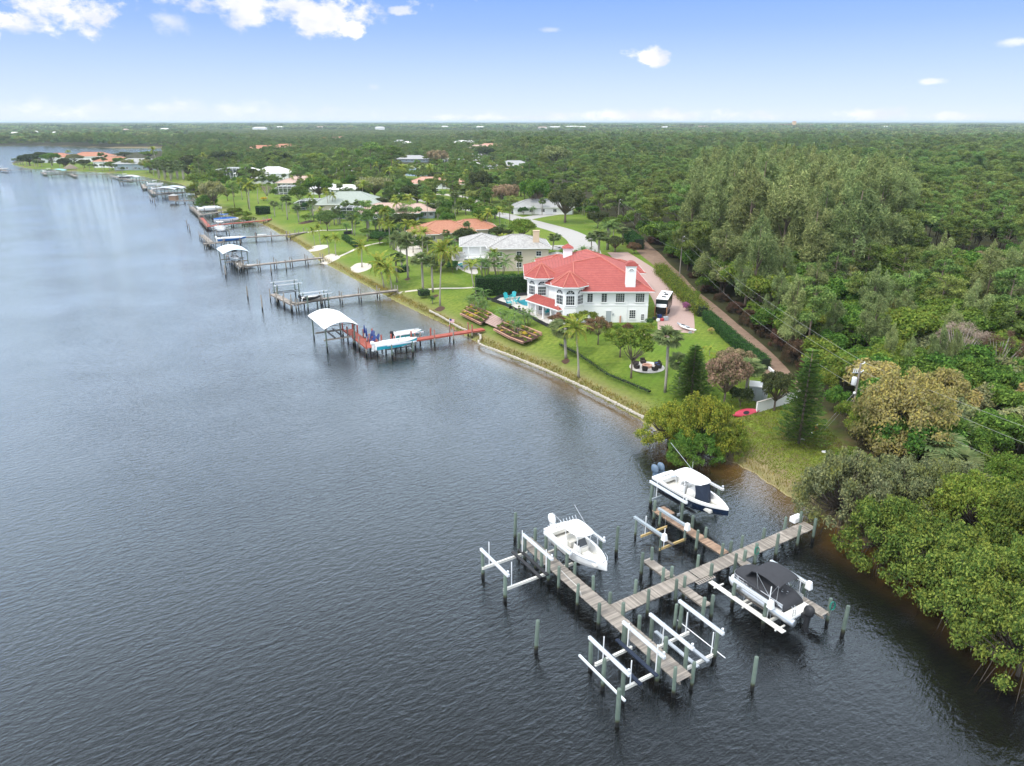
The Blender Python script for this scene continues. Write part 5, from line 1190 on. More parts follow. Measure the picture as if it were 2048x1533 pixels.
F2 = Frame(pw(492, 528), R(31)); canopy_lift('pale blue arched canopy over a grey boat at the brown dock', F2, -5.5, 1.8, 2.2, 13.0, 4.4, 1.5, m_=M['bluecanvas'])
powerboat('grey and white fishing boat under the pale blue canopy', F2(-1.8, 5.6, 1.5), R(-59), 7.4, 2.5, 1.2, M['galv'], motor='gel', top=1.6, topm='navycloth')
powerboat('white skiff moored in front of the pale blue canopy', F2(.6, .9, .0), R(-59 + 90), 4.6, 1.8, .8, M['gel'], motor='gel')
d3 = plain_dock('long grey dock with white sportfishing boat and blue hulled boat', [pw(612, 464), pw(575, 470), pw(478, 475), pw(446, 483)], [(pw(425, 488), pw(404, 470)), (pw(446, 484), pw(408, 488))], w=1.7)
F3 = Frame(pw(452, 482), R(22)); powerboat('blue hulled centre console on a lift at the long grey dock', F3(2.0, -.5, 1.3), R(22), 9.2, 2.7, 1.25, M['blue'], motor='gel'); lift_simple('lift carrying the blue hulled centre console', F3, -.5, 4.5, -2.2, 1.4, 2.6)
powerboat('white sportfishing boat with hard top facing the camera at the long grey dock', Vector(pw(443, 463) + (1.4,)), R(-58), 10, 3.1, 1.5, M['gel'], top=1.9, motor='black'); lift_simple('lift carrying the white sportfishing boat', Frame(pw(443, 463), R(32)), -2.2, 2.2, -2.5, 3, 2.8)
powerboat('small tan dinghy tied under the long grey dock', Vector(pw(524, 473, 0) + (.05,)), R(15), 3.4, 1.5, .6, M['cream'], motor='black')
d4 = plain_dock('dock with orange brown deck beside the blue covered boat', [pw(540, 438), pw(530, 441), pw(440, 449), pw(418, 453)], [(pw(418, 454), pw(402, 436))], w=1.6, mt='redwood')
F4 = Frame(pw(448, 446), R(22)); powerboat('boat under bright blue canvas cover at the orange brown dock', F4(1.0, 2.2, 1.4), R(22), 9.5, 2.9, 1.4, M['gel'], cover=M['bluecloth'], top=1.7, topm='bluecloth', motor='black'); lift_simple('lift carrying the blue covered boat', F4, -1.5, 3.5, .5, 4, 2.7)
d5 = plain_dock('dock with the white covered boat by the mangrove clump', [pw(470, 421), pw(440, 424), pw(402, 430)], [(pw(402, 431), pw(382, 414))], w=1.6)
F5 = Frame(pw(412, 424), R(20)); powerboat('boat under white cover on a lift by the mangrove clump', F5(2, 1.5, 1.6), R(20), 10, 3.0, 1.4, M['gel'], cover=M['canvas'], motor='gel'); lift_simple('lift carrying the white covered boat', F5, -.5, 4.5, -.3, 3.3, 3.6)
plain_dock('thin far dock with a small tan shed at its end', [pw(388, 401), pw(350, 402)], w=1.5); k = MB(); q_ = pw(348, 401); k.box((q_[0], q_[1], 2.6), (3.5, 3.5, 2.4)); sh_ = thing('dock_shed', 'small tan shed at the end of the thin far dock', 'shed', Vector(q_ + (1.4,))); k.build('wall', M['newplank'], sh_); k = MB(); k.raw([(q_[0] - 2.1, q_[1] - 2.1, 3.82), (q_[0] + 2.1, q_[1] - 2.1, 3.82), (q_[0] + 2.1, q_[1] + 2.1, 3.82), (q_[0] - 2.1, q_[1] + 2.1, 3.82), (q_[0], q_[1], 4.7)], [(0, 1, 4), (1, 2, 4), (2, 3, 4), (3, 0, 4), (3, 2, 1, 0)]); k.build('roof', M['shingle'], sh_)
FAR = [([(392, 384), (310, 386)], [((308, 388), (300, 380))], 'far dock with two silver arched canopies', [((330, 378), 'greycanvas', 'nearer silver canopy of the far twin canopy dock'), ((345, 376), 'greycanvas', 'shoreward silver canopy of the far twin canopy dock')], [((322, 381), 'white boat under the nearer silver canopy')]),
       ([(378, 373), (290, 374)], [((290, 377), (285, 369))], 'far dock with a row of bare posts before the silver canopies', [], [((312, 371), 'white boat on a far lift by the row of bare posts')]),
       ([(300, 362), (240, 358)], [((262, 361), (222, 352))], 'far dock with brown posts and a grey canopy', [((258, 354), 'greycanvas', 'grey canopy by the far grove of palms')], [((252, 357), 'dark hulled boat under the far grey canopy')]),
       ([(215, 349), (150, 350)], [((152, 353), (140, 348))], 'far dock with the thatched hut', [], []),
       ([(150, 344), (90, 347)], [((92, 349), (84, 345))], 'far dock with the teal roofed boathouse', [((113, 341), 'tealcanvas', 'teal canopy on the far point')], [((100, 345), 'white boat beside the far teal canopy')]),
       ([(62, 339), (0, 341)], [((14, 343), (0, 340))], 'farthest dock at the left edge of the picture', [], [((5, 340), 'white boat at the farthest dock on the left edge')])]
for pts_, hd, lb, cps, bts in FAR:
    plain_dock(lb, [pw(*p) for p in pts_], [(pw(*a), pw(*b)) for a, b in hd], w=2.0, sp=6)
    for p, cm_, l2 in cps: canopy_lift(l2, Frame(pw(*p, 4.5), R(10)), -6, 6, -4.5, 4.5, 4.4, 1.7, m_=M[cm_])
    for p, l2 in bts: powerboat(l2, Vector(pw(*p, 1.5) + (1.5,)), R(15), 9, 2.8, 1.3, M['navy'] if 'dark' in l2 else M['gel'], top=1.7)
th = thing('thatched_hut', 'round thatched hut on the far dock', 'hut', Vector(pw(143, 344) + (1.4,))); k = MB(); k.lathe([(5.5, 2.6), (3.5, 4.2), (.2, 6.0), (.001, 6.1)], 14); k.build('thatch', mat('grey_thatch', (.20, .16, .12), .95, .25, 2, bump=.1), th, world=False)
for i in range(6): k = MB(); k.tube([(4 * math.cos(i * 1.05), 4 * math.sin(i * 1.05), -.2), (4 * math.cos(i * 1.05), 4 * math.sin(i * 1.05), 3.4)], .12, 6); k.build('post', M['bark'], th, world=False)
for i, (x, y, t_) in enumerate(((496, 597, 3.0), (525, 620, 3.4), (452, 554, 3.2), (375, 455, 2.9), (380, 464, 3.0), (305, 404, 3.2), (301, 402, 3.0), (310, 409, 3.2), (223, 362, 3.2), (215, 359, 3.0), (206, 358, 3.0), (543, 548, 2.9), (573, 541, 3.0), (240, 366, 3.2), (120, 352, 3.0), (130, 353, 3.0))):
    free_pile(x, y, t_, ['tall piling in open water left of the grey dock', 'piling left of the white arched canopy', 'piling left of the pale blue canopy', 'farther of two pilings left of the blue covered boat', 'nearer of two pilings left of the blue covered boat', 'middle of three pilings below the far silver canopies', 'farthest of three pilings below the far silver canopies', 'nearest of three pilings below the far silver canopies', 'rightmost of three pilings left of the far grey canopy', 'middle of three pilings left of the far grey canopy', 'leftmost of three pilings left of the far grey canopy', 'piling beside the brown dock walkway near its head', 'piling beside the brown dock walkway halfway along', 'single piling just below the far grey canopy dock', 'left one of two pilings below the thatched hut', 'right one of two pilings below the thatched hut'][i], 'oldpiling', 1.3)

# ================================================================ HOUSES
def zat(px, py, Y):
    v = py - CY; return CAM_H - Y * (FPX * sP + v * cP) / (FPX * cP - v * sP)
def window(root, c, ax, up, w, h, cols=2, rows=3, arch=False, fr=None, deep=.06):
    """frame and glazing bars, with the panes as a sub-part; c centre, ax along the wall, outward normal from ax x up"""
    c, ax, up = Vector(c), Vector(ax).normalized(), Vector(up); nr = ax.cross(up).normalized(); k_ = MB(); g_ = MB()
    def bar(p, q, wd): k_.beam(p, q, wd, wd * .8)
    if not arch:
        cs = [c - ax * w / 2 - up * h / 2, c + ax * w / 2 - up * h / 2, c + ax * w / 2 + up * h / 2, c - ax * w / 2 + up * h / 2]; cs = [p + nr * .05 for p in cs]
        for a, b in zip(cs, cs[1:] + cs[:1]): bar(a, b, .09)
        for i in range(1, cols): p = c + ax * (w * (i / cols - .5)) + nr * .05; bar(p - up * h / 2, p + up * h / 2, .05)
        for i in range(1, rows): p = c + up * (h * (i / rows - .5)) + nr * .05; bar(p - ax * w / 2, p + ax * w / 2, .042)
        sl_ = c - up * (h / 2 + .08) + nr * .1; bar(sl_ - ax * (w / 2 + .12), sl_ + ax * (w / 2 + .12), .14)
        g_.poly([c + ax * (sx_ * w / 2) + up * (sy_ * h / 2) + nr * .02 for sx_, sy_ in ((-1, -1), (1, -1), (1, 1), (-1, 1))])
    else:
        n = 12; pts_ = [c + ax * (w / 2 * math.cos(math.pi * i / n)) + up * (h * math.sin(math.pi * i / n)) + nr * .05 for i in range(n + 1)]
        for a, b in zip(pts_, pts_[1:]): bar(a, b, .1)
        bar(pts_[0], pts_[-1], .1)
        for i in (3, 6, 9): bar(c + nr * .05, pts_[i], .05)
        q2 = [c + (p - c - nr * .05) * .45 + nr * .05 for p in pts_]
        for a, b in zip(q2, q2[1:]): bar(a, b, .05)
        g_.poly([p - nr * .03 for p in pts_])
    o = k_.build('window', fr or M['white'], root); g_.build('pane', M['glass'], o); return o
def eaves(poly, over):
    c = Vector((sum(p[0] for p in poly) / len(poly), sum(p[1] for p in poly) / len(poly))); n = len(poly); out_ = []
    for i in range(n):
        a, b, d = Vector(poly[i - 1][:2]), Vector(poly[i][:2]), Vector(poly[(i + 1) % n][:2])
        n1 = Vector(((b - a).y, -(b - a).x)).normalized(); n2 = Vector(((d - b).y, -(d - b).x)).normalized(); m_ = (n1 + n2); m_ = m_ / max(.3, m_.dot(n1)); out_.append(b + m_ * over)
    return out_
def roof_faces(root, faces, m_, ridge=(), rm=None, thick=.18, name='roof'):
    k_ = MB()
    for f in faces: k_.poly(f)
    o = k_.build(name, m_, root)
    if ridge:
        r_ = MB(); [r_.tube([Vector(a) + Vector((0, 0, .02)), Vector(b) + Vector((0, 0, .02))], .13, 6) for a, b in ridge]; r_.build('ridge_tiles', rm or m_, o)
    return o
def hip_block(root, c, w, d, rz, z0, ze, pitch, wallm, roofm, over=.8, rm=None, win=(3, 2, 3, 2), wh=1.3, ww=1.4, storeys=1, fascia='white', cols=2, rows=2):
    """walls, hipped roof, fascia and windows of one wing"""
    ca, sa = math.cos(rz), math.sin(rz)
    def T(x, y, z): return (c[0] + x * ca - y * sa, c[1] + x * sa + y * ca, z)
    k_ = MB(); hw, hd = w / 2, d / 2; fp_ = [T(-hw, -hd, 0), T(hw, -hd, 0), T(hw, hd, 0), T(-hw, hd, 0)]; k_.prism(fp_, z0 - .1, ze, top=False, bottom=False); k_.build('wall', wallm, root)
    W_, D_ = hw + over, hd + over; r_ = min(W_, D_); zr = ze + r_ * pitch
    if W_ >= D_: A, B = T(-(W_ - D_), 0, zr), T(W_ - D_, 0, zr)
    else: A, B = T(0, -(D_ - W_), zr), T(0, D_ - W_, zr)
    e = [T(-W_, -D_, ze), T(W_, -D_, ze), T(W_, D_, ze), T(-W_, D_, ze)]
    if W_ > D_ + .01: fs_ = [[e[0], e[1], B, A], [e[1], e[2], B], [e[2], e[3], A, B], [e[3], e[0], A]]; rg = [(A, B), (e[0], A), (e[3], A), (e[1], B), (e[2], B)]
    elif D_ > W_ + .01: fs_ = [[e[0], e[1], A], [e[1], e[2], B, A], [e[2], e[3], B], [e[3], e[0], A, B]]; rg = [(A, B), (e[0], A), (e[1], A), (e[2], B), (e[3], B)]
    else: fs_ = [[e[0], e[1], A], [e[1], e[2], A], [e[2], e[3], A], [e[3], e[0], A]]; rg = [(x, A) for x in e]
    ro = roof_faces(root, fs_, roofm, rg, rm)
    k_ = MB(); [k_.beam((a[0], a[1], ze - .09), (b[0], b[1], ze - .09), .08, .2) for a, b in zip(e, e[1:] + e[:1])]; k_.poly([(p[0], p[1], ze - .16) for p in e[::-1]]); k_.build('fascia', M[fascia], ro)
    sides = [(0, -hd, w, (ca, sa, 0), 0), (hw, 0, d, (-sa, ca, 0), 1), (0, hd, w, (-ca, -sa, 0), 2), (-hw, 0, d, (sa, -ca, 0), 3)]
    for (x, y, ln, ax, i) in sides:
        for s_ in range(storeys):
            zc = z0 + 1.7 + s_ * 3.0
            for j in range(win[i]):
                t = ln * ((j + .5) / win[i] - .5); q_ = Vector(T(x, y, zc)) + Vector(ax) * t; window(root, q_, ax, (0, 0, 1), ww, wh, cols, rows)
    return ro

# ---------------------------------------------------------------- the red roofed house
H = thing('red_roofed_house', 'large white two storey house with red tiled roof and two octagonal bays', 'house', (15, 150, G0))
fp = [(13.0, 140.0), (27.5, 140.0), (27.5, 166), (3.6, 166), (3.6, 152.5)]
k = MB(); k.prism(fp, G0 - .1, 8.25, top=False, bottom=False); k.build('wall', M['stucco'], H)
k = MB(); [k.beam((a[0], a[1], 5.15), (b[0], b[1], 5.15), .12, .22) for a, b in zip(fp, fp[1:] + fp[:1])]; k.build('string_course', M['stucco'], H)
ev = [Vector((p.x, p.y, 8.2)) for p in eaves(fp, .95)]; R1, R2, RL = Vector((18.8, 151.0, 13.0)), Vector((16.5, 157.6, 13.4)), Vector((12.9, 149.2, 12.2))
ro = roof_faces(H, [[ev[0], ev[1], R1], [ev[1], ev[2], R2, R1], [ev[2], ev[3], R2], [ev[3], ev[4], R2], [ev[4], ev[0], RL], [ev[0], R1, RL], [ev[4], RL, R2], [RL, R1, R2]], M['redroof'], [(ev[1], R1), (R1, R2), (ev[2], R2), (RL, R1), (ev[0], RL), (ev[3], R2)], M['ridge'])
k = MB(); [k.beam((a.x, a.y, 8.1), (b.x, b.y, 8.1), .1, .18) for a, b in zip(ev, ev[1:] + ev[:1])]; k.poly([(p.x, p.y, 8.03) for p in ev[::-1]]); k.build('gutter', M['white'], ro)
def turret(cx_, cy_, r_, z0, ze, zp, faces):
    """octagonal bay: walls, arched windows over paired lights, eight-sided roof"""
    pts_ = [(cx_ + r_ * math.cos(R(22.5 + 45 * i)), cy_ + r_ * math.sin(R(22.5 + 45 * i))) for i in range(8)]
    k_ = MB(); k_.prism(pts_, z0, ze, bottom=False, top=False); wl_ = k_.build('bay_wall', M['stucco'], H)
    for zz in (5.15, ze - .25):
        k_ = MB(); [k_.beam((a[0], a[1], zz), (b[0], b[1], zz), .16, .24) for a, b in zip(pts_, pts_[1:] + pts_[:1])]; k_.build('moulding', M['stucco'], wl_)
    e = [Vector((p.x, p.y, ze)) for p in eaves(pts_, .85)]; pk = Vector((cx_, cy_, zp))
    rf = roof_faces(H, [[a, b, pk] for a, b in zip(e, e[1:] + e[:1])], M['redroof'], [(a, pk) for a in e], M['ridge'], name='bay_roof')
    k_ = MB(); [k_.beam((a.x, a.y, ze - .1), (b.x, b.y, ze - .1), .1, .18) for a, b in zip(e, e[1:] + e[:1])]; k_.poly([(p.x, p.y, ze - .17) for p in e[::-1]]); k_.build('gutter', M['white'], rf)
    for i in faces:
        a, b = Vector(pts_[i]), Vector(pts_[(i + 1) % 8]); m_ = (a + b) / 2; ax = Vector(((b - a).x, (b - a).y, 0)).normalized(); nr = ax.cross(Vector((0, 0, 1))); q_ = Vector((m_.x, m_.y, 0)) + nr * .02
        window(H, q_ + Vector((0, 0, 6.55)), ax, (0, 0, 1), 1.7, 1.9, 4, 3); window(H, q_ + Vector((0, 0, 7.8)), ax, (0, 0, 1), 1.7, .82, arch=True)
        if i in (5, 6): window(H, q_ + Vector((0, 0, 3.1)), ax, (0, 0, 1), 1.3, 1.5, 4, 3)
turret(11.6, 141.2, 3.1, G0 - .1, 9.35, 11.9, (4, 5, 6))
turret(6.3, 149.8, 3.1, G0 - .1, 9.35, 11.9, (3, 4, 5))
for x, w_, n_ in ((15.7, 1.0, 2), (18.55, 1.0, 2), (21.75, 1.6, 4), (25.75, 1.6, 4)): window(H, (x, 139.97, 6.7), (1, 0, 0), (0, 0, 1), w_ * 1.12, 1.75, n_, 4)
window(H, (24.4, 139.97, 3.3), (1, 0, 0), (0, 0, 1), 1.25, 1.8, 3, 4); window(H, (26.5, 139.97, 2.7), (1, 0, 0), (0, 0, 1), .6, 1.3, 2, 3)
k = MB(); k.box((19.6, 139.94, 2.85), (1.05, .08, 2.3)); dr_ = k.build('door', M['grey'], H); k = MB(); [k.beam((19.6 + s_ * .6, 139.9, 1.7), (19.6 + s_ * .6, 139.9, 4.1), .12, .12) for s_ in (-1, 1)]; k.beam((18.95, 139.9, 4.08), (20.25, 139.9, 4.08), .12, .14); k.build('door_frame', M['white'], dr_); k = MB(); k.box((19.95, 139.87, 2.7), (.1, .06, .1)); k.build('handle', M['galv'], dr_)
k = MB(); k.box((20.5, 139.88, 3.3), (.22, .2, .4)); k.build('wall_lamp', M['grey'], H)
k = MB(); k.tube([(23.3, 139.92, 8.0), (23.3, 139.92, 1.7)], .05, 6); k.build('downpipe', M['white'], H)
k = MB(); k.box((22.0, 139.8, 2.3), (.28, .28, 1.4)); k.build('garden_column', M['brick'], H)
for y in (143, 147.5, 152, 157, 162): window(H, (27.53, y, 6.75), (0, 1, 0), (0, 0, 1), 1.4, 1.5, 4, 3)
for y in (145, 151, 158): window(H, (27.53, y, 3.3), (0, 1, 0), (0, 0, 1), 1.3, 1.5, 4, 3)
ch = thing  # chimneys are parts of the house
k = MB(); k.box((23.8, 141.05, 10.9), (1.95, 1.15, 5.0)); k.box((23.8, 141.05, 12.9), (2.15, 1.35, .25)); c1 = k.build('chimney', M['stucco'], H)
k = MB(); n = 8; prof = [(23.8 + 1.2 * math.cos(math.pi * i / n), 13.02 + .95 * math.sin(math.pi * i / n)) for i in range(n + 1)]; k.loft([[(x, y, z) for x, z in prof] for y in (140.25, 141.85)]); k.poly([(x, 140.25, z) for x, z in prof][::-1]); k.poly([(x, 141.85, z) for x, z in prof]); k.build('chimney_cap', M['redroof'], c1)
window(H, (23.8, 140.46, 12.1), (1, 0, 0), (0, 0, 1), .95, .38, arch=True)
k = MB(); k.box((12.4, 158.6, 11.6), (1.9, 1.9, 4.2)); k.box((12.4, 158.6, 13.55), (2.1, 2.1, .2)); c2 = k.build('chimney', M['stucco'], H)
k = MB(); k.raw([(11.1, 157.3, 13.68), (13.7, 157.3, 13.68), (13.7, 159.9, 13.68), (11.1, 159.9, 13.68), (12.4, 158.6, 14.6)], [(0, 1, 4), (1, 2, 4), (2, 3, 4), (3, 0, 4), (3, 2, 1, 0)]); k.build('chimney_cap', M['redroof'], c2)
hip_block(H, (11.0, 169.5), 9.0, 8.0, 0, G0, 8.15, .42, M['stucco'], M['redroof'], .9, M['ridge'], (2, 2, 2, 2), storeys=2)
hip_block(H, (25.5, 170.5), 10.0, 9.0, 0, G0, 6.6, .42, M['stucco'], M['redroof'], .9, M['ridge'], (2, 2, 2, 2), storeys=1)
# porch roof along the river front, on white columns
pa, pb_, pc_, pd_ = Vector((2.9, 147.2, 4.55)), Vector((9.3, 138.3, 4.55)), Vector((11.6, 140.0, 5.9)), Vector((6.2, 147.6, 5.9)); pe = Vector((6.6, 144.0, 6.0)) 
pr2 = roof_faces(H, [[pa, pb_, Vector((9.2, 141.0, 5.95)), Vector((5.2, 146.7, 5.95))], [pb_, Vector((12.2, 139.6, 4.75)), Vector((9.2, 141.0, 5.95))], [Vector((4.2, 150.2, 4.6)), pa, Vector((5.2, 146.7, 5.95))]], M['redroof'], [(pb_, Vector((9.2, 141.0, 5.95))), (pa, Vector((5.2, 146.7, 5.95)))], M['ridge'], name='porch_roof')
k = MB(); [k.beam(a - Vector((0, 0, .12)), b - Vector((0, 0, .12)), .18, .24) for a, b in ((pa, pb_), (pb_, Vector((12.2, 139.6, 4.75))))]; k.build('porch_beam', M['white'], pr2)
for t_ in (.05, .27, .5, .73, .95):
    q_ = (pa.lerp(pb_, t_) + Vector((.35, .25, 0))); k = MB(); k.lathe([(.3, G0), (.3, G0 + .15), (.2, G0 + .2), (.19, 4.2), (.28, 4.3), (.28, 4.42)], 12, (q_.x, q_.y, 0)); k.build('column', M['white'], H, smooth=False)

# ---------------------------------------------------------------- the grey tiled neighbour
N_ = thing('grey_tiled_house', 'beige two storey house with pale grey tiled roof and white balcony', 'house', (0, 198, G0))
hip_block(N_, (1.5, 199.5), 16, 13, R(4), G0, 7.9, .36, M['beige'], M['greyroof'], .9, None, (3, 3, 2, 0), storeys=2)
hip_block(N_, (-8.6, 203.5), 11, 13, R(4), G0, 7.9, .36, M['white'], M['greyroof'], .9, None, (2, 2, 2, 2), storeys=1)
hip_block(N_, (12.5, 196.8), 8, 8, R(4), G0, 4.4, .36, M['beige'], M['greyroof'], .7, None, (2, 2, 2, 2))
k = MB(); k.box((-10.3, 196.1, 4.75), (10.5, 3.6, .25)); bl = k.build('balcony_floor', M['white'], N_)
k = MB(); [k.box((-15.4 + .35 * i, 194.36, 5.4), (.08, .06, 1.0)) for i in range(30)]; k.box((-10.3, 194.36, 5.92), (10.5, .1, .08)); k.build('balustrade', M['white'], bl)
for x in (-15.2, -11.9, -8.6, -5.3): k = MB(); k.tube([(x, 194.6, G0), (x, 194.6, 7.7)], .17, 8); k.build('column', M['white'], N_)
k = MB(); k.poly([(-16.6, 193.4, 4.4), (-13, 193.2, 4.4), (-13, 197, 6.2), (-16.6, 197, 6.2)]); k.build('lean_to_roof', M['greyroof'], N_)
k = MB(); k.box((6.6, 196.0, 9.7), (1.7, 1.1, 4.6)); k.box((6.6, 196.0, 12.05), (1.9, 1.3, .2)); k.build('chimney', mat('tan_chimney_stucco', (.58, .44, .31), .85, .06), N_)

# ---------------------------------------------------------------- more distant houses
def house(name, label, px, py, z, blocks, wallm, roofm, wins=(3, 2, 3, 2), storeys=1, pitch=.38, rz=0.0, rm=None, cage=None, ww=1.5):
    c = P(px, py, z); r_ = thing(name, label, 'house', (c.x, c.y, G0))
    for dx, dy, w_, d_, he in blocks:
        x, y = c.x + dx * math.cos(rz) - dy * math.sin(rz), c.y + dx * math.sin(rz) + dy * math.cos(rz)
        hip_block(r_, (x, y), w_, d_, rz, G0, G0 + he, pitch, M[wallm], M[roofm], .8, rm, wins, storeys=storeys, ww=ww)
    return r_
def cage(label, px, py, w_, d_, h, rz, z=0.0):
    """screened pool enclosure: white frame, dark mesh panels"""
    c = P(px, py, G0); r_ = thing('pool_enclosure', label, 'pool enclosure', (c.x, c.y, G0), rz); k_ = MB(); g2 = MB(); hw, hd = w_ / 2, d_ / 2; hr = h + 1.0
    nx_, ny_ = max(2, int(w_ / 2.4)), max(2, int(d_ / 2.4))
    prof = lambda x: h + (hr - h) * min(1, (hw - abs(x)) / (hw * .4))
    X = np.linspace(-hw, hw, nx_ + 1); Y = np.linspace(-hd, hd, ny_ + 1)
    for x in X:
        for y in (-hd, hd): k_.beam((x, y, 0), (x, y, prof(x)), .13, .13)
        k_.beam((x, -hd, prof(x)), (x, hd, prof(x)), .12, .12)
    for y in Y:
        for x in (-hw, hw): k_.beam((x, y, 0), (x, y, h), .13, .13)
        for a, b in zip(X, X[1:]): k_.beam((a, y, prof(a)), (b, y, prof(b)), .12, .12)
    for z_ in (1.1, h):
        for y in (-hd, hd): k_.beam((-hw, y, z_), (hw, y, z_), .1, .1)
        for x in (-hw, hw): k_.beam((x, -hd, z_), (x, hd, z_), .1, .1)
    for a, b in zip(X, X[1:]):
        for s_ in (-1, 1): g2.poly([(a, s_ * (hd - .03), .05), (b, s_ * (hd - .03), .05), (b, s_ * (hd - .03), prof(b) - .05), (a, s_ * (hd - .03), prof(a) - .05)])
        g2.poly([(a, -hd, prof(a) - .06), (b, -hd, prof(b) - .06), (b, hd, prof(b) - .06), (a, hd, prof(a) - .06)])
    for s_ in (-1, 1): g2.poly([(s_ * (hw - .03), -hd, .05), (s_ * (hw - .03), hd, .05), (s_ * (hw - .03), hd, h), (s_ * (hw - .03), -hd, h)])
    k_.build('frame', M['white'], r_, world=False); g2.build('screen', M['screenmesh'], r_, world=False); k_ = MB(); k_.box((0, 0, .06), (w_ - .4, d_ - .4, .1)); k_.build('patio', M['concrete'], r_, world=False)
    k_ = MB(); k_.box((0, 0, .13), (w_ * .6, d_ * .5, .04)); k_.build('pool', M['poolwater'], r_, world=False); return r_
m = bpy.data.materials.new('screen_mesh'); m.use_nodes = True; t = m.node_tree; b = t.nodes['Principled BSDF']; b.inputs['Base Color'].default_value = (.035, .045, .055, 1); b.inputs['Roughness'].default_value = .8
tr = t.nodes.new('ShaderNodeBsdfTransparent'); ms = t.nodes.new('ShaderNodeMixShader'); ms.inputs[0].default_value = .55; t.links.new(tr.outputs[0], ms.inputs[1]); t.links.new(b.outputs[0], ms.inputs[2]); t.links.new(ms.outputs[0], t.nodes['Material Output'].inputs[0]); M['screenmesh'] = m
house('orange_roofed_house', 'cream bungalow with orange tiled roof behind the palms', 898, 455, 5.5, [(-2, 0, 20, 15, 3.1), (8.5, 5, 17, 13, 3.1), (-9.5, -4, 9, 9, 3.0)], 'beige', 'orangeroof', (3, 2, 3, 2), rz=R(12))
house('pink_roofed_house', 'bungalow with pinkish beige roof and blue grey walls', 778, 418, 5.5, [(0, 0, 25, 16, 3.0), (12, 4, 14, 12, 3.0)], 'bluewall', 'pinkroof', (5, 2, 3, 2), rz=R(5))
house('green_roofed_house', 'bungalow with broad sage green tiled roof', 700, 398, 6, [(0, 0, 31, 21, 3.0)], 'beige', 'greenroof', (4, 2, 3, 2), pitch=.42, rz=R(4))
house('white_villa', 'white two storey villa with white tiled roofs above the oak', 530, 345, 8, [(6, 0, 24, 16, 6.3), (-10, 2, 16, 16, 6.0), (2, -9, 14, 8, 3.4)], 'white', 'whiteroof', (3, 2, 3, 2), 2, .42, ww=1.8)
house('beige_roofed_house', 'house with beige hipped roofs beside the white villa', 608, 358, 6, [(0, 0, 24, 14, 3.2), (-6, -10, 12, 10, 3.0)], 'beige', 'pinkroof', (4, 2, 3, 2), rz=R(-4))
house('white_roofed_house', 'low white house with white roof among dark trees', 665, 373, 5.5, [(-4, 0, 16, 13, 3.1), (10, -5, 15, 10, 3.0)], 'white', 'whiteroof', (3, 2, 3, 2))
house('mottled_roof_house', 'white house with mottled terracotta roof on the side street', 872, 363, 5.5, [(-4, 0, 25, 16, 3.2), (15, -3, 13, 12, 3.0)], 'white', 'mixroof', (4, 2, 3, 2))
house('white_roofed_house', 'white roofed house by the pond behind the mottled roof', 937, 329, 6, [(0, 0, 26, 16, 3.2)], 'white', 'whiteroof', (5, 2, 3, 2))
house('yellow_house', 'yellow two storey house with grey hipped roof and dark verandah', 1018, 327, 9, [(4, 0, 26, 16, 6.2), (-16, -2, 12, 14, 3.6)], 'yellow', 'shingle', (5, 2, 3, 2), 2, ww=2.2)
house('grey_roofed_house', 'low house with grey roof beside the pond lawn', 826, 316, 5.5, [(0, 0, 30, 15, 3.2)], 'bluewall', 'shingle', (5, 2, 3, 2))
house('white_roofed_house', 'white roofed house farthest back by the big grey tree', 955, 312, 6, [(0, 0, 30, 15, 3.2)], 'white', 'whiteroof', (4, 2, 2, 2))
house('hidden_bungalow', 'cream bungalow mostly hidden behind two big oaks', 1085, 408, 5.5, [(0, 0, 26, 13, 3.2)], 'white', 'shingle', (5, 2, 3, 2))
for i, (x, y, w_, rm_, lb) in enumerate([(572, 293, 34, 'orangeroof', 'far house with peaked orange roof over the tree tops'), (528, 296, 40, 'orangeroof', 'far house with long low orange roof over the tree tops'), (676, 277, 34, 'orangeroof', 'far orange roofed house with cupola beyond the orange pair'), (648, 278, 20, 'orangeroof', 'tiny far orange roof next to the cupola house'), (930, 285, 40, 'whiteroof', 'far long white roofed house at the wood edge'), (980, 292, 34, 'mixroof', 'far house with tan and pink roofs'), (958, 295, 30, 'pinkroof', 'far pink roofed house with white garage'), (800, 284, 26, 'shingle', 'far grey roofed house left of the long white roof'), (815, 287, 22, 'whiteroof', 'far small white roofed house by the grey roofed one'),
                                 (186, 311, 38, 'orangeroof', 'orange roofed house on the far point right of its palms'), (118, 313, 26, 'orangeroof', 'orange roofed house on the far point behind the round tree'), (230, 321, 30, 'orangeroof', 'orange roofed house among trees halfway along the point'), (280, 325, 36, 'shingle', 'grey roofed house behind the palm grove on the point'), (1020, 277, 24, 'whiteroof', 'far small white house at the wood edge, left of two'), (1070, 277, 30, 'whiteroof', 'far small white house at the wood edge, right of two')]):
    house('far_house', lb, x, y, 7.5, [(0, 0, w_, 18, 5.2)], 'white' if 'hingle' not in rm_ else 'bluewall', rm_, (5, 2, 2, 2), 1, .4, ww=2.2)
cage('screened pool enclosure beside the green roofed house', 622, 418, 13, 11, 3.2, R(5)); cage('screened pool enclosure beside the pinkish beige roof', 697, 436, 15, 9, 3.6, R(5)); cage('tall screened pool enclosure beside the white villa', 468, 356, 20, 14, 6, 0); cage('low screened pool enclosure below the beige roofs', 575, 388, 12, 9, 3.4, R(5)); cage('two storey screened enclosure by the pond lawn', 905, 334, 18, 12, 6, 0)
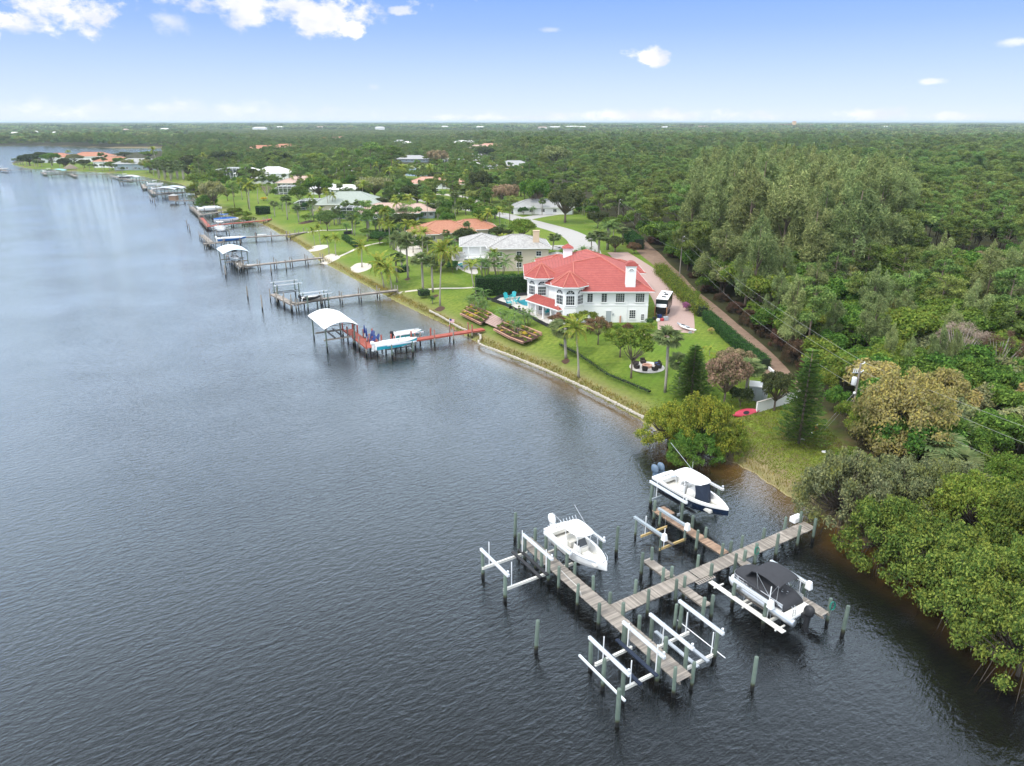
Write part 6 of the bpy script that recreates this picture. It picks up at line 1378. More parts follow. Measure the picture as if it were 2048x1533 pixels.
# buildings on the horizon
rg_ = random.Random(12)
for i, (x, Y, w_, h) in enumerate([(1085, 3300, 40, 17), (1110, 3500, 60, 17), (1145, 3700, 70, 18), (1165, 3500, 30, 18), (1405, 3600, 60, 19), (1450, 3700, 60, 18), (1475, 3600, 25, 19), (1330, 3500, 30, 17), (1280, 3600, 35, 18), (960, 3600, 40, 17), (890, 3700, 36, 18), (760, 3300, 40, 17), (640, 3500, 36, 17), (520, 3300, 60, 16), (560, 3500, 36, 17), (330, 2800, 30, 15), (250, 2600, 26, 15), (70, 2100, 20, 14), (30, 1950, 24, 13), (112, 2000, 16, 13), (1670, 3700, 30, 18), (1770, 3500, 24, 18), (1960, 3600, 60, 17), (1990, 3400, 24, 17), (1235, 3800, 40, 18)]):
    X = (x - CX) / FPX * (Y * cP + 12); b_ = thing('distant_building', 'small pale building among the trees close to the horizon', 'building', (X, Y, G0), rg_.uniform(-.3, .3), 'distant pale buildings')
    k = MB(); k.box((0, 0, h / 2 - 2), (w_, 16, h - 2)); k.build('wall', M['white'] if i % 3 else M['cream'], b_, world=False); k = MB(); k.raw([(-w_ / 2 - 1, -9, h - 3), (w_ / 2 + 1, -9, h - 3), (w_ / 2 + 1, 9, h - 3), (-w_ / 2 - 1, 9, h - 3), (-w_ / 3, 0, h), (w_ / 3, 0, h)], [(0, 1, 5, 4), (1, 2, 5), (2, 3, 4, 5), (3, 0, 4)]); k.build('roof', M['whiteroof'] if i % 4 else M['pinkroof'], b_, world=False)
t_ = thing('hotel_building', 'sand coloured hotel with square tower on the horizon', 'building', ((1590 - CX) / FPX * (4200 * cP + 12), 4200, G0))
k = MB(); k.box((0, 0, 10), (240, 30, 20)); k.box((-60, -6, 12), (60, 30, 24)); k.box((70, -4, 11), (50, 28, 22)); k.build('wall', M['yellow'], t_, world=False); k = MB(); k.box((-8, 0, 19), (17, 17, 38)); tw = k.build('tower', M['yellow'], t_, world=False); k = MB(); k.raw([(-18, -10, 38), (2, -10, 38), (2, 10, 38), (-18, 10, 38), (-8, 0, 42)], [(0, 1, 4), (1, 2, 4), (2, 3, 4), (3, 0, 4)]); k.build('tower_roof', M['orangeroof'], tw, world=False)
k = MB(); k.box((-60, -6, 24.5), (64, 34, 1.5)); k.box((70, -4, 22.5), (54, 32, 1.5)); k.box((0, 0, 20.4), (244, 33, 1.0)); k.build('roof', M['orangeroof'], t_, world=False)

# ================================================================ GARDEN TREES, PLACED FROM THE PHOTOGRAPH
NOM = dict(coco=(10, 6.0), sabal=(8.2, 3.6), phoenix=(6.2, 5.6), clump=(5.8, 5.0), oak=(9, 12), broad=(8.2, 10), sparse=(5.7, 5.2), shrub=(1.45, 2.1), norfolk=(12, 6), casu=(23, 10), pine=(14.8, 8.5), mangrove=(6.5, 10.8), bare=(6.2, 6.4), scrub=(5.0, 6.6))
PN = dict(coco='coconut_palm', sabal='sabal_palm', phoenix='date_palm', clump='clump_palm', oak='oak_tree', broad='broadleaf_tree', sparse='garden_tree', shrub='shrub', norfolk='norfolk_pine', casu='casuarina_tree', pine='pine_tree', mangrove='mangrove_tree', bare='bare_tree', scrub='scrub_tree')
def T_(kind, bx, by, ty, wpx, label, m_=None, group=None, i=None, rz=None, base=None):
    """tree by the pixel of its foot, the row of its top and its crown width in pixels"""
    p = gp(bx, by) if base is None else Vector(base); zt = zat(bx, ty, p.y); h, w_ = NOM[kind]
    vh = {'coco': (9, 10, 11), 'sabal': (8.1, 10.1, 6.6), 'phoenix': (6.7, 5.4)}.get(kind)
    i = random.randrange(len(LIB[kind])) if i is None else i
    if vh: h = vh[i % len(vh)]
    depth = p.y * cP + (CAM_H - p.z) * sP; sx_ = wpx / FPX * depth / w_; sz_ = max(.25, (zt - p.z) / h)
    return tree(PN[kind], label, kind, p, sx_, rz, group, LM[m_] if m_ else None, i, sz_, 'palm' if 'palm' in PN[kind] else 'shrub' if kind == 'shrub' else 'tree')
# river edge, near
T_('mangrove', 1335, 893, 792, 130, 'yellow-green mangrove at the water beside the navy boat, river side', 'yellowmangrove'); T_('mangrove', 1405, 905, 768, 140, 'larger yellow topped mangrove between the navy boat and the tall palm', 'yellowmangrove'); T_('mangrove', 1385, 925, 850, 120, 'dark low mangrove overhanging the water behind the navy boat', 'broad'); T_('mangrove', 1455, 915, 835, 85, 'small rusty mangrove next to the little beach', 'shrub')
for x, y, ty, w_, mm, lb in [(1680, 1052, 885, 205, 'greymangrove', 'grey-green tree at the shore end of the dock'), (1800, 1035, 890, 170, 'greymangrove', 'grey-green rounded tree behind the dockside tree'), (1765, 1120, 972, 200, 'mangrove', 'dark mangrove hanging over the water right of the pontoon boat'), (1860, 1178, 1020, 235, 'mangrove', 'broad mangrove with pale twigs at the middle of the right bank'), (1950, 1262, 1080, 240, 'mangrove', 'large mangrove at the lower right water edge'),
                          (2035, 1352, 1150, 240, 'mangrove', 'lowest mangrove cut by the right picture edge'), (1945, 1085, 935, 230, 'bright', 'yellow-green mangrove set back from the right bank'), (2055, 1135, 940, 230, 'mangrove', 'yellow topped mangrove at the right picture edge'), (1900, 1010, 905, 170, 'greymangrove', 'pale grey-green bush below the fan palms'), (2020, 1010, 895, 200, 'bright', 'bright mangrove behind the fan palms at right'), (2080, 1220, 1040, 200, 'mangrove', 'mangrove at the right edge above the lowest one'), (1700, 975, 890, 120, 'bright', 'light yellow-green bush at the back of the dockside tree'), (2110, 1090, 900, 200, 'bright', 'bright mangrove half outside the right edge')]: T_('mangrove', x, y, ty, w_, lb, mm)
T_('mangrove', 1805, 905, 722, 235, 'orange-brown tree by the transformer pole', 'orange', i=1); T_('broad', 1870, 860, 740, 120, 'orange tinted tree behind the transformer pole tree', 'orange')
for x, y, ty, w_, lb in [(1845, 945, 868, 110, 'silvery fan palm below the orange-brown tree'), (1905, 920, 850, 120, 'browned fan palm right of the orange-brown tree'), (1925, 985, 915, 110, 'bright fan palm above the pale grey-green bush')]: T_('sabal', x, y, ty, w_, lb, None, i=2)
T_('norfolk', 1382, 795, 690, 88, 'dark tiered norfolk pine on the lawn beside the fire pit', i=0); T_('norfolk', 1597, 888, 700, 104, 'tall tiered norfolk pine on the rough lot near the pink kayak', 'bright' if False else None, i=1)
T_('sabal', 1330, 785, 652, 58, 'tall sabal palm with red-brown trunk beside the fire pit', i=1); T_('sparse', 1262, 757, 640, 100, 'thin garden tree with long bare trunk at the fire pit', 'bright', i=0); T_('sparse', 1240, 715, 655, 80, 'thin leafy tree between house and fire pit', 'bright', i=1)
T_('sabal', 1132, 717, 640, 62, 'short thick sabal palm on the lawn below the house', i=2); T_('sparse', 1196, 690, 628, 66, 'purple-grey leaved tree in front of the white house door', 'redleaf', i=1); T_('sparse', 1150, 668, 622, 62, 'green shrubby tree in front of the octagonal bay', 'bright', i=0); T_('sparse', 1112, 668, 622, 60, 'reddish shrubby tree at the porch corner', 'redleaf', i=0); T_('sparse', 1175, 662, 618, 50, 'small yellow-green tree against the white house wall', 'bright', i=1)
T_('broad', 1447, 818, 705, 100, 'dry tan leaved tree beside the white shed', 'tan', i=0); T_('oak', 1465, 770, 690, 85, 'speckled dark tree behind the dry tan tree', 'tan', i=1); T_('oak', 1548, 822, 738, 72, 'dark green round tree in front of the white garden wall', 'oak', i=0); T_('scrub', 1480, 815, 770, 60, 'low dark bush between the shed and the dry tan tree', 'oak'); T_('sabal', 1491, 795, 720, 62, 'sabal palm with orange skirt of old fans by the white shed', i=0); T_('clump', 1425, 742, 692, 52, 'thin leaning palm pair behind the dark norfolk pine', 'coco'); T_('sabal', 1358, 775, 705, 46, 'low silvery fan palm behind the fire pit norfolk pine', i=2)
T_('clump', 1395, 735, 688, 40, 'small palm left of the leaning palm pair', 'coco')
# coconut palms near enough to show every frond
def big_coco(bx, by, ty, wpx, lean, label, nf=18, seed=1):
    p = gp(bx, by); zt = zat(bx, ty, p.y); h = (zt - p.z) * .86; depth = p.y * cP + 12; s_ = wpx / FPX * depth / 6.0; r_ = thing('coconut_palm', label, 'palm', p); path = bent(h, lean); k_ = MB(); k_.tube(path, [.24, .17] + [.14] * 4 + [.11], 8); k_.build('trunk', M['palmbark'], r_, world=False, smooth=True); g2 = random.Random(seed)
    k_ = MB(); [k_.lathe([(.001, -.13), (.11, -.05), (.11, .06), (.001, .14)], 7, (path[-1][0] + .2 * math.cos(t_), path[-1][1] + .2 * math.sin(t_), path[-1][2] - .2)) for t_ in range(5)]; k_.build('coconuts', M['coconut'], r_, world=False, smooth=True, kind='stuff')
    for j in range(nf): link('frond', FROND[j % 3][1], None, r_, path[-1], (0, -([.8, .3, -.2][j % 3] + g2.gauss(0, .14)), j * 2.4 + g2.gauss(0, .15)), (s_, s_, s_))
    return r_
M['coconut'] = mat('green_coconut', (.20, .17, .04), .6, .3)
big_coco(1157, 756, 640, 74, -.8, 'coconut palm on the seawall lawn below the white house', seed=1); big_coco(880, 612, 483, 70, .9, 'tall leaning white trunked coconut palm by the cycad', 20, 2); big_coco(784, 580, 532, 66, -.5, 'coconut palm at the head of the grey dock, right one', seed=3); big_coco(768, 576, 520, 66, -.8, 'coconut palm at the head of the grey dock, left one', seed=4); big_coco(724, 535, 488, 48, .4, 'coconut palm in the white sand ring', 16, 5)
for i, (x, y, ty, w_) in enumerate([(672, 512, 470, 34), (658, 510, 468, 34), (641, 490, 450, 26), (630, 491, 456, 20)]): T_('coco', x, y, ty, w_, ['right palm of the pair in the shell bed at the brown dock', 'left palm of the pair in the shell bed at the brown dock', 'right palm of the pair in the round sand bed', 'left slender palm of the pair in the round sand bed'][i], i=i % 3)
for i, (x, y, ty, w_, lb) in enumerate([(816, 556, 465, 40, 'tall sabal palm in the mown strip with mulch foot'), (804, 538, 462, 36, 'sabal palm behind the tall one in the mown strip'), (846, 580, 506, 48, 'sabal palm in front of the low hedge clump'), (866, 585, 510, 44, 'sabal palm standing behind the low hedge clump'), (794, 565, 505, 40, 'short sabal palm right of the two dock palms')]): T_('sabal', x, y, ty, w_, lb, i=i % 2)
T_('clump', 960, 612, 573, 44, 'feathery palm at the back of the left terrace', i=0); T_('clump', 945, 622, 586, 38, 'feathery palm at the front of the left terrace', i=1); T_('clump', 965, 628, 597, 38, 'feathery palm in the middle of the left terrace', i=0); T_('clump', 1008, 650, 613, 38, 'feathery palm at the top of the right terrace', i=1); T_('clump', 1030, 660, 617, 40, 'feathery palm behind the right terrace', i=0); T_('clump', 1034, 675, 631, 38, 'feathery palm in the middle of the right terrace', i=1); T_('clump', 1055, 652, 618, 42, 'feathery palm on the slope above the right terrace', i=0)
T_('clump', 1000, 556, 500, 66, 'palm clump in front of the grey tiled house, right', i=0); T_('clump', 970, 556, 503, 56, 'palm clump in front of the grey tiled house, left', i=1); T_('coco', 948, 575, 525, 48, 'yellowing palm beside the tall dark hedge', i=1); T_('clump', 1105, 525, 496, 46, 'palm clump between the grey and red roofs', i=1)
T_('phoenix', 738, 478, 418, 58, 'big dense date palm by the pinkish roof', i=0); T_('phoenix', 776, 455, 420, 38, 'smaller dense date palm by the pinkish roof', i=1); T_('phoenix', 1215, 500, 432, 66, 'large date palm at the road bend behind the red roof', 'phoenix', i=0); T_('sabal', 1197, 515, 462, 46, 'sabal palm right behind the red roof ridge', i=0); T_('sabal', 1105, 500, 466, 28, 'short sabal palm by the road at the grey roof', i=2); T_('oak', 1230, 505, 470, 44, 'dark round bush behind the red roof', 'oak'); T_('sabal', 1245, 490, 455, 30, 'palm at the road bend next to the large date palm', i=0)
# street and garden trees further back
G2 = 'garden trees among the houses'
for i, (kd, x, y, ty, w_, mm, lb) in enumerate([('oak', 1130, 446, 372, 82, None, 'big dark live oak with visible trunk on the roadside lawn'), ('oak', 1068, 425, 350, 66, 'orange' if False else 'broad', 'rusty topped tree left of the big roadside oak'), ('oak', 1010, 420, 363, 62, 'tan', 'pale grey-brown tree behind the parked car'), ('broad', 965, 410, 340, 70, 'oak', 'brownish broad tree left of the pale tree'), ('oak', 835, 412, 366, 84, None, 'dark spreading oak behind the orange roof'), ('oak', 750, 400, 350, 78, 'greymangrove', 'open oak above the green roof'), ('sabal', 925, 408, 376, 22, None, 'single sabal palm on the corner lawn'), ('oak', 500, 372, 333, 58, None, 'dark oak in front of the white villa'), ('broad', 640, 405, 350, 70, 'broad', 'dark green tree between the green roof and the white roof'), ('broad', 600, 410, 372, 46, 'broad', 'dark tree left of the green roof'), ('bare', 535, 402, 365, 30, 'grey', 'leafless grey tree on the river lawn'), ('broad', 630, 340, 304, 66, 'bright', 'round yellow-green tree behind the white villa'), ('pine', 690, 372, 296, 42, None, 'tall pine at the road left of the group'), ('pine', 745, 372, 283, 60, None, 'tall dark pine in the middle of the road group'), ('pine', 785, 362, 290, 50, None, 'tall pine at the right of the road group'), ('broad', 760, 350, 318, 60, 'broad', 'dark tree under the tall road pines'),
                                          ('oak', 875, 340, 296, 48, 'tan', 'grey-brown oak on the pond lawn'), ('oak', 970, 325, 290, 44, 'oak', 'dark oak beside the white roofs by the pond'), ('broad', 1110, 345, 290, 76, 'casu', 'large soft grey-green tree right of the yellow house'), ('broad', 1060, 360, 322, 30, 'broad', 'dark conical tree at the right end of the yellow house'), ('sparse', 400, 385, 345, 60, 'bright', 'light bushy tree at the river edge left of the oak'), ('broad', 430, 420, 360, 60, 'greymangrove', 'open grey-green tree over the far dock'), ('mangrove', 415, 415, 385, 50, 'broad', 'dark mangrove at the water by the white covered boat'), ('mangrove', 395, 390, 362, 46, 'bright', 'yellow-green mangrove at the water by the thin far dock'), ('mangrove', 470, 432, 412, 40, 'shrub', 'low rounded mangrove right of the white covered boat'), ('coco', 500, 422, 365, 36, None, 'tall coconut palm on the river lawn'), ('coco', 517, 408, 368, 28, None, 'shorter coconut palm behind the tall one on the river lawn'),
                                          ('sabal', 575, 440, 390, 24, None, 'tall sabal palm on the striped lawn'), ('sabal', 550, 434, 402, 18, None, 'short sabal palm on the striped lawn'), ('sabal', 598, 445, 410, 20, None, 'sabal palm beside the low dark bed on the striped lawn'), ('sabal', 628, 442, 398, 20, None, 'sabal palm in front of the screened pool enclosure'), ('sabal', 705, 470, 420, 26, None, 'sabal palm in front of the pinkish roof enclosure'), ('sparse', 612, 445, 428, 20, None, 'small frangipani in the low dark bed'), ('broad', 655, 462, 418, 46, 'phoenix', 'soft green garden tree before the pool enclosure'), ('phoenix', 680, 448, 418, 34, None, 'round date palm by the pool enclosure'), ('broad', 930, 500, 455, 58, 'oak', 'grey-green bush between orange and grey roofs'), ('coco', 960, 470, 430, 36, None, 'feathery palm at the right end of the orange roof'), ('coco', 1000, 455, 415, 34, None, 'palm on the island in the road'), ('phoenix', 990, 438, 405, 36, None, 'golden palm on the island in the road'), ('coco', 880, 425, 388, 30, None, 'palm behind the orange roof ridge'), ('clump', 900, 428, 398, 40, None, 'palm clump behind the orange roof'), ('coco', 830, 430, 390, 36, None, 'palm between pinkish and orange roofs'), ('clump', 810, 440, 405, 40, None, 'palm clump between pinkish and orange roofs'), ('broad', 850, 505, 478, 40, 'oak', 'dark bush in front of the orange roofed bungalow'), ('clump', 905, 505, 470, 34, None, 'palm in front of the orange roofed bungalow'), ('clump', 790, 500, 462, 40, None, 'palm clump by the blue parasol'), ('broad', 760, 490, 462, 46, 'hedge', 'dark garden tree by the blue parasol'),
                                          ('coco', 805, 370, 330, 36, None, 'tall palm by the pond'), ('coco', 780, 378, 335, 30, None, 'tall palm left of the pond'), ('sabal', 860, 400, 372, 20, None, 'palm before the mottled terracotta roof'), ('clump', 955, 352, 328, 30, None, 'palm clump below the pond houses'), ('coco', 940, 358, 330, 26, None, 'palm right of the mottled terracotta roof'), ('broad', 560, 340, 300, 60, 'oak', 'dark tree row behind the white villa, right'), ('broad', 450, 335, 300, 60, 'oak', 'dark tree behind the tall enclosure'), ('broad', 385, 345, 310, 56, 'oak', 'dark tree by the inlet'), ('broad', 330, 345, 312, 50, 'broad', 'green tree by the far palm grove'), ('broad', 85, 326, 304, 46, 'oak', 'round tree on the far point'), ('broad', 250, 316, 304, 36, 'oak', 'dark tree behind the point houses'), ('broad', 300, 318, 302, 40, 'broad', 'green tree behind the grey roof on the point'), ('coco', 138, 320, 301, 18, None, 'tall palm between the point houses'), ('coco', 315, 330, 294, 22, None, 'tall palm rising above the inlet')]): T_(kd, x, y, ty, w_, lb, mm, G2)
for i, (x, y) in enumerate([(30, 329), (36, 330), (42, 329), (47, 331), (54, 332), (70, 335), (76, 334), (84, 334), (104, 336), (120, 337), (135, 338), (150, 339), (168, 340), (180, 341), (190, 341), (205, 343), (220, 344), (232, 345), (245, 346)]): T_('sabal', x, y, y - 12 - (i * 7 % 6), 11, 'small sabal palm in the row along the far point', None, 'palm row on the far point')
for i in range(22):
    x = 308 + (i * 37 % 62); y = 352 + (i * 13 % 12); T_('sabal', x, y, y - 28 - (i * 5 % 9), 13, 'sabal palm in the dense far grove by the shore', None, 'far palm grove')
# woods and gardens between the far houses: many trees alike
rg2 = np.random.default_rng(31); gx, gy = jitter_grid(HOOD, 15.5, rg2, .45)
HS = [o for o in list(S.objects) if o.get('category') in ('house', 'pool enclosure')]; HP = [(o.location.x, o.location.y) for o in HS]
ROADP = [tuple(P(x, y, G0)[:2]) for x, y in [(1160, 478), (1130, 463), (1090, 452), (1055, 443), (1030, 437), (1000, 428), (960, 423), (900, 412), (860, 403), (820, 395), (790, 384), (760, 372), (735, 361), (715, 352), (690, 338)]]
OPEN = pxpoly([(480, 440), (640, 470), (900, 600), (1300, 640), (1300, 500), (1150, 505), (1000, 520), (860, 520), (740, 490), (690, 462), (620, 440), (600, 400), (520, 400)]); OPEN2 = pxpoly([(1015, 438), (1185, 438), (1185, 500), (1060, 482)])
n_ = 0
for x, y in zip(gx, gy):
    if n_ > 285: break
    if y < 235 or min(math.hypot(x - a, y - b) for a, b in HP) < (19 if y < 520 else 15) or min(math.hypot(x - a, y - b) for a, b in ROADP) < 9 or inside(x, y, OPEN) or inside(x, y, OPEN2): continue
    # keep the river side of each house open
    if any(abs(x - a) < 16 and 0 < b - y < 34 for a, b in HP) and rg2.random() < .75: continue
    k_ = rg2.random(); kd, mm = ('broad', 'broad') if k_ < .32 else ('oak', None) if k_ < .5 else ('broad', 'bright') if k_ < .62 else ('pine', None) if k_ < .82 else ('coco', None) if k_ < .92 else ('sabal', None)
    tree(PN[kd], {'broad': 'leafy garden tree in the wooded lots behind the river houses', 'oak': 'dark live oak in the wooded lots behind the river houses', 'pine': 'slash pine in the wooded lots behind the river houses', 'coco': 'palm in the wooded lots behind the river houses', 'sabal': 'sabal palm in the wooded lots behind the river houses'}[kd], kd, (x, y, G0), rg2.uniform(.75, 1.15) * (1.1 if kd in ('coco', 'sabal') else .95), group='trees of the wooded lots, ' + kd, m_=LM[mm] if mm else None); n_ += 1
# what is left between the houses is closed woodland: one mass
gx, gy = jitter_grid(HOOD, 8.0, rg2, .48); k_ = (gy > 285) & ~seg_dist(gx, gy, OPEN)[1] & ~seg_dist(gx, gy, OPEN2)[1] & ~seg_dist(gx, gy, pxpoly([(0, 296), (330, 296), (330, 352), (0, 352)]))[1]; gx, gy = gx[k_], gy[k_]
hp = np.array(HP + [tuple(P(831, 346, G0)[:2])]); rp_ = np.array(ROADP); dh = np.min(np.hypot(gx[:, None] - hp[None, :, 0], gy[:, None] - hp[None, :, 1]), 1); dr = np.min(np.hypot(gx[:, None] - rp_[None, :, 0], gy[:, None] - rp_[None, :, 1]), 1)
fr_ = np.min(np.where((np.abs(gx[:, None] - hp[None, :, 0]) < 15) & (hp[None, :, 1] - gy[:, None] > 0) & (hp[None, :, 1] - gy[:, None] < np.where(hp[None, :, 1] < 700, 32, 46)), 0, 1), 1)
k_ = (dh > 17) & (dr > 9) & ((fr_ > 0) | (rg2.random(len(gx)) < .12)) & (shore_d(gx, gy) > np.where(gx < -90, 30, 14)); gx, gy = gx[k_], gy[k_]
k_ = rg2.random(len(gx)) < np.where(gy < 520, .5, .85); gx, gy = gx[k_], gy[k_]; ch_ = rg2.random(len(gx)); ii = np.where(ch_ < .3, 0, np.where(ch_ < .55, 3, np.where(ch_ < .8, 7, 2)))
woods = scatter('woodland', np.stack([gx, gy, np.full(len(gx), G0)], 1), ii, np.where(ii == 7, 1.25, np.where(ii == 3, .72, .68)) * rg2.uniform(.75, 1.2, len(gx))); tag(woods, 'mixed green woodland filling the lots between the far houses', 'woodland', kind='stuff')
# three dark spires over the stand, young casuarinas by the thicket
for i, (x, ty) in enumerate(((1508, 283), (1536, 281), (1560, 278))): Y = 360.; p_ = Vector(((x - CX) / FPX * (Y * cP + 12), Y, G0)); T_('casu', x, 300, ty, 20, ['leftmost dark conifer spire above the casuarina stand', 'middle dark conifer spire above the casuarina stand', 'rightmost dark conifer spire above the casuarina stand'][i], 'norfolk', base=p_)
for i, (x, y, ty, w_) in enumerate(((1765, 770, 645, 40), (1805, 775, 668, 34), (1860, 775, 642, 44), (1890, 780, 655, 36), (1500, 640, 415, 80), (1690, 600, 360, 120), (1440, 590, 440, 90), (1610, 600, 400, 90), (1960, 620, 480, 70))): T_('casu', x, y, ty, w_, ['small casuarina leftmost behind the orange-brown tree', 'shortest casuarina behind the orange-brown tree', 'tallest young casuarina behind the orange-brown tree', 'young casuarina rightmost behind the orange-brown tree', 'casuarina with twisted pale trunk at the front of the stand', 'casuarina with forked pale trunk at the right front of the stand', 'low casuarina at the left front of the stand', 'tall bright casuarina at the front of the stand', 'lone casuarina at the far right of the thicket'][i], 'casu')
for i, (x, y, ty, w_) in enumerate(((1775, 690, 600, 130), (1890, 560, 500, 110), (1980, 570, 500, 120), (1760, 560, 490, 80))): T_('broad', x, y, ty, w_, ['rusty orange tree in the middle of the thicket', 'orange tinted tree right of the casuarina stand', 'tan crowned tree at the far right of the thicket', 'yellow-green tree under the forked casuarina'][i], ['orange', 'orange', 'tan', 'bright'][i])
# dead vines along the track
for i, (x, y, w_, ty) in enumerate(((1415, 583, 34, 568), (1442, 602, 38, 583), (1472, 626, 42, 600), (1500, 650, 50, 614), (1530, 672, 60, 626), (1562, 700, 64, 645), (1592, 728, 64, 670), (1618, 756, 56, 705), (1528, 645, 56, 604), (1572, 680, 56, 630), (1312, 488, 40, 468), (1350, 515, 34, 498), (1388, 556, 30, 542))): T_('mangrove', x, y, ty, w_, 'mound of bare brown vines at the edge of the dirt track', 'vine', 'brown vine mounds')

for i, (x, y, ty, w_) in enumerate(((1650, 800, 735, 60), (1672, 830, 770, 56), (1692, 862, 800, 56), (1640, 765, 712, 50), (1712, 880, 815, 60), (1735, 850, 770, 70))): T_('scrub', x, y, ty, w_, 'leafy green bush at the mouth of the dirt track', 'broad' if i % 2 else 'bright', 'bushes at the track mouth')
for i, (x, y, w_) in enumerate(((1125, 655, 26), (1140, 662, 22), (1163, 664, 26), (1180, 668, 20), (1210, 672, 24), (1232, 668, 26), (1255, 664, 26), (1272, 664, 22))): T_('shrub', x, y, y - 16 - (i * 5 % 7), w_, 'leafy shrub in the row along the white house wall', ['bright', 'shrub', 'redleaf', 'broad'][i % 4], 'shrubs along the house wall')
for i, x in enumerate((1895, 1925, 1955, 1985, 2015, 2045)): T_('broad', x, 505 - (i * 7 % 10), 440 - (i * 5 % 12), 64, 'tall leafy tree closing the wood edge behind the thicket', ['broad', 'bright', 'casu'][i % 3], 'wood edge behind the thicket')
rg4 = random.Random(23)
for i in range(34):
    t_ = i / 33; x, y = 560 + 300 * t_ + rg4.uniform(-22, 22), 418 + 92 * t_ + rg4.uniform(-10, 10); kd, hh, ww = rg4.choice([('sabal', 40, 22), ('coco', 44, 32), ('clump', 26, 26), ('phoenix', 30, 30), ('scrub', 18, 26)]); k_ = .7 + .55 * t_
    T_(kd, x, y, y - hh * k_ * rg4.uniform(.8, 1.1), ww * k_, {'sabal': 'sabal palm in the planting between river lawn and houses', 'coco': 'feather palm in the planting between river lawn and houses', 'clump': 'clump palm in the planting between river lawn and houses', 'phoenix': 'date palm in the planting between river lawn and houses', 'scrub': 'leafy bush in the planting between river lawn and houses'}[kd], None if kd != 'scrub' else rg4.choice(['broad', 'shrub', 'hedge']), 'planting behind the river lawns, ' + kd)
# planting close round the river houses
rg3 = random.Random(17)
for o in HS:
    if o.get('category') != 'house' or not (185 < o.location.y < 640): continue
    for j in range(26 if o.location.y < 400 else 12):
        a = rg3.uniform(0, 6.28); rr_ = rg3.uniform(13, 21) * (1 if abs(math.cos(a)) > .5 else .8); x, y = o.location.x + math.cos(a) * rr_ * 1.15, o.location.y + math.sin(a) * rr_ * .75
        if min(math.hypot(x - a_, y - b_) for a_, b_ in ROADP) < 8 or shore_d(np.array([x]), np.array([y]))[0] < 12: continue
        kd, mm, sc_ = rg3.choice([('clump', None, .9), ('scrub', 'broad', .75), ('scrub', 'hedge', .8), ('coco', None, .8), ('sabal', None, .8), ('scrub', 'shrub', .5), ('oak', None, .55), ('phoenix', None, .75)])
        if math.sin(a) < -.5 and kd in ('oak',): continue
        tree(PN[kd], {'clump': 'clump palm planted close to a river house', 'scrub': 'leafy bush planted close to a river house', 'coco': 'slender palm planted close to a river house', 'sabal': 'fan palm planted close to a river house', 'oak': 'small dark tree planted close to a river house', 'phoenix': 'bushy date palm planted close to a river house'}[kd], kd, (x, y, G0), sc_ * rg3.uniform(.8, 1.2), group='planting round the river houses, ' + kd, m_=LM[mm] if mm else None)
for i, (x, y, ty, w_) in enumerate(((1905, 760, 620, 110), (1985, 770, 640, 100), (1560, 640, 560, 50), (1960, 700, 610, 80), (2035, 640, 540, 70))): T_('bare', x, y, ty, w_, ['dead pale tree leaning in the middle of the thicket', 'dead tree with rusty tangle at the right of the thicket', 'bare pale snag at the foot of the casuarinas', 'dead tree behind the rusty tangle', 'bare grey tree at the right edge of the wood'][i], 'grey' if i != 1 else 'vine')
for i, (x, y, ty, w_) in enumerate(((60, 331, 306, 40), (105, 331, 304, 40), (150, 328, 308, 36), (205, 333, 312, 40), (245, 336, 314, 40), (260, 340, 318, 36), (170, 336, 318, 30), (225, 340, 322, 30), (300, 345, 318, 44), (335, 340, 312, 40), (128, 334, 318, 26))): T_('broad' if i % 3 else 'oak', x, y, ty, w_, 'dark leafy tree among the houses on the far point', ['oak', 'broad', 'greymangrove'][i % 3] if i % 3 else None, 'trees on the far point')
# ---------------------------------------------------------------- hedges
def hedge(label, pts, w_, h, m_='hedge', size=.11, dens=95, name='hedge', round_=.1, seed=0):
    """clipped hedge: a leafy shell round a twiggy core along a line of world points"""
    g_ = np.random.default_rng(seed + 5); V = []; core = MB(); r_ = thing(name, label, 'hedge', Vector((pts[0][0], pts[0][1], G0)))
    for a, b in zip(pts, pts[1:]):
        a, b = Vector((a[0], a[1], 0)), Vector((b[0], b[1], 0)); d = b - a; ln = d.length; d = d.normalized(); s_ = Vector((-d.y, d.x, 0)); core.beam(a + Vector((0, 0, G0 + h * .47)), b + Vector((0, 0, G0 + h * .47)), w_ * .86, h * .92)
        n = int(dens * ln * (w_ + 2 * h)); u = g_.random(n) * ln; f_ = g_.random(n) * (w_ + 2 * h)
        y = np.where(f_ < h, -w_ / 2, np.where(f_ < h + w_, f_ - h - w_ / 2, w_ / 2)); z = np.where(f_ < h, f_, np.where(f_ < h + w_, h, f_ - h - w_)); j = g_.normal(size=(n, 3)) * round_ * (1 + .8 * np.sin(u * 1.1)[:, None] ** 2)
        c = np.array([a.x, a.y, G0])[None] + np.outer(u, [d.x, d.y, 0]) + np.outer(y, [s_.x, s_.y, 0]); c[:, 2] += z * (1 + .04 * np.sin(u * 2.3)); c += j
        t_ = g_.normal(size=(n, 3)); t_ /= np.linalg.norm(t_, axis=1)[:, None]; q_ = g_.normal(size=(n, 3)); q_ -= t_ * (q_ * t_).sum(1)[:, None]; q_ /= np.linalg.norm(q_, axis=1)[:, None]; sz_ = (size * g_.uniform(.6, 1.3, n))[:, None]
        V.append(np.stack([c - t_ * sz_, c - q_ * sz_ * .55, c + t_ * sz_, c + q_ * sz_ * .55], 1).reshape(-1, 3))
    core.build('twigs', M['hedgecore'], r_); v = np.concatenate(V) - np.array(r_.location)[None]; link('foliage', crown_mesh('hedge_foliage', v, np.arange(len(v)).reshape(-1, 4), LM[m_]), None, r_); return r_
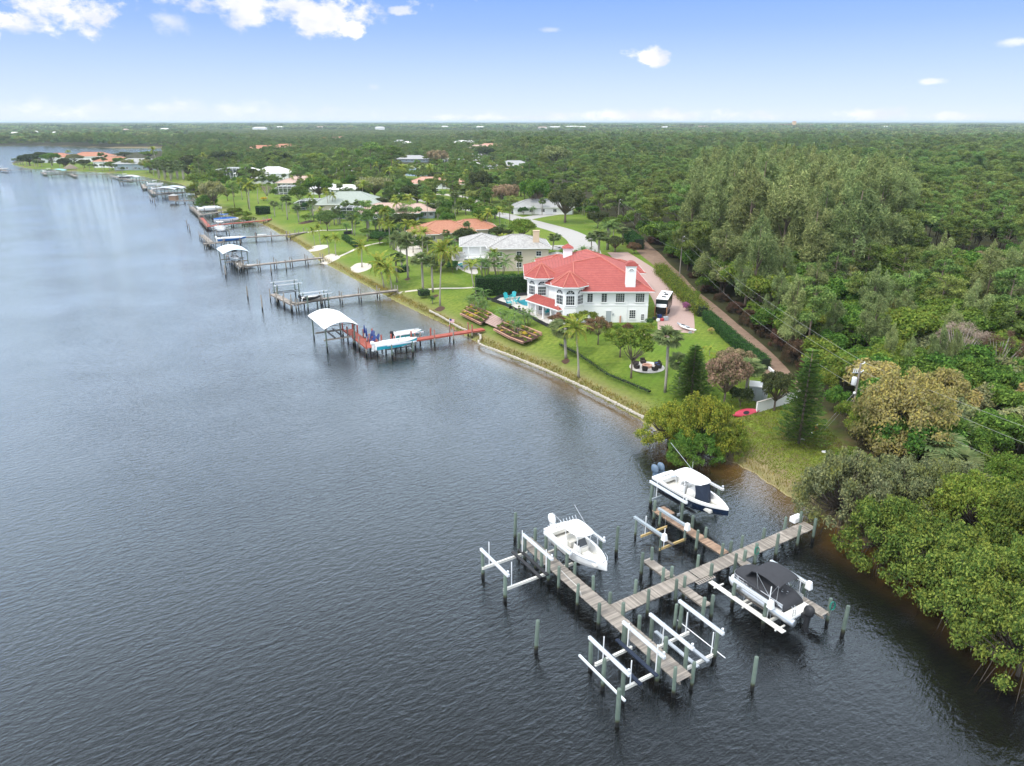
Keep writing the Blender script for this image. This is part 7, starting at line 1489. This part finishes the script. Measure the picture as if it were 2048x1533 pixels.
M['hedgecore'] = mat('hedge_interior', (.012, .022, .009), .95, .3)
gw = lambda *a: [tuple(P(x, y, G0)[:2]) for x, y in a]
hedge('tall dark clipped hedge between the grey and red roofed houses', gw((952, 592), (1062, 586)), 2.2, 4.4, dens=60, size=.14)
hedge('clipped green hedge beside the dirt track, near part', gw((1412, 640), (1440, 665), (1478, 700), (1530, 740)), 1.6, 1.9, 'hedge', dens=110, seed=1)
hedge('shaggy mixed hedge beside the dirt track, far part', gw((1318, 545), (1345, 572), (1375, 605), (1405, 634)), 2.2, 2.1, 'shrub', dens=80, round_=.3, size=.13, seed=2)
hedge('dark box hedge on the striped river lawn', gw((512, 428), (541, 427)), 3.4, 3.0, dens=14, size=.24, seed=3)
hedge('clipped hedge with pale top behind the large date palm', gw((1252, 478), (1278, 500)), 3.0, 3.4, 'hedge', dens=26, size=.2, seed=4)
hedge('low hedge clump under the two sabal palms', gw((838, 592), (858, 590)), 2.0, 1.3, 'hedge', dens=60, seed=6)
hedge('low flowering border between lawn and seawall', gw((1120, 690), (1165, 715), (1215, 750), (1300, 785)), .5, .28, 'shrub', dens=110, size=.08, round_=.22, seed=7)
hedge('dark hedge behind the palms of the pinkish house', gw((740, 478), (800, 470), (812, 468)), 2.0, 2.6, 'hedge', dens=30, size=.18, seed=8)
hedge('low dark hedge across the neighbour lawn', gw((688, 478), (716, 497)), 1.6, 1.4, 'hedge', dens=40, size=.15, seed=9)
hedge('low hedge by the sand ring', gw((796, 545), (815, 542)), 2.0, 1.4, 'hedge', dens=40, size=.15, seed=10)
T_('scrub', 487, 440, 421, 36, 'rounded bright bush at the river by the orange brown dock', 'bright'); T_('scrub', 498, 446, 432, 34, 'lower rounded bush right at the orange brown dock', 'shrub')
T_('scrub', 1390, 605, 580, 26, 'bright green bush in the track hedge', 'bright'); T_('scrub', 1372, 622, 603, 24, 'purple flowering bougainvillea in the track hedge', 'purple'); T_('scrub', 1268, 508, 482, 34, 'orange-red croton bush behind the red roof', 'redleaf'); T_('scrub', 1325, 480, 455, 44, 'bright yellow-green bush at the head of the track', 'bright'); T_('scrub', 1250, 455, 425, 40, 'light green bush at the end of the road', 'bright')
T_('shrub', 1302, 652, 637, 26, 'dark clipped ball shrub at the driveway corner', 'hedge'); T_('shrub', 1295, 662, 648, 36, 'variegated low shrub at the driveway corner', 'shrub')
T_('phoenix', 865, 608, 592, 20, 'small dark cycad on the mulch ring', 'hedge', i=1); T_('shrub', 970, 612, 600, 14, 'round yellow-green shrub by the pool fence', 'bright'); T_('scrub', 953, 603, 585, 26, 'reddish bush in front of the tall hedge', 'oak'); T_('shrub', 527, 402, 394, 20, 'yellow croton on the river lawn', 'yellow')

# ---------------------------------------------------------------- shore sedge, one mass
g_ = np.random.default_rng(77); V = []
lines = [([(700, 552), (770, 588), (855, 630), (925, 668)], .9), ([(950, 683), (985, 699), (1080, 737), (1150, 769), (1210, 799), (1285, 838)], .9), ([(640, 520), (700, 551)], .5), ([(1470, 926), (1510, 947), (1560, 981), (1605, 1005)], .5), ([(520, 446), (560, 466), (620, 502)], .5)]
for ln, wd in lines:
    pts_ = resample([P(x, y, 0) for x, y in ln], .5)
    for p in pts_:
        n = int(34 * wd); off = g_.normal(size=(n, 2)) * np.array([.35, .35]) + np.array([.55, .75]) * g_.uniform(.1, 1.9, (n, 1)); hh = g_.uniform(.12, .42, n); a = g_.uniform(0, 6.28, n)
        x, y = p.x + off[:, 0], p.y + off[:, 1]; z = np.maximum(height(shore_d(x, y)), 0) - .03; tx, ty_ = np.cos(a) * .12, np.sin(a) * .12; wx, wy = -np.sin(a) * .05, np.cos(a) * .05
        V.append(np.stack([np.stack([x - wx, y - wy, z], 1), np.stack([x + wx, y + wy, z], 1), np.stack([x + tx + wx * .3, y + ty_ + wy * .3, z + hh], 1), np.stack([x + tx - wx * .3, y + ty_ - wy * .3, z + hh], 1)], 1).reshape(-1, 3))
v = np.concatenate(V); sedge = link('shore_grass', crown_mesh('shore_grass', v, np.arange(len(v)).reshape(-1, 4), LM['sedge'])); tag(sedge, 'olive sedge growing along the waterline below the seawall', 'grass', kind='stuff')
# grass blades on the rough lot and near lawn
V = []
x = g_.uniform(14, 42, 60000); y = g_.uniform(68, 118, 60000); k_ = (shore_d(x, y) > 1.5) & seg_dist(x, y, LAWN)[1] & (g_.random(60000) < np.clip((102 - y - .25 * (30 - x)) / 14, 0, 1)); x, y = x[k_], y[k_]; z = height(shore_d(x, y)); n = len(x); a = g_.uniform(0, 6.28, n); hh = g_.uniform(.04, .14, n); wx, wy = -np.sin(a) * .06, np.cos(a) * .06
v = np.stack([np.stack([x - wx, y - wy, z - .01], 1), np.stack([x + wx, y + wy, z - .01], 1), np.stack([x + wx + np.cos(a) * .08, y + wy, z + hh], 1), np.stack([x - wx + np.cos(a) * .08, y - wy, z + hh], 1)], 1).reshape(-1, 3)
LM['lawn'] = leafmat('lawn_blades', [(.06, .095, .015), (.085, .13, .02), (.125, .15, .034)], (.14, .125, .045), .3); lawn_o = link('lawn_grass', crown_mesh('lawn_grass', v, np.arange(len(v)).reshape(-1, 4), LM['lawn'])); tag(lawn_o, 'short tufted grass on the rough waterside lot', 'grass', kind='stuff')

# ================================================================ YARD THINGS
def wall_line(name, label, pts, w_, h, m_, cat='wall', z=None, dz=0.0):
    r_ = thing(name, label, cat, Vector(pts[0])); k_ = MB(); c = MB()
    for a, b in zip(pts, pts[1:]):
        k_.beam(Vector(a) + Vector((0, 0, h / 2)), Vector(b) + Vector((0, 0, h / 2)), w_, h); c.beam(Vector(a) + Vector((0, 0, h + .03)), Vector(b) + Vector((0, 0, h + .03)), w_ * 1.15, .06)
    k_.build('wall_body', m_, r_); c.build('coping', m_, r_); return r_
def edge(pxs, z): return [P(x, y, z) for x, y in pxs]
M['seawall'] = mat('sun_bleached_stone', (.33, .29, .23), .9, .25, 1.5, bump=.06, col2=(.58, .53, .45))
def stones(label, pxs, z, r0=.32):
    """row of pale stones laid end to end"""
    pts_ = resample(smooth_line([P(x, y, z) for x, y in pxs], 1), .62); r_ = thing('stone_seawall', label, 'seawall', pts_[0]); sm = []
    for s_ in range(4):
        k_ = MB(); g2 = random.Random(s_); k_.lathe([(.001, -.2), (.3, -.18), (.36, 0), (.3, .17), (.001, .2)], 7); k_.v = [(a * 1.15 * g2.uniform(.85, 1.15), b * .8 * g2.uniform(.85, 1.15), c * g2.uniform(.8, 1.2)) for a, b, c in k_.v]; me = bpy.data.meshes.new('stone'); me.from_pydata(k_.v, [], k_.f); me.materials.append(M['seawall']); me.update(); sm.append(me)
    for i, p in enumerate(pts_):
        d = pts_[min(i + 1, len(pts_) - 1)] - pts_[max(0, i - 1)]; link('stone', sm[i % 4], None, r_, p - r_.location, (0, 0, math.atan2(d.y, d.x) + random.uniform(-.3, .3)), (.9, random.uniform(.6, .9), random.uniform(.7, 1.1)))
    return r_
stones('pale stone seawall curving below the white house lawn', [(951, 682), (958, 672), (948, 664)][:0] + [(948, 664), (960, 669), (962, 677), (956, 684), (962, 690), (985, 698), (1020, 711), (1060, 727), (1110, 748), (1160, 771), (1215, 798), (1285, 834)], .72)
stones('pale stone seawall left of the red dock', [(860, 622), (880, 632), (905, 647), (925, 658), (945, 664)], .75)
# brick terraces with planting
def terrace(label, rows, ends, seed):
    r_ = thing('planted_terrace', label, 'terrace', P(*rows[0][0], G0)); g2 = random.Random(seed)
    for i, row in enumerate(rows):
        z = G0 + .02 + .1 * i; pts_ = [P(x, y, G0) for x, y in row]; k_ = MB()
        for a, b in zip(pts_, pts_[1:]): k_.beam(Vector((a.x, a.y, G0 - .1 + (.36 + .1 * i) / 2)), Vector((b.x, b.y, G0 - .1 + (.36 + .1 * i) / 2)), .32, .36 + .1 * i)
        k_.build('retaining_wall', M['brick'], r_)
    for i in range(len(rows) - 1):
        k_ = MB(); a = [P(x, y, G0 + .22 + .1 * i) for x, y in rows[i]]; b = [P(x, y, G0 + .24 + .1 * i) for x, y in rows[i + 1]]; n = min(len(a), len(b))
        for j in range(n - 1): k_.poly([a[j], a[j + 1], b[j + 1], b[j]])
        k_.build('soil_bed', M['mulch'], r_)
        for j in range(n - 1):
            for t_ in (.08, .24, .4, .56, .72, .9):
                q_ = a[j].lerp(a[j + 1], t_).lerp(b[j].lerp(b[j + 1], t_), g2.uniform(.35, .65)); s_ = g2.uniform(.3, .6); c_, t2 = LIB['shrub'][g2.randrange(3)]; link('planting', c_, LM[g2.choice(['shrub', 'yellow', 'orange', 'shrub', 'bright'])], r_, q_ - r_.location, (0, 0, g2.uniform(0, 6)), (s_, s_, s_))
    return r_
terrace('brick terraced planting left of the garden steps', [[(921, 629), (942, 639), (962, 649)], [(927, 623), (950, 633), (969, 643)], [(933, 617), (958, 628), (977, 637)], [(941, 613), (965, 623), (984, 632)]], 0, 1)
terrace('brick terraced planting right of the garden steps', [[(988, 660), (1018, 676), (1046, 687)], [(997, 654), (1030, 670), (1063, 682)], [(1006, 648), (1042, 664), (1074, 676)], [(1018, 645), (1050, 658), (1083, 671)]], 0, 2)
sp = thing('garden_steps', 'pink brick garden steps between the two terraces', 'steps', P(990, 650, G0))
A0, A1, B0, B1 = P(969, 645, G0), P(994, 656, G0), P(984, 633, G0), P(1008, 646, G0)
for i in range(7):
    t0, t1 = i / 7, (i + .93) / 7; k = MB(); q_ = [A0.lerp(B0, t0), A1.lerp(B1, t0), A1.lerp(B1, t1), A0.lerp(B0, t1)]; k.prism([(p.x, p.y) for p in q_], G0 - .05, G0 + .12 + .09 * i); k.build('step', M['paver'], sp)
# pool terrace
patch('pool_patio', [(990, 602), (1010, 590), (1062, 588), (1075, 600), (1110, 622), (1108, 650), (1080, 645), (1040, 628)], M['concrete'], off=.03, label='pale pool terrace behind the black fence')
pool = patch('swimming_pool', [(1034, 603), (1062, 597), (1075, 606), (1068, 614), (1045, 612)], M['poolwater'], off=.07, kind=None); tag(pool, 'turquoise swimming pool beside the porch', 'pool')
patch('pool_patio', [(905, 530), (925, 520), (948, 530), (960, 550), (935, 548)], M['concrete'], off=.03); pl2 = patch('swimming_pool', [(914, 530), (926, 525), (938, 533), (930, 540)], M['poolwater'], off=.07, kind=None); tag(pl2, 'small turquoise pool of the grey tiled house', 'pool')
patch('pool_patio', [(790, 500), (800, 482), (830, 480), (845, 500), (850, 520), (820, 515)], M['pathc'], off=.03)
def low_fence(label, pxs, h=.75):
    pts_ = resample([P(x, y, G0) for x, y in pxs], 2.0); r_ = thing('black_fence', label, 'fence', pts_[0]); 
    for a, b in zip(pts_, pts_[1:]): k_ = MB(); k_.beam(a + Vector((0, 0, h / 2)), b + Vector((0, 0, h / 2)), .04, h); k_.build('mesh_panel', M['blackcloth'], r_)
    for p in pts_: k_ = MB(); k_.box(p + Vector((0, 0, h / 2 + .06)), (.07, .07, h + .12)); k_.build('post', M['black'], r_)
    return r_
low_fence('low black mesh fence round the pool terrace', [(974, 600), (1010, 612), (1036, 625), (1062, 638), (1095, 655), (1125, 662)]); low_fence('black mesh fence below the tall dark hedge', [(985, 604), (1000, 596), (1060, 591)]); low_fence('dark fence strip by the neighbour lawn', [(690, 482), (716, 499)], 1.0); low_fence('black mesh fence on the striped lawn', [(688, 470), (706, 468)], 1.2)
for i, (x, y, t_) in enumerate(((1014, 600, 300), (1026, 598, 250), (1018, 610, 20), (1032, 607, 150))): adirondack(['turquoise chair farthest left at the pool', 'turquoise chair closest to the tall hedge', 'turquoise chair nearest the black fence', 'turquoise chair right beside the pool edge'][i], P(x, y, G0 + .03), R(t_), M['turquoise'], 'turquoise pool chairs', 1.45)
for i, (x, y) in enumerate(((1086, 622), (1093, 628))): adirondack(['turquoise chair under the porch, river side', 'turquoise chair under the porch, house side'][i], P(x, y, G0 + .03), R(120), M['turquoise'], 'turquoise porch chairs', 1.3)
for i, (x, y) in enumerate(((1020, 618), (1039, 622), (1046, 626), (1051, 629), (1057, 632))):
    p = P(x, y, G0 + .03); r_ = thing('plant_pot', ['black plant pot by the turquoise chairs', 'black plant pot, first in the row towards the porch', 'black plant pot, second in the row towards the porch', 'black plant pot, third in the row towards the porch', 'black plant pot, last in the row at the porch'][i], 'plant pot', p, 0, 'pots along the pool fence'); k = MB(); k.lathe([(.2, 0), (.3, .5), (.32, .55), (.26, .55), (.24, .45), (.001, .45)], 12); k.build('pot', M['black'], r_, world=False); c_, _ = LIB['shrub'][i % 3]; link('plant', c_, LM['bright'], r_, (0, 0, .45), (0, 0, i), (.32, .32, .5))
def lounger(label, p, ang, m_):
    r_ = thing('sun_lounger', label, 'lounger', p, ang); k_ = MB(); k_.box((.2, 0, .32), (1.3, .6, .08), bev=.02); k_.build('seat', m_, r_, world=False); k_ = MB(); k_.beam((-.45, 0, .34), (-1.0, 0, .8), .6, .07); k_.build('backrest', m_, r_, world=False)
    for x in (-.4, .75):
        for y in (-.25, .25): k_ = MB(); k_.box((x, y, .15), (.05, .05, .3)); k_.build('leg', M['white'], r_, world=False)
    return r_
lounger('sun lounger at the small pool, left', P(912, 524, G0 + .04), R(200), M['grey']); lounger('sun lounger at the small pool, right', P(926, 521, G0 + .04), R(200), M['grey']); lounger('white sun lounger by the blue parasol', P(786, 484, G0 + .04), R(40), M['white']); lounger('white sun lounger on the shell terrace', P(797, 486, G0 + .04), R(60), M['white'])
u_ = thing('parasol', 'pale blue parasol by the orange roofed bungalow', 'parasol', P(792, 480, G0)); k = MB(); k.tube([(0, 0, 0), (0, 0, 2.7)], .04, 6); k.build('pole', M['white'], u_, world=False); k = MB(); k.lathe([(2.0, 2.15), (1.0, 2.55), (.001, 2.85)], 8); k.build('shade', mat('pale_blue_cloth', (.25, .50, .68), .8, .05), u_, world=False)
# fire pit circle
fpz = P(1294, 735, G0); fc = thing('fire_pit', 'round stone fire pit on a pale circular patio', 'fire pit', fpz); k = MB(); k.lathe([(2.9, -.05), (2.9, .06), (.001, .065)], 30); k.build('patio', M['concrete'], fc, world=False); k = MB(); k.lathe([(.85, .07), (.85, .45), (.55, .45), (.5, .2), (.001, .2)], 18); k.build('stone_ring', M['brick'], fc, world=False)
M['wicker'] = mat('dark_wicker', (.035, .026, .022), .7, .3, 12, bump=.02); M['bluecush'] = mat('blue_cushion', (.035, .07, .2), .8, .15)
for i, (a, bl_) in enumerate(((200, 0), (150, 0), (100, 0), (250, 0), (300, 0), (345, 1), (20, 1))):
    t_ = R(a); p = fpz + Vector((math.cos(t_) * 1.95, math.sin(t_) * 1.95, .07)); r_ = thing('wicker_armchair', ['dark wicker armchair on the left of the fire pit', 'dark wicker armchair at the upper left of the fire pit', 'dark wicker armchair behind the fire pit', 'dark wicker armchair at the lower left of the fire pit', 'dark wicker armchair at the front of the fire pit', 'armchair with blue cushion at the right front of the fire pit', 'armchair with blue cushion at the upper right of the fire pit'][i], 'armchair', p, t_ + math.pi, 'fire pit chairs')
    k = MB(); k.box((0, 0, .2), (.75, .8, .36), bev=.05); k.build('base', M['wicker'], r_, world=False); k = MB(); k.box((-.38, 0, .5), (.16, .8, .75), bev=.05); k.build('backrest', M['wicker'], r_, world=False)
    for s_ in (-1, 1): k = MB(); k.box((.02, s_ * .38, .42), (.7, .14, .4), bev=.04); k.build('armrest', M['wicker'], r_, world=False)
    k = MB(); k.box((.05, 0, .44), (.6, .58, .14), bev=.05); k.build('cushion', M['bluecush'] if bl_ else M['wicker'], r_, world=False)
# toy-hauler trailer with its rear open
tv = thing('trailer', 'black and white travel trailer with open rear and load spilling out on the brick drive', 'trailer', (31.1, 144.2, G0), R(-19)); k = MB(); k.box((0, 4.3, 2.2), (2.5, 8.2, 2.9), bev=.12); k.build('body', M['blackgloss'] if 'blackgloss' in M else M.setdefault('blackgloss', mat('black_gloss_panel', (.02, .022, .024), .25, .2)), tv, world=False)
k = MB(); k.box((0, 4.3, 3.72), (2.46, 8.15, .14), bev=.05); rf_ = k.build('roof', M['white'], tv, world=False); k = MB(); k.box((.1, 2.2, 3.86), (.9, .7, .14), bev=.03); k.box((.3, 4.6, 3.88), (.8, .9, .2), bev=.04); k.box((-.3, 6.4, 3.85), (.5, .5, .12)); k.build('roof_vent', M['black'], rf_, world=False)
k = MB(); k.box((0, .17, 3.05), (2.3, .06, .7)); k.build('rear_window', M['glass'], tv, world=False); k = MB(); k.loft([[(x, -.02 - .35 * (1 - (2 * x / 2.2) ** 2), 2.15), (x, .12, 2.75)] for x in np.linspace(-1.05, 1.05, 9)]); k.build('rear_awning', M['white'], tv, world=False)
k = MB(); k.box((0, .16, 1.35), (1.75, .06, 1.5)); k.build('rear_shade_panel', M['black'], tv, world=False)  # flat black panel, its colour stands for the shade inside the trailer
for s_ in (-1, 1): k = MB(); k.box((s_ * 1.2, -.35, 1.25), (.1, 1.0, 1.9)); k.build('rear_door', mat('tan_wood_door', (.36, .17, .07), .6, .15), tv, world=False)
for y in (3.4, 4.4):
    for s_ in (-1, 1): k = MB(); k.tube([(s_ * 1.15, y, .38), (s_ * 1.32, y, .38)], .38, 14); k.build('wheel', M['black'], tv, world=False)
k = MB(); k.beam((0, 8.4, .6), (0, 9.8, .55), .15, .12); k.build('tow_bar', M['black'], tv, world=False)
rr = random.Random(8)
for i, (x, y) in enumerate(((1308, 640), (1316, 643), (1324, 642), (1331, 641), (1319, 636))):
    p = P(x, y, G0 + .03); k = MB(); s_ = rr.uniform(.5, .8); k.box((p.x, p.y, p.z + s_ / 2), (s_ * 1.2, s_, s_), rr.uniform(0, 1), bev=.06); tag(k.build('storage_box', [M['black'], M['white'], M['flagred'], M['grey'], M['bluecush']][i]), ['black storage box at the left of the trailer load', 'white storage box in the middle of the trailer load', 'red storage box in the trailer load', 'grey storage box at the right of the trailer load', 'dark blue storage box inside the trailer opening'][i], 'box')
# small craft and odds and ends
def kayak(label, p, ang, L_, w_, m_, tilt=0.0, name='kayak'):
    r_ = thing(name, label, 'kayak', p, ang); r_.rotation_euler = (tilt, 0, ang); k_ = MB(); rings = []
    for i in range(13): t_ = i / 12; x = -L_ / 2 + L_ * t_; w0 = w_ / 2 * math.sin(math.pi * min(.98, max(.02, t_))) ** .6; z0 = .1 * abs(2 * t_ - 1) ** 3; rings.append([(x, -w0, .22 + z0), (x, -w0 * .7, .05 + z0), (x, 0, z0), (x, w0 * .7, .05 + z0), (x, w0, .22 + z0), (x, w0 * .5, .3 + z0), (x, 0, .33 + z0), (x, -w0 * .5, .3 + z0)])
    k_.loft(rings, close=True, cap=True); k_.build('hull', m_, r_, world=False, smooth=True); k_ = MB(); k_.lathe([(.001, .35), (.3, .345), (.34, .36), (.36, .33)], 12, sx=1.5, sy=.7); k_.build('cockpit', M['black'], r_, world=False); return r_
M['pink'] = mat('pink_plastic', (.55, .06, .10), .35, .1); kayak('pink kayak lying before the white garden wall', gp(1490, 828) + Vector((0, 0, .05)), R(22), 4.4, 1.25, M['pink'], R(48)); kayak('white kayak on a stand at the edge of the brick drive', gp(1375, 662) + Vector((0, 0, .35)), R(125), 4.2, .9, M['gel']); kayak('pale grey paddle board beside the white kayak', gp(1366, 656) + Vector((0, 0, .3)), R(118), 3.6, .8, M['grey'], name='paddle_board')
k = MB(); [k.box(gp(x, y) + Vector((0, 0, .18)), (.6, .12, .36)) for x, y in ((1372, 658), (1380, 667))]; tag(k.build('kayak_stand', M['grey']), 'low grey stand under the white kayak', 'stand')
wg = thing('garden_wall', 'white rendered garden wall behind the pink kayak', 'wall', gp(1530, 822)); k = MB(); a, b = gp(1512, 826), gp(1598, 800); k.beam(a.lerp(b, 0) + Vector((0, 0, .75)), a.lerp(b, .38) + Vector((0, 0, .75)), .2, 1.6); k.beam(a.lerp(b, .385) + Vector((0, 0, .7)), b + Vector((0, 0, .7)), .18, 1.5); k.build('wall_body', M['stucco'], wg); k = MB(); k.beam(a + Vector((0, 0, 1.58)), b + Vector((0, 0, 1.5)), .28, .08); k.build('coping', M['concrete'], wg)
sd2 = thing('garden_shed', 'small grey shed with white flat roof beside the sabal palm', 'shed', gp(1515, 798)); k = MB(); k.box((0, 0, 1.1), (2.6, 2.2, 2.2), R(-20)); k.build('wall', M['grey'], sd2, world=False); k = MB(); k.box((0, 0, 2.26), (2.8, 2.4, .12), R(-20)); k.build('roof', M['white'], sd2, world=False); k = MB(); k.box((-.3, -1.12, .95), (.8, .05, 1.8), R(-20)); k.build('door', M['galv'], sd2, world=False)
wt = wall_line('boundary_kerb', 'thin white kerb wall between the track and the clipped hedge', [P(x, y, G0) for x, y in ((1416, 634), (1450, 660), (1500, 705), (1548, 750))], .18, .5, M['white'])
for x, y, lb, m_, r0 in ((1632, 862, 'orange marker float lying beside the tall norfolk pine', mat('orange_plastic', (.6, .10, .02), .5), .32),):
    fl_ = thing('marker_float', lb, 'float', gp(x, y)); k = MB(); k.lathe([(.001, 0), (.22, .05), (.32, .3), (.24, .55), (.08, .68), (.001, .7)], 12); k.build('body', m_, fl_, world=False, smooth=True); k = MB(); k.tube([(0, 0, .65), (.05, 0, 1.0)], .04, 6); k.build('stem', M['white'], fl_, world=False)
T_('shrub', 1424, 668, 655, 18, 'orange flowering shrub at the clipped hedge foot', 'orange')
for i, (x, y) in enumerate(((1606, 880), (1620, 868), (1648, 905), (1600, 868))): p = gp(x, y); k = MB(); k.lathe([(.001, 0), (.25, .02), (.22, .16), (.001, .24)], 7, (p.x, p.y, p.z), sx=1.3); tag(k.build('white_stone', M['white']), ['white stone at the foot of the tall norfolk pine, front', 'white stone right of the tall norfolk pine', 'white stone at the rough lot edge by the dockside tree', 'white stone behind the tall norfolk pine'][i], 'stone')
# mulch rings and beds
for pts_ in ([(868, 612), (882, 606), (893, 611), (880, 617)], [(858, 590), (875, 586), (878, 590), (862, 595)], [(808, 558), (816, 554), (822, 557), (815, 560)], [(1122, 715), (1134, 710), (1142, 716), (1130, 722)], [(1380, 792), (1385, 786), (1392, 792), (1385, 797)], [(595, 447), (620, 440), (632, 443), (608, 449)]): patch('mulch_bed', pts_, M['mulch'], off=.03)
patch('bare_soil_strip', [(1285, 668), (1320, 670), (1345, 672), (1330, 676), (1290, 674)], M['dirt'], off=.03)
# lamps, car, poles and wires
def street_lamp(label, px, py, h=3.2):
    p = gp(px, py); r_ = thing('street_lamp', label, 'street lamp', p); k_ = MB(); k_.tube([(0, 0, 0), (0, 0, h)], [.1, .06], 8); k_.build('post', M['black'], r_, world=False); k_ = MB(); k_.lathe([(.1, h), (.28, h + .25), (.26, h + .5), (.001, h + .62)], 10); k_.build('globe', M['white'], r_, world=False, smooth=True)
street_lamp('black lamp post with white globe on the curved lawn', 1064, 475); street_lamp('black lamp post with white globe on the far corner lawn', 918, 400)
def car(label, px, py, ang, m_):
    p = gp(px, py); r_ = thing('parked_car', label, 'car', p, ang); k_ = MB(); rings = []
    for x, zb, zt, w_ in ((-2.3, .4, .85, .8), (-2.15, .3, 1.0, .9), (-1.0, .28, 1.02, .93), (.9, .28, .98, .93), (1.9, .3, .85, .9), (2.25, .4, .68, .8)): rings.append([(x, -w_, zb), (x, -w_, zt - .1), (x, -w_ * .85, zt), (x, w_ * .85, zt), (x, w_, zt - .1), (x, w_, zb)])
    k_.loft(rings, close=True, cap=True); k_.build('body', m_, r_, world=False); k_ = MB(); rings = [[(x, -w_, 1.0), (x + sh, -w_ * .85, z_), (x + sh, w_ * .85, z_), (x, w_, 1.0)] for x, sh, w_, z_ in ((-2.0, .3, .82, 1.5), (-1.3, .1, .84, 1.68), (.2, -.05, .84, 1.66), (1.0, -.55, .82, 1.5))]; k_.loft(rings, close=True, cap=True); k_.build('cabin', M['glass'], r_, world=False); k_ = MB(); k_.box((-.45, 0, 1.69), (1.6, 1.35, .05)); k_.build('roof_panel', m_, r_, world=False)
    for x in (-1.4, 1.4):
        for s_ in (-1, 1): k_ = MB(); k_.tube([(x, s_ * .72, .34), (x, s_ * .95, .34)], .34, 12); k_.build('wheel', M['black'], r_, world=False)
    for s_ in (-1, 1): k_ = MB(); k_.box((2.2, s_ * .6, .7), (.1, .35, .14)); k_.build('headlight', M['white'], r_, world=False)
car('dark blue car parked at the top of the curved drive', 1033, 428, R(160), mat('dark_blue_paint', (.015, .02, .045), .25, .1, coat=.5)); car('white car on the drive of the mottled roof house', 874, 384, R(20), M['gel'])
def pole(label, p, h, arm=True, trans=False):
    r_ = thing('utility_pole', label, 'utility pole', p); k_ = MB(); k_.tube([(0, 0, -.3), (0, 0, h)], [.17, .11], 9); k_.build('pole', M['greypole'], r_, world=False)
    for i, z in enumerate((h - .1, h - 1.2)): k_ = MB(); k_.tube([(.1, 0, z), (.45, 0, z + .1)], .05, 6); k_.lathe([(.05, 0), (.1, .08), (.05, .2), (.001, .22)], 8, (.45, 0, z + .1)); k_.build('insulator', M['white'], r_, world=False)
    if trans:
        k_ = MB(); k_.lathe([(.001, 0), (.3, 0), (.32, .1), (.32, 1.0), (.25, 1.1), (.001, 1.12)], 14, (-.48, 0, h - 3.0)); k_.build('transformer', mat('pale_grey_enamel', (.62, .64, .66), .4, .05), r_, world=False, smooth=True)
        for x in (-.75, -.5, -.25): k_ = MB(); k_.tube([(x, 0, h - 1.25), (x, 0, h - .75)], .06, 6); k_.build('cutout_switch', M['white'], r_, world=False)
        k_ = MB(); k_.beam((-.95, 0, h - 1.3), (.3, 0, h - 1.3), .1, .1); k_.build('cross_arm', M['galv'], r_, world=False); k_ = MB(); k_.lathe([(.001, 0), (.18, .02), (.18, .25), (.001, .3)], 10, (-.2, -.1, h - 4.2)); k_.build('meter_box', M['white'], r_, world=False)
    return r_
M['greypole'] = mat('weathered_pole', (.26, .23, .20), .9, .2, 3)
p1 = gp(1359, 553); h1 = zat(1359, 474, p1.y) - p1.z; pole('bare wooden utility pole at the far end of the track', p1, h1); p2 = P(1722, 727, zat(1722, 727, 87.)); p2 = Vector((p2.x, 87., G0)); h2 = zat(1722, 727, 87.) - G0; pole('utility pole with grey transformer beside the orange-brown tree', p2, h2, trans=True); p0 = gp(1236, 440); p3 = Vector((64, 33, G0))
pq = gp(1236, 452); hq = zat(1236, 400, pq.y) - pq.z; pole('distant utility pole among trees at the road end', pq, hq)
def wire(a, b, sag, label):
    k_ = MB(); k_.tube([a.lerp(b, t_) - Vector((0, 0, sag * 4 * t_ * (1 - t_))) for t_ in np.linspace(0, 1, 16)], .013, 4); tag(k_.build('power_line', M['wire']), label, 'power line', 'overhead lines along the track')
tops = [pq + Vector((0, 0, hq)), p1 + Vector((0, 0, h1)), p2 + Vector((0, 0, h2)), p3 + Vector((0, 0, 11.6))]
for i, dz in enumerate((.1, -1.1, -3.6)):
    for j in range(3): wire(tops[j] + Vector((.45, 0, dz)), tops[j + 1] + Vector((.45, 0, dz)), 1.2 + .5 * i, ['top', 'middle', 'lowest'][i] + ' overhead line ' + ['between the distant pole and the bare wooden pole', 'between the bare wooden pole and the transformer pole', 'running right from the transformer pole'][j])
ga = gp(1640, 862); k = MB(); [k.tube([tops[2] + Vector((0, 0, dz)), ga + Vector((dx, 0, 0))], .02, 4) for dz, dx in ((-3.8, 0), (-4.6, .5))]; tag(k.build('guy_wire', M['wire']), 'pair of guy wires from the transformer pole to the rough lot', 'guy wire')

# ================================================================ HAZE
hb = MB(); hb.box((0, 40000, 22), (150000, 140000, 54))
m = bpy.data.materials.new('thin_haze'); m.use_nodes = True; t = m.node_tree; t.nodes.clear()
pv = t.nodes.new('ShaderNodeVolumePrincipled'); pv.inputs['Color'].default_value = (.72, .86, 1.0, 1); pv.inputs['Density'].default_value = 8.0e-5; pv.inputs['Anisotropy'].default_value = .2
ou = t.nodes.new('ShaderNodeOutputMaterial'); t.links.new(pv.outputs[0], ou.inputs['Volume'])
haze = hb.build('haze', m); haze['kind'] = 'stuff'; haze['label'] = 'thin pale blue haze over the far land'; haze['category'] = 'haze'
dup = {k: v for k, v in LABELS.items() if len(v) > 1 and (None in v or len(set(v)) > 1)}
if dup: print('DUPLICATE LABELS', dup)
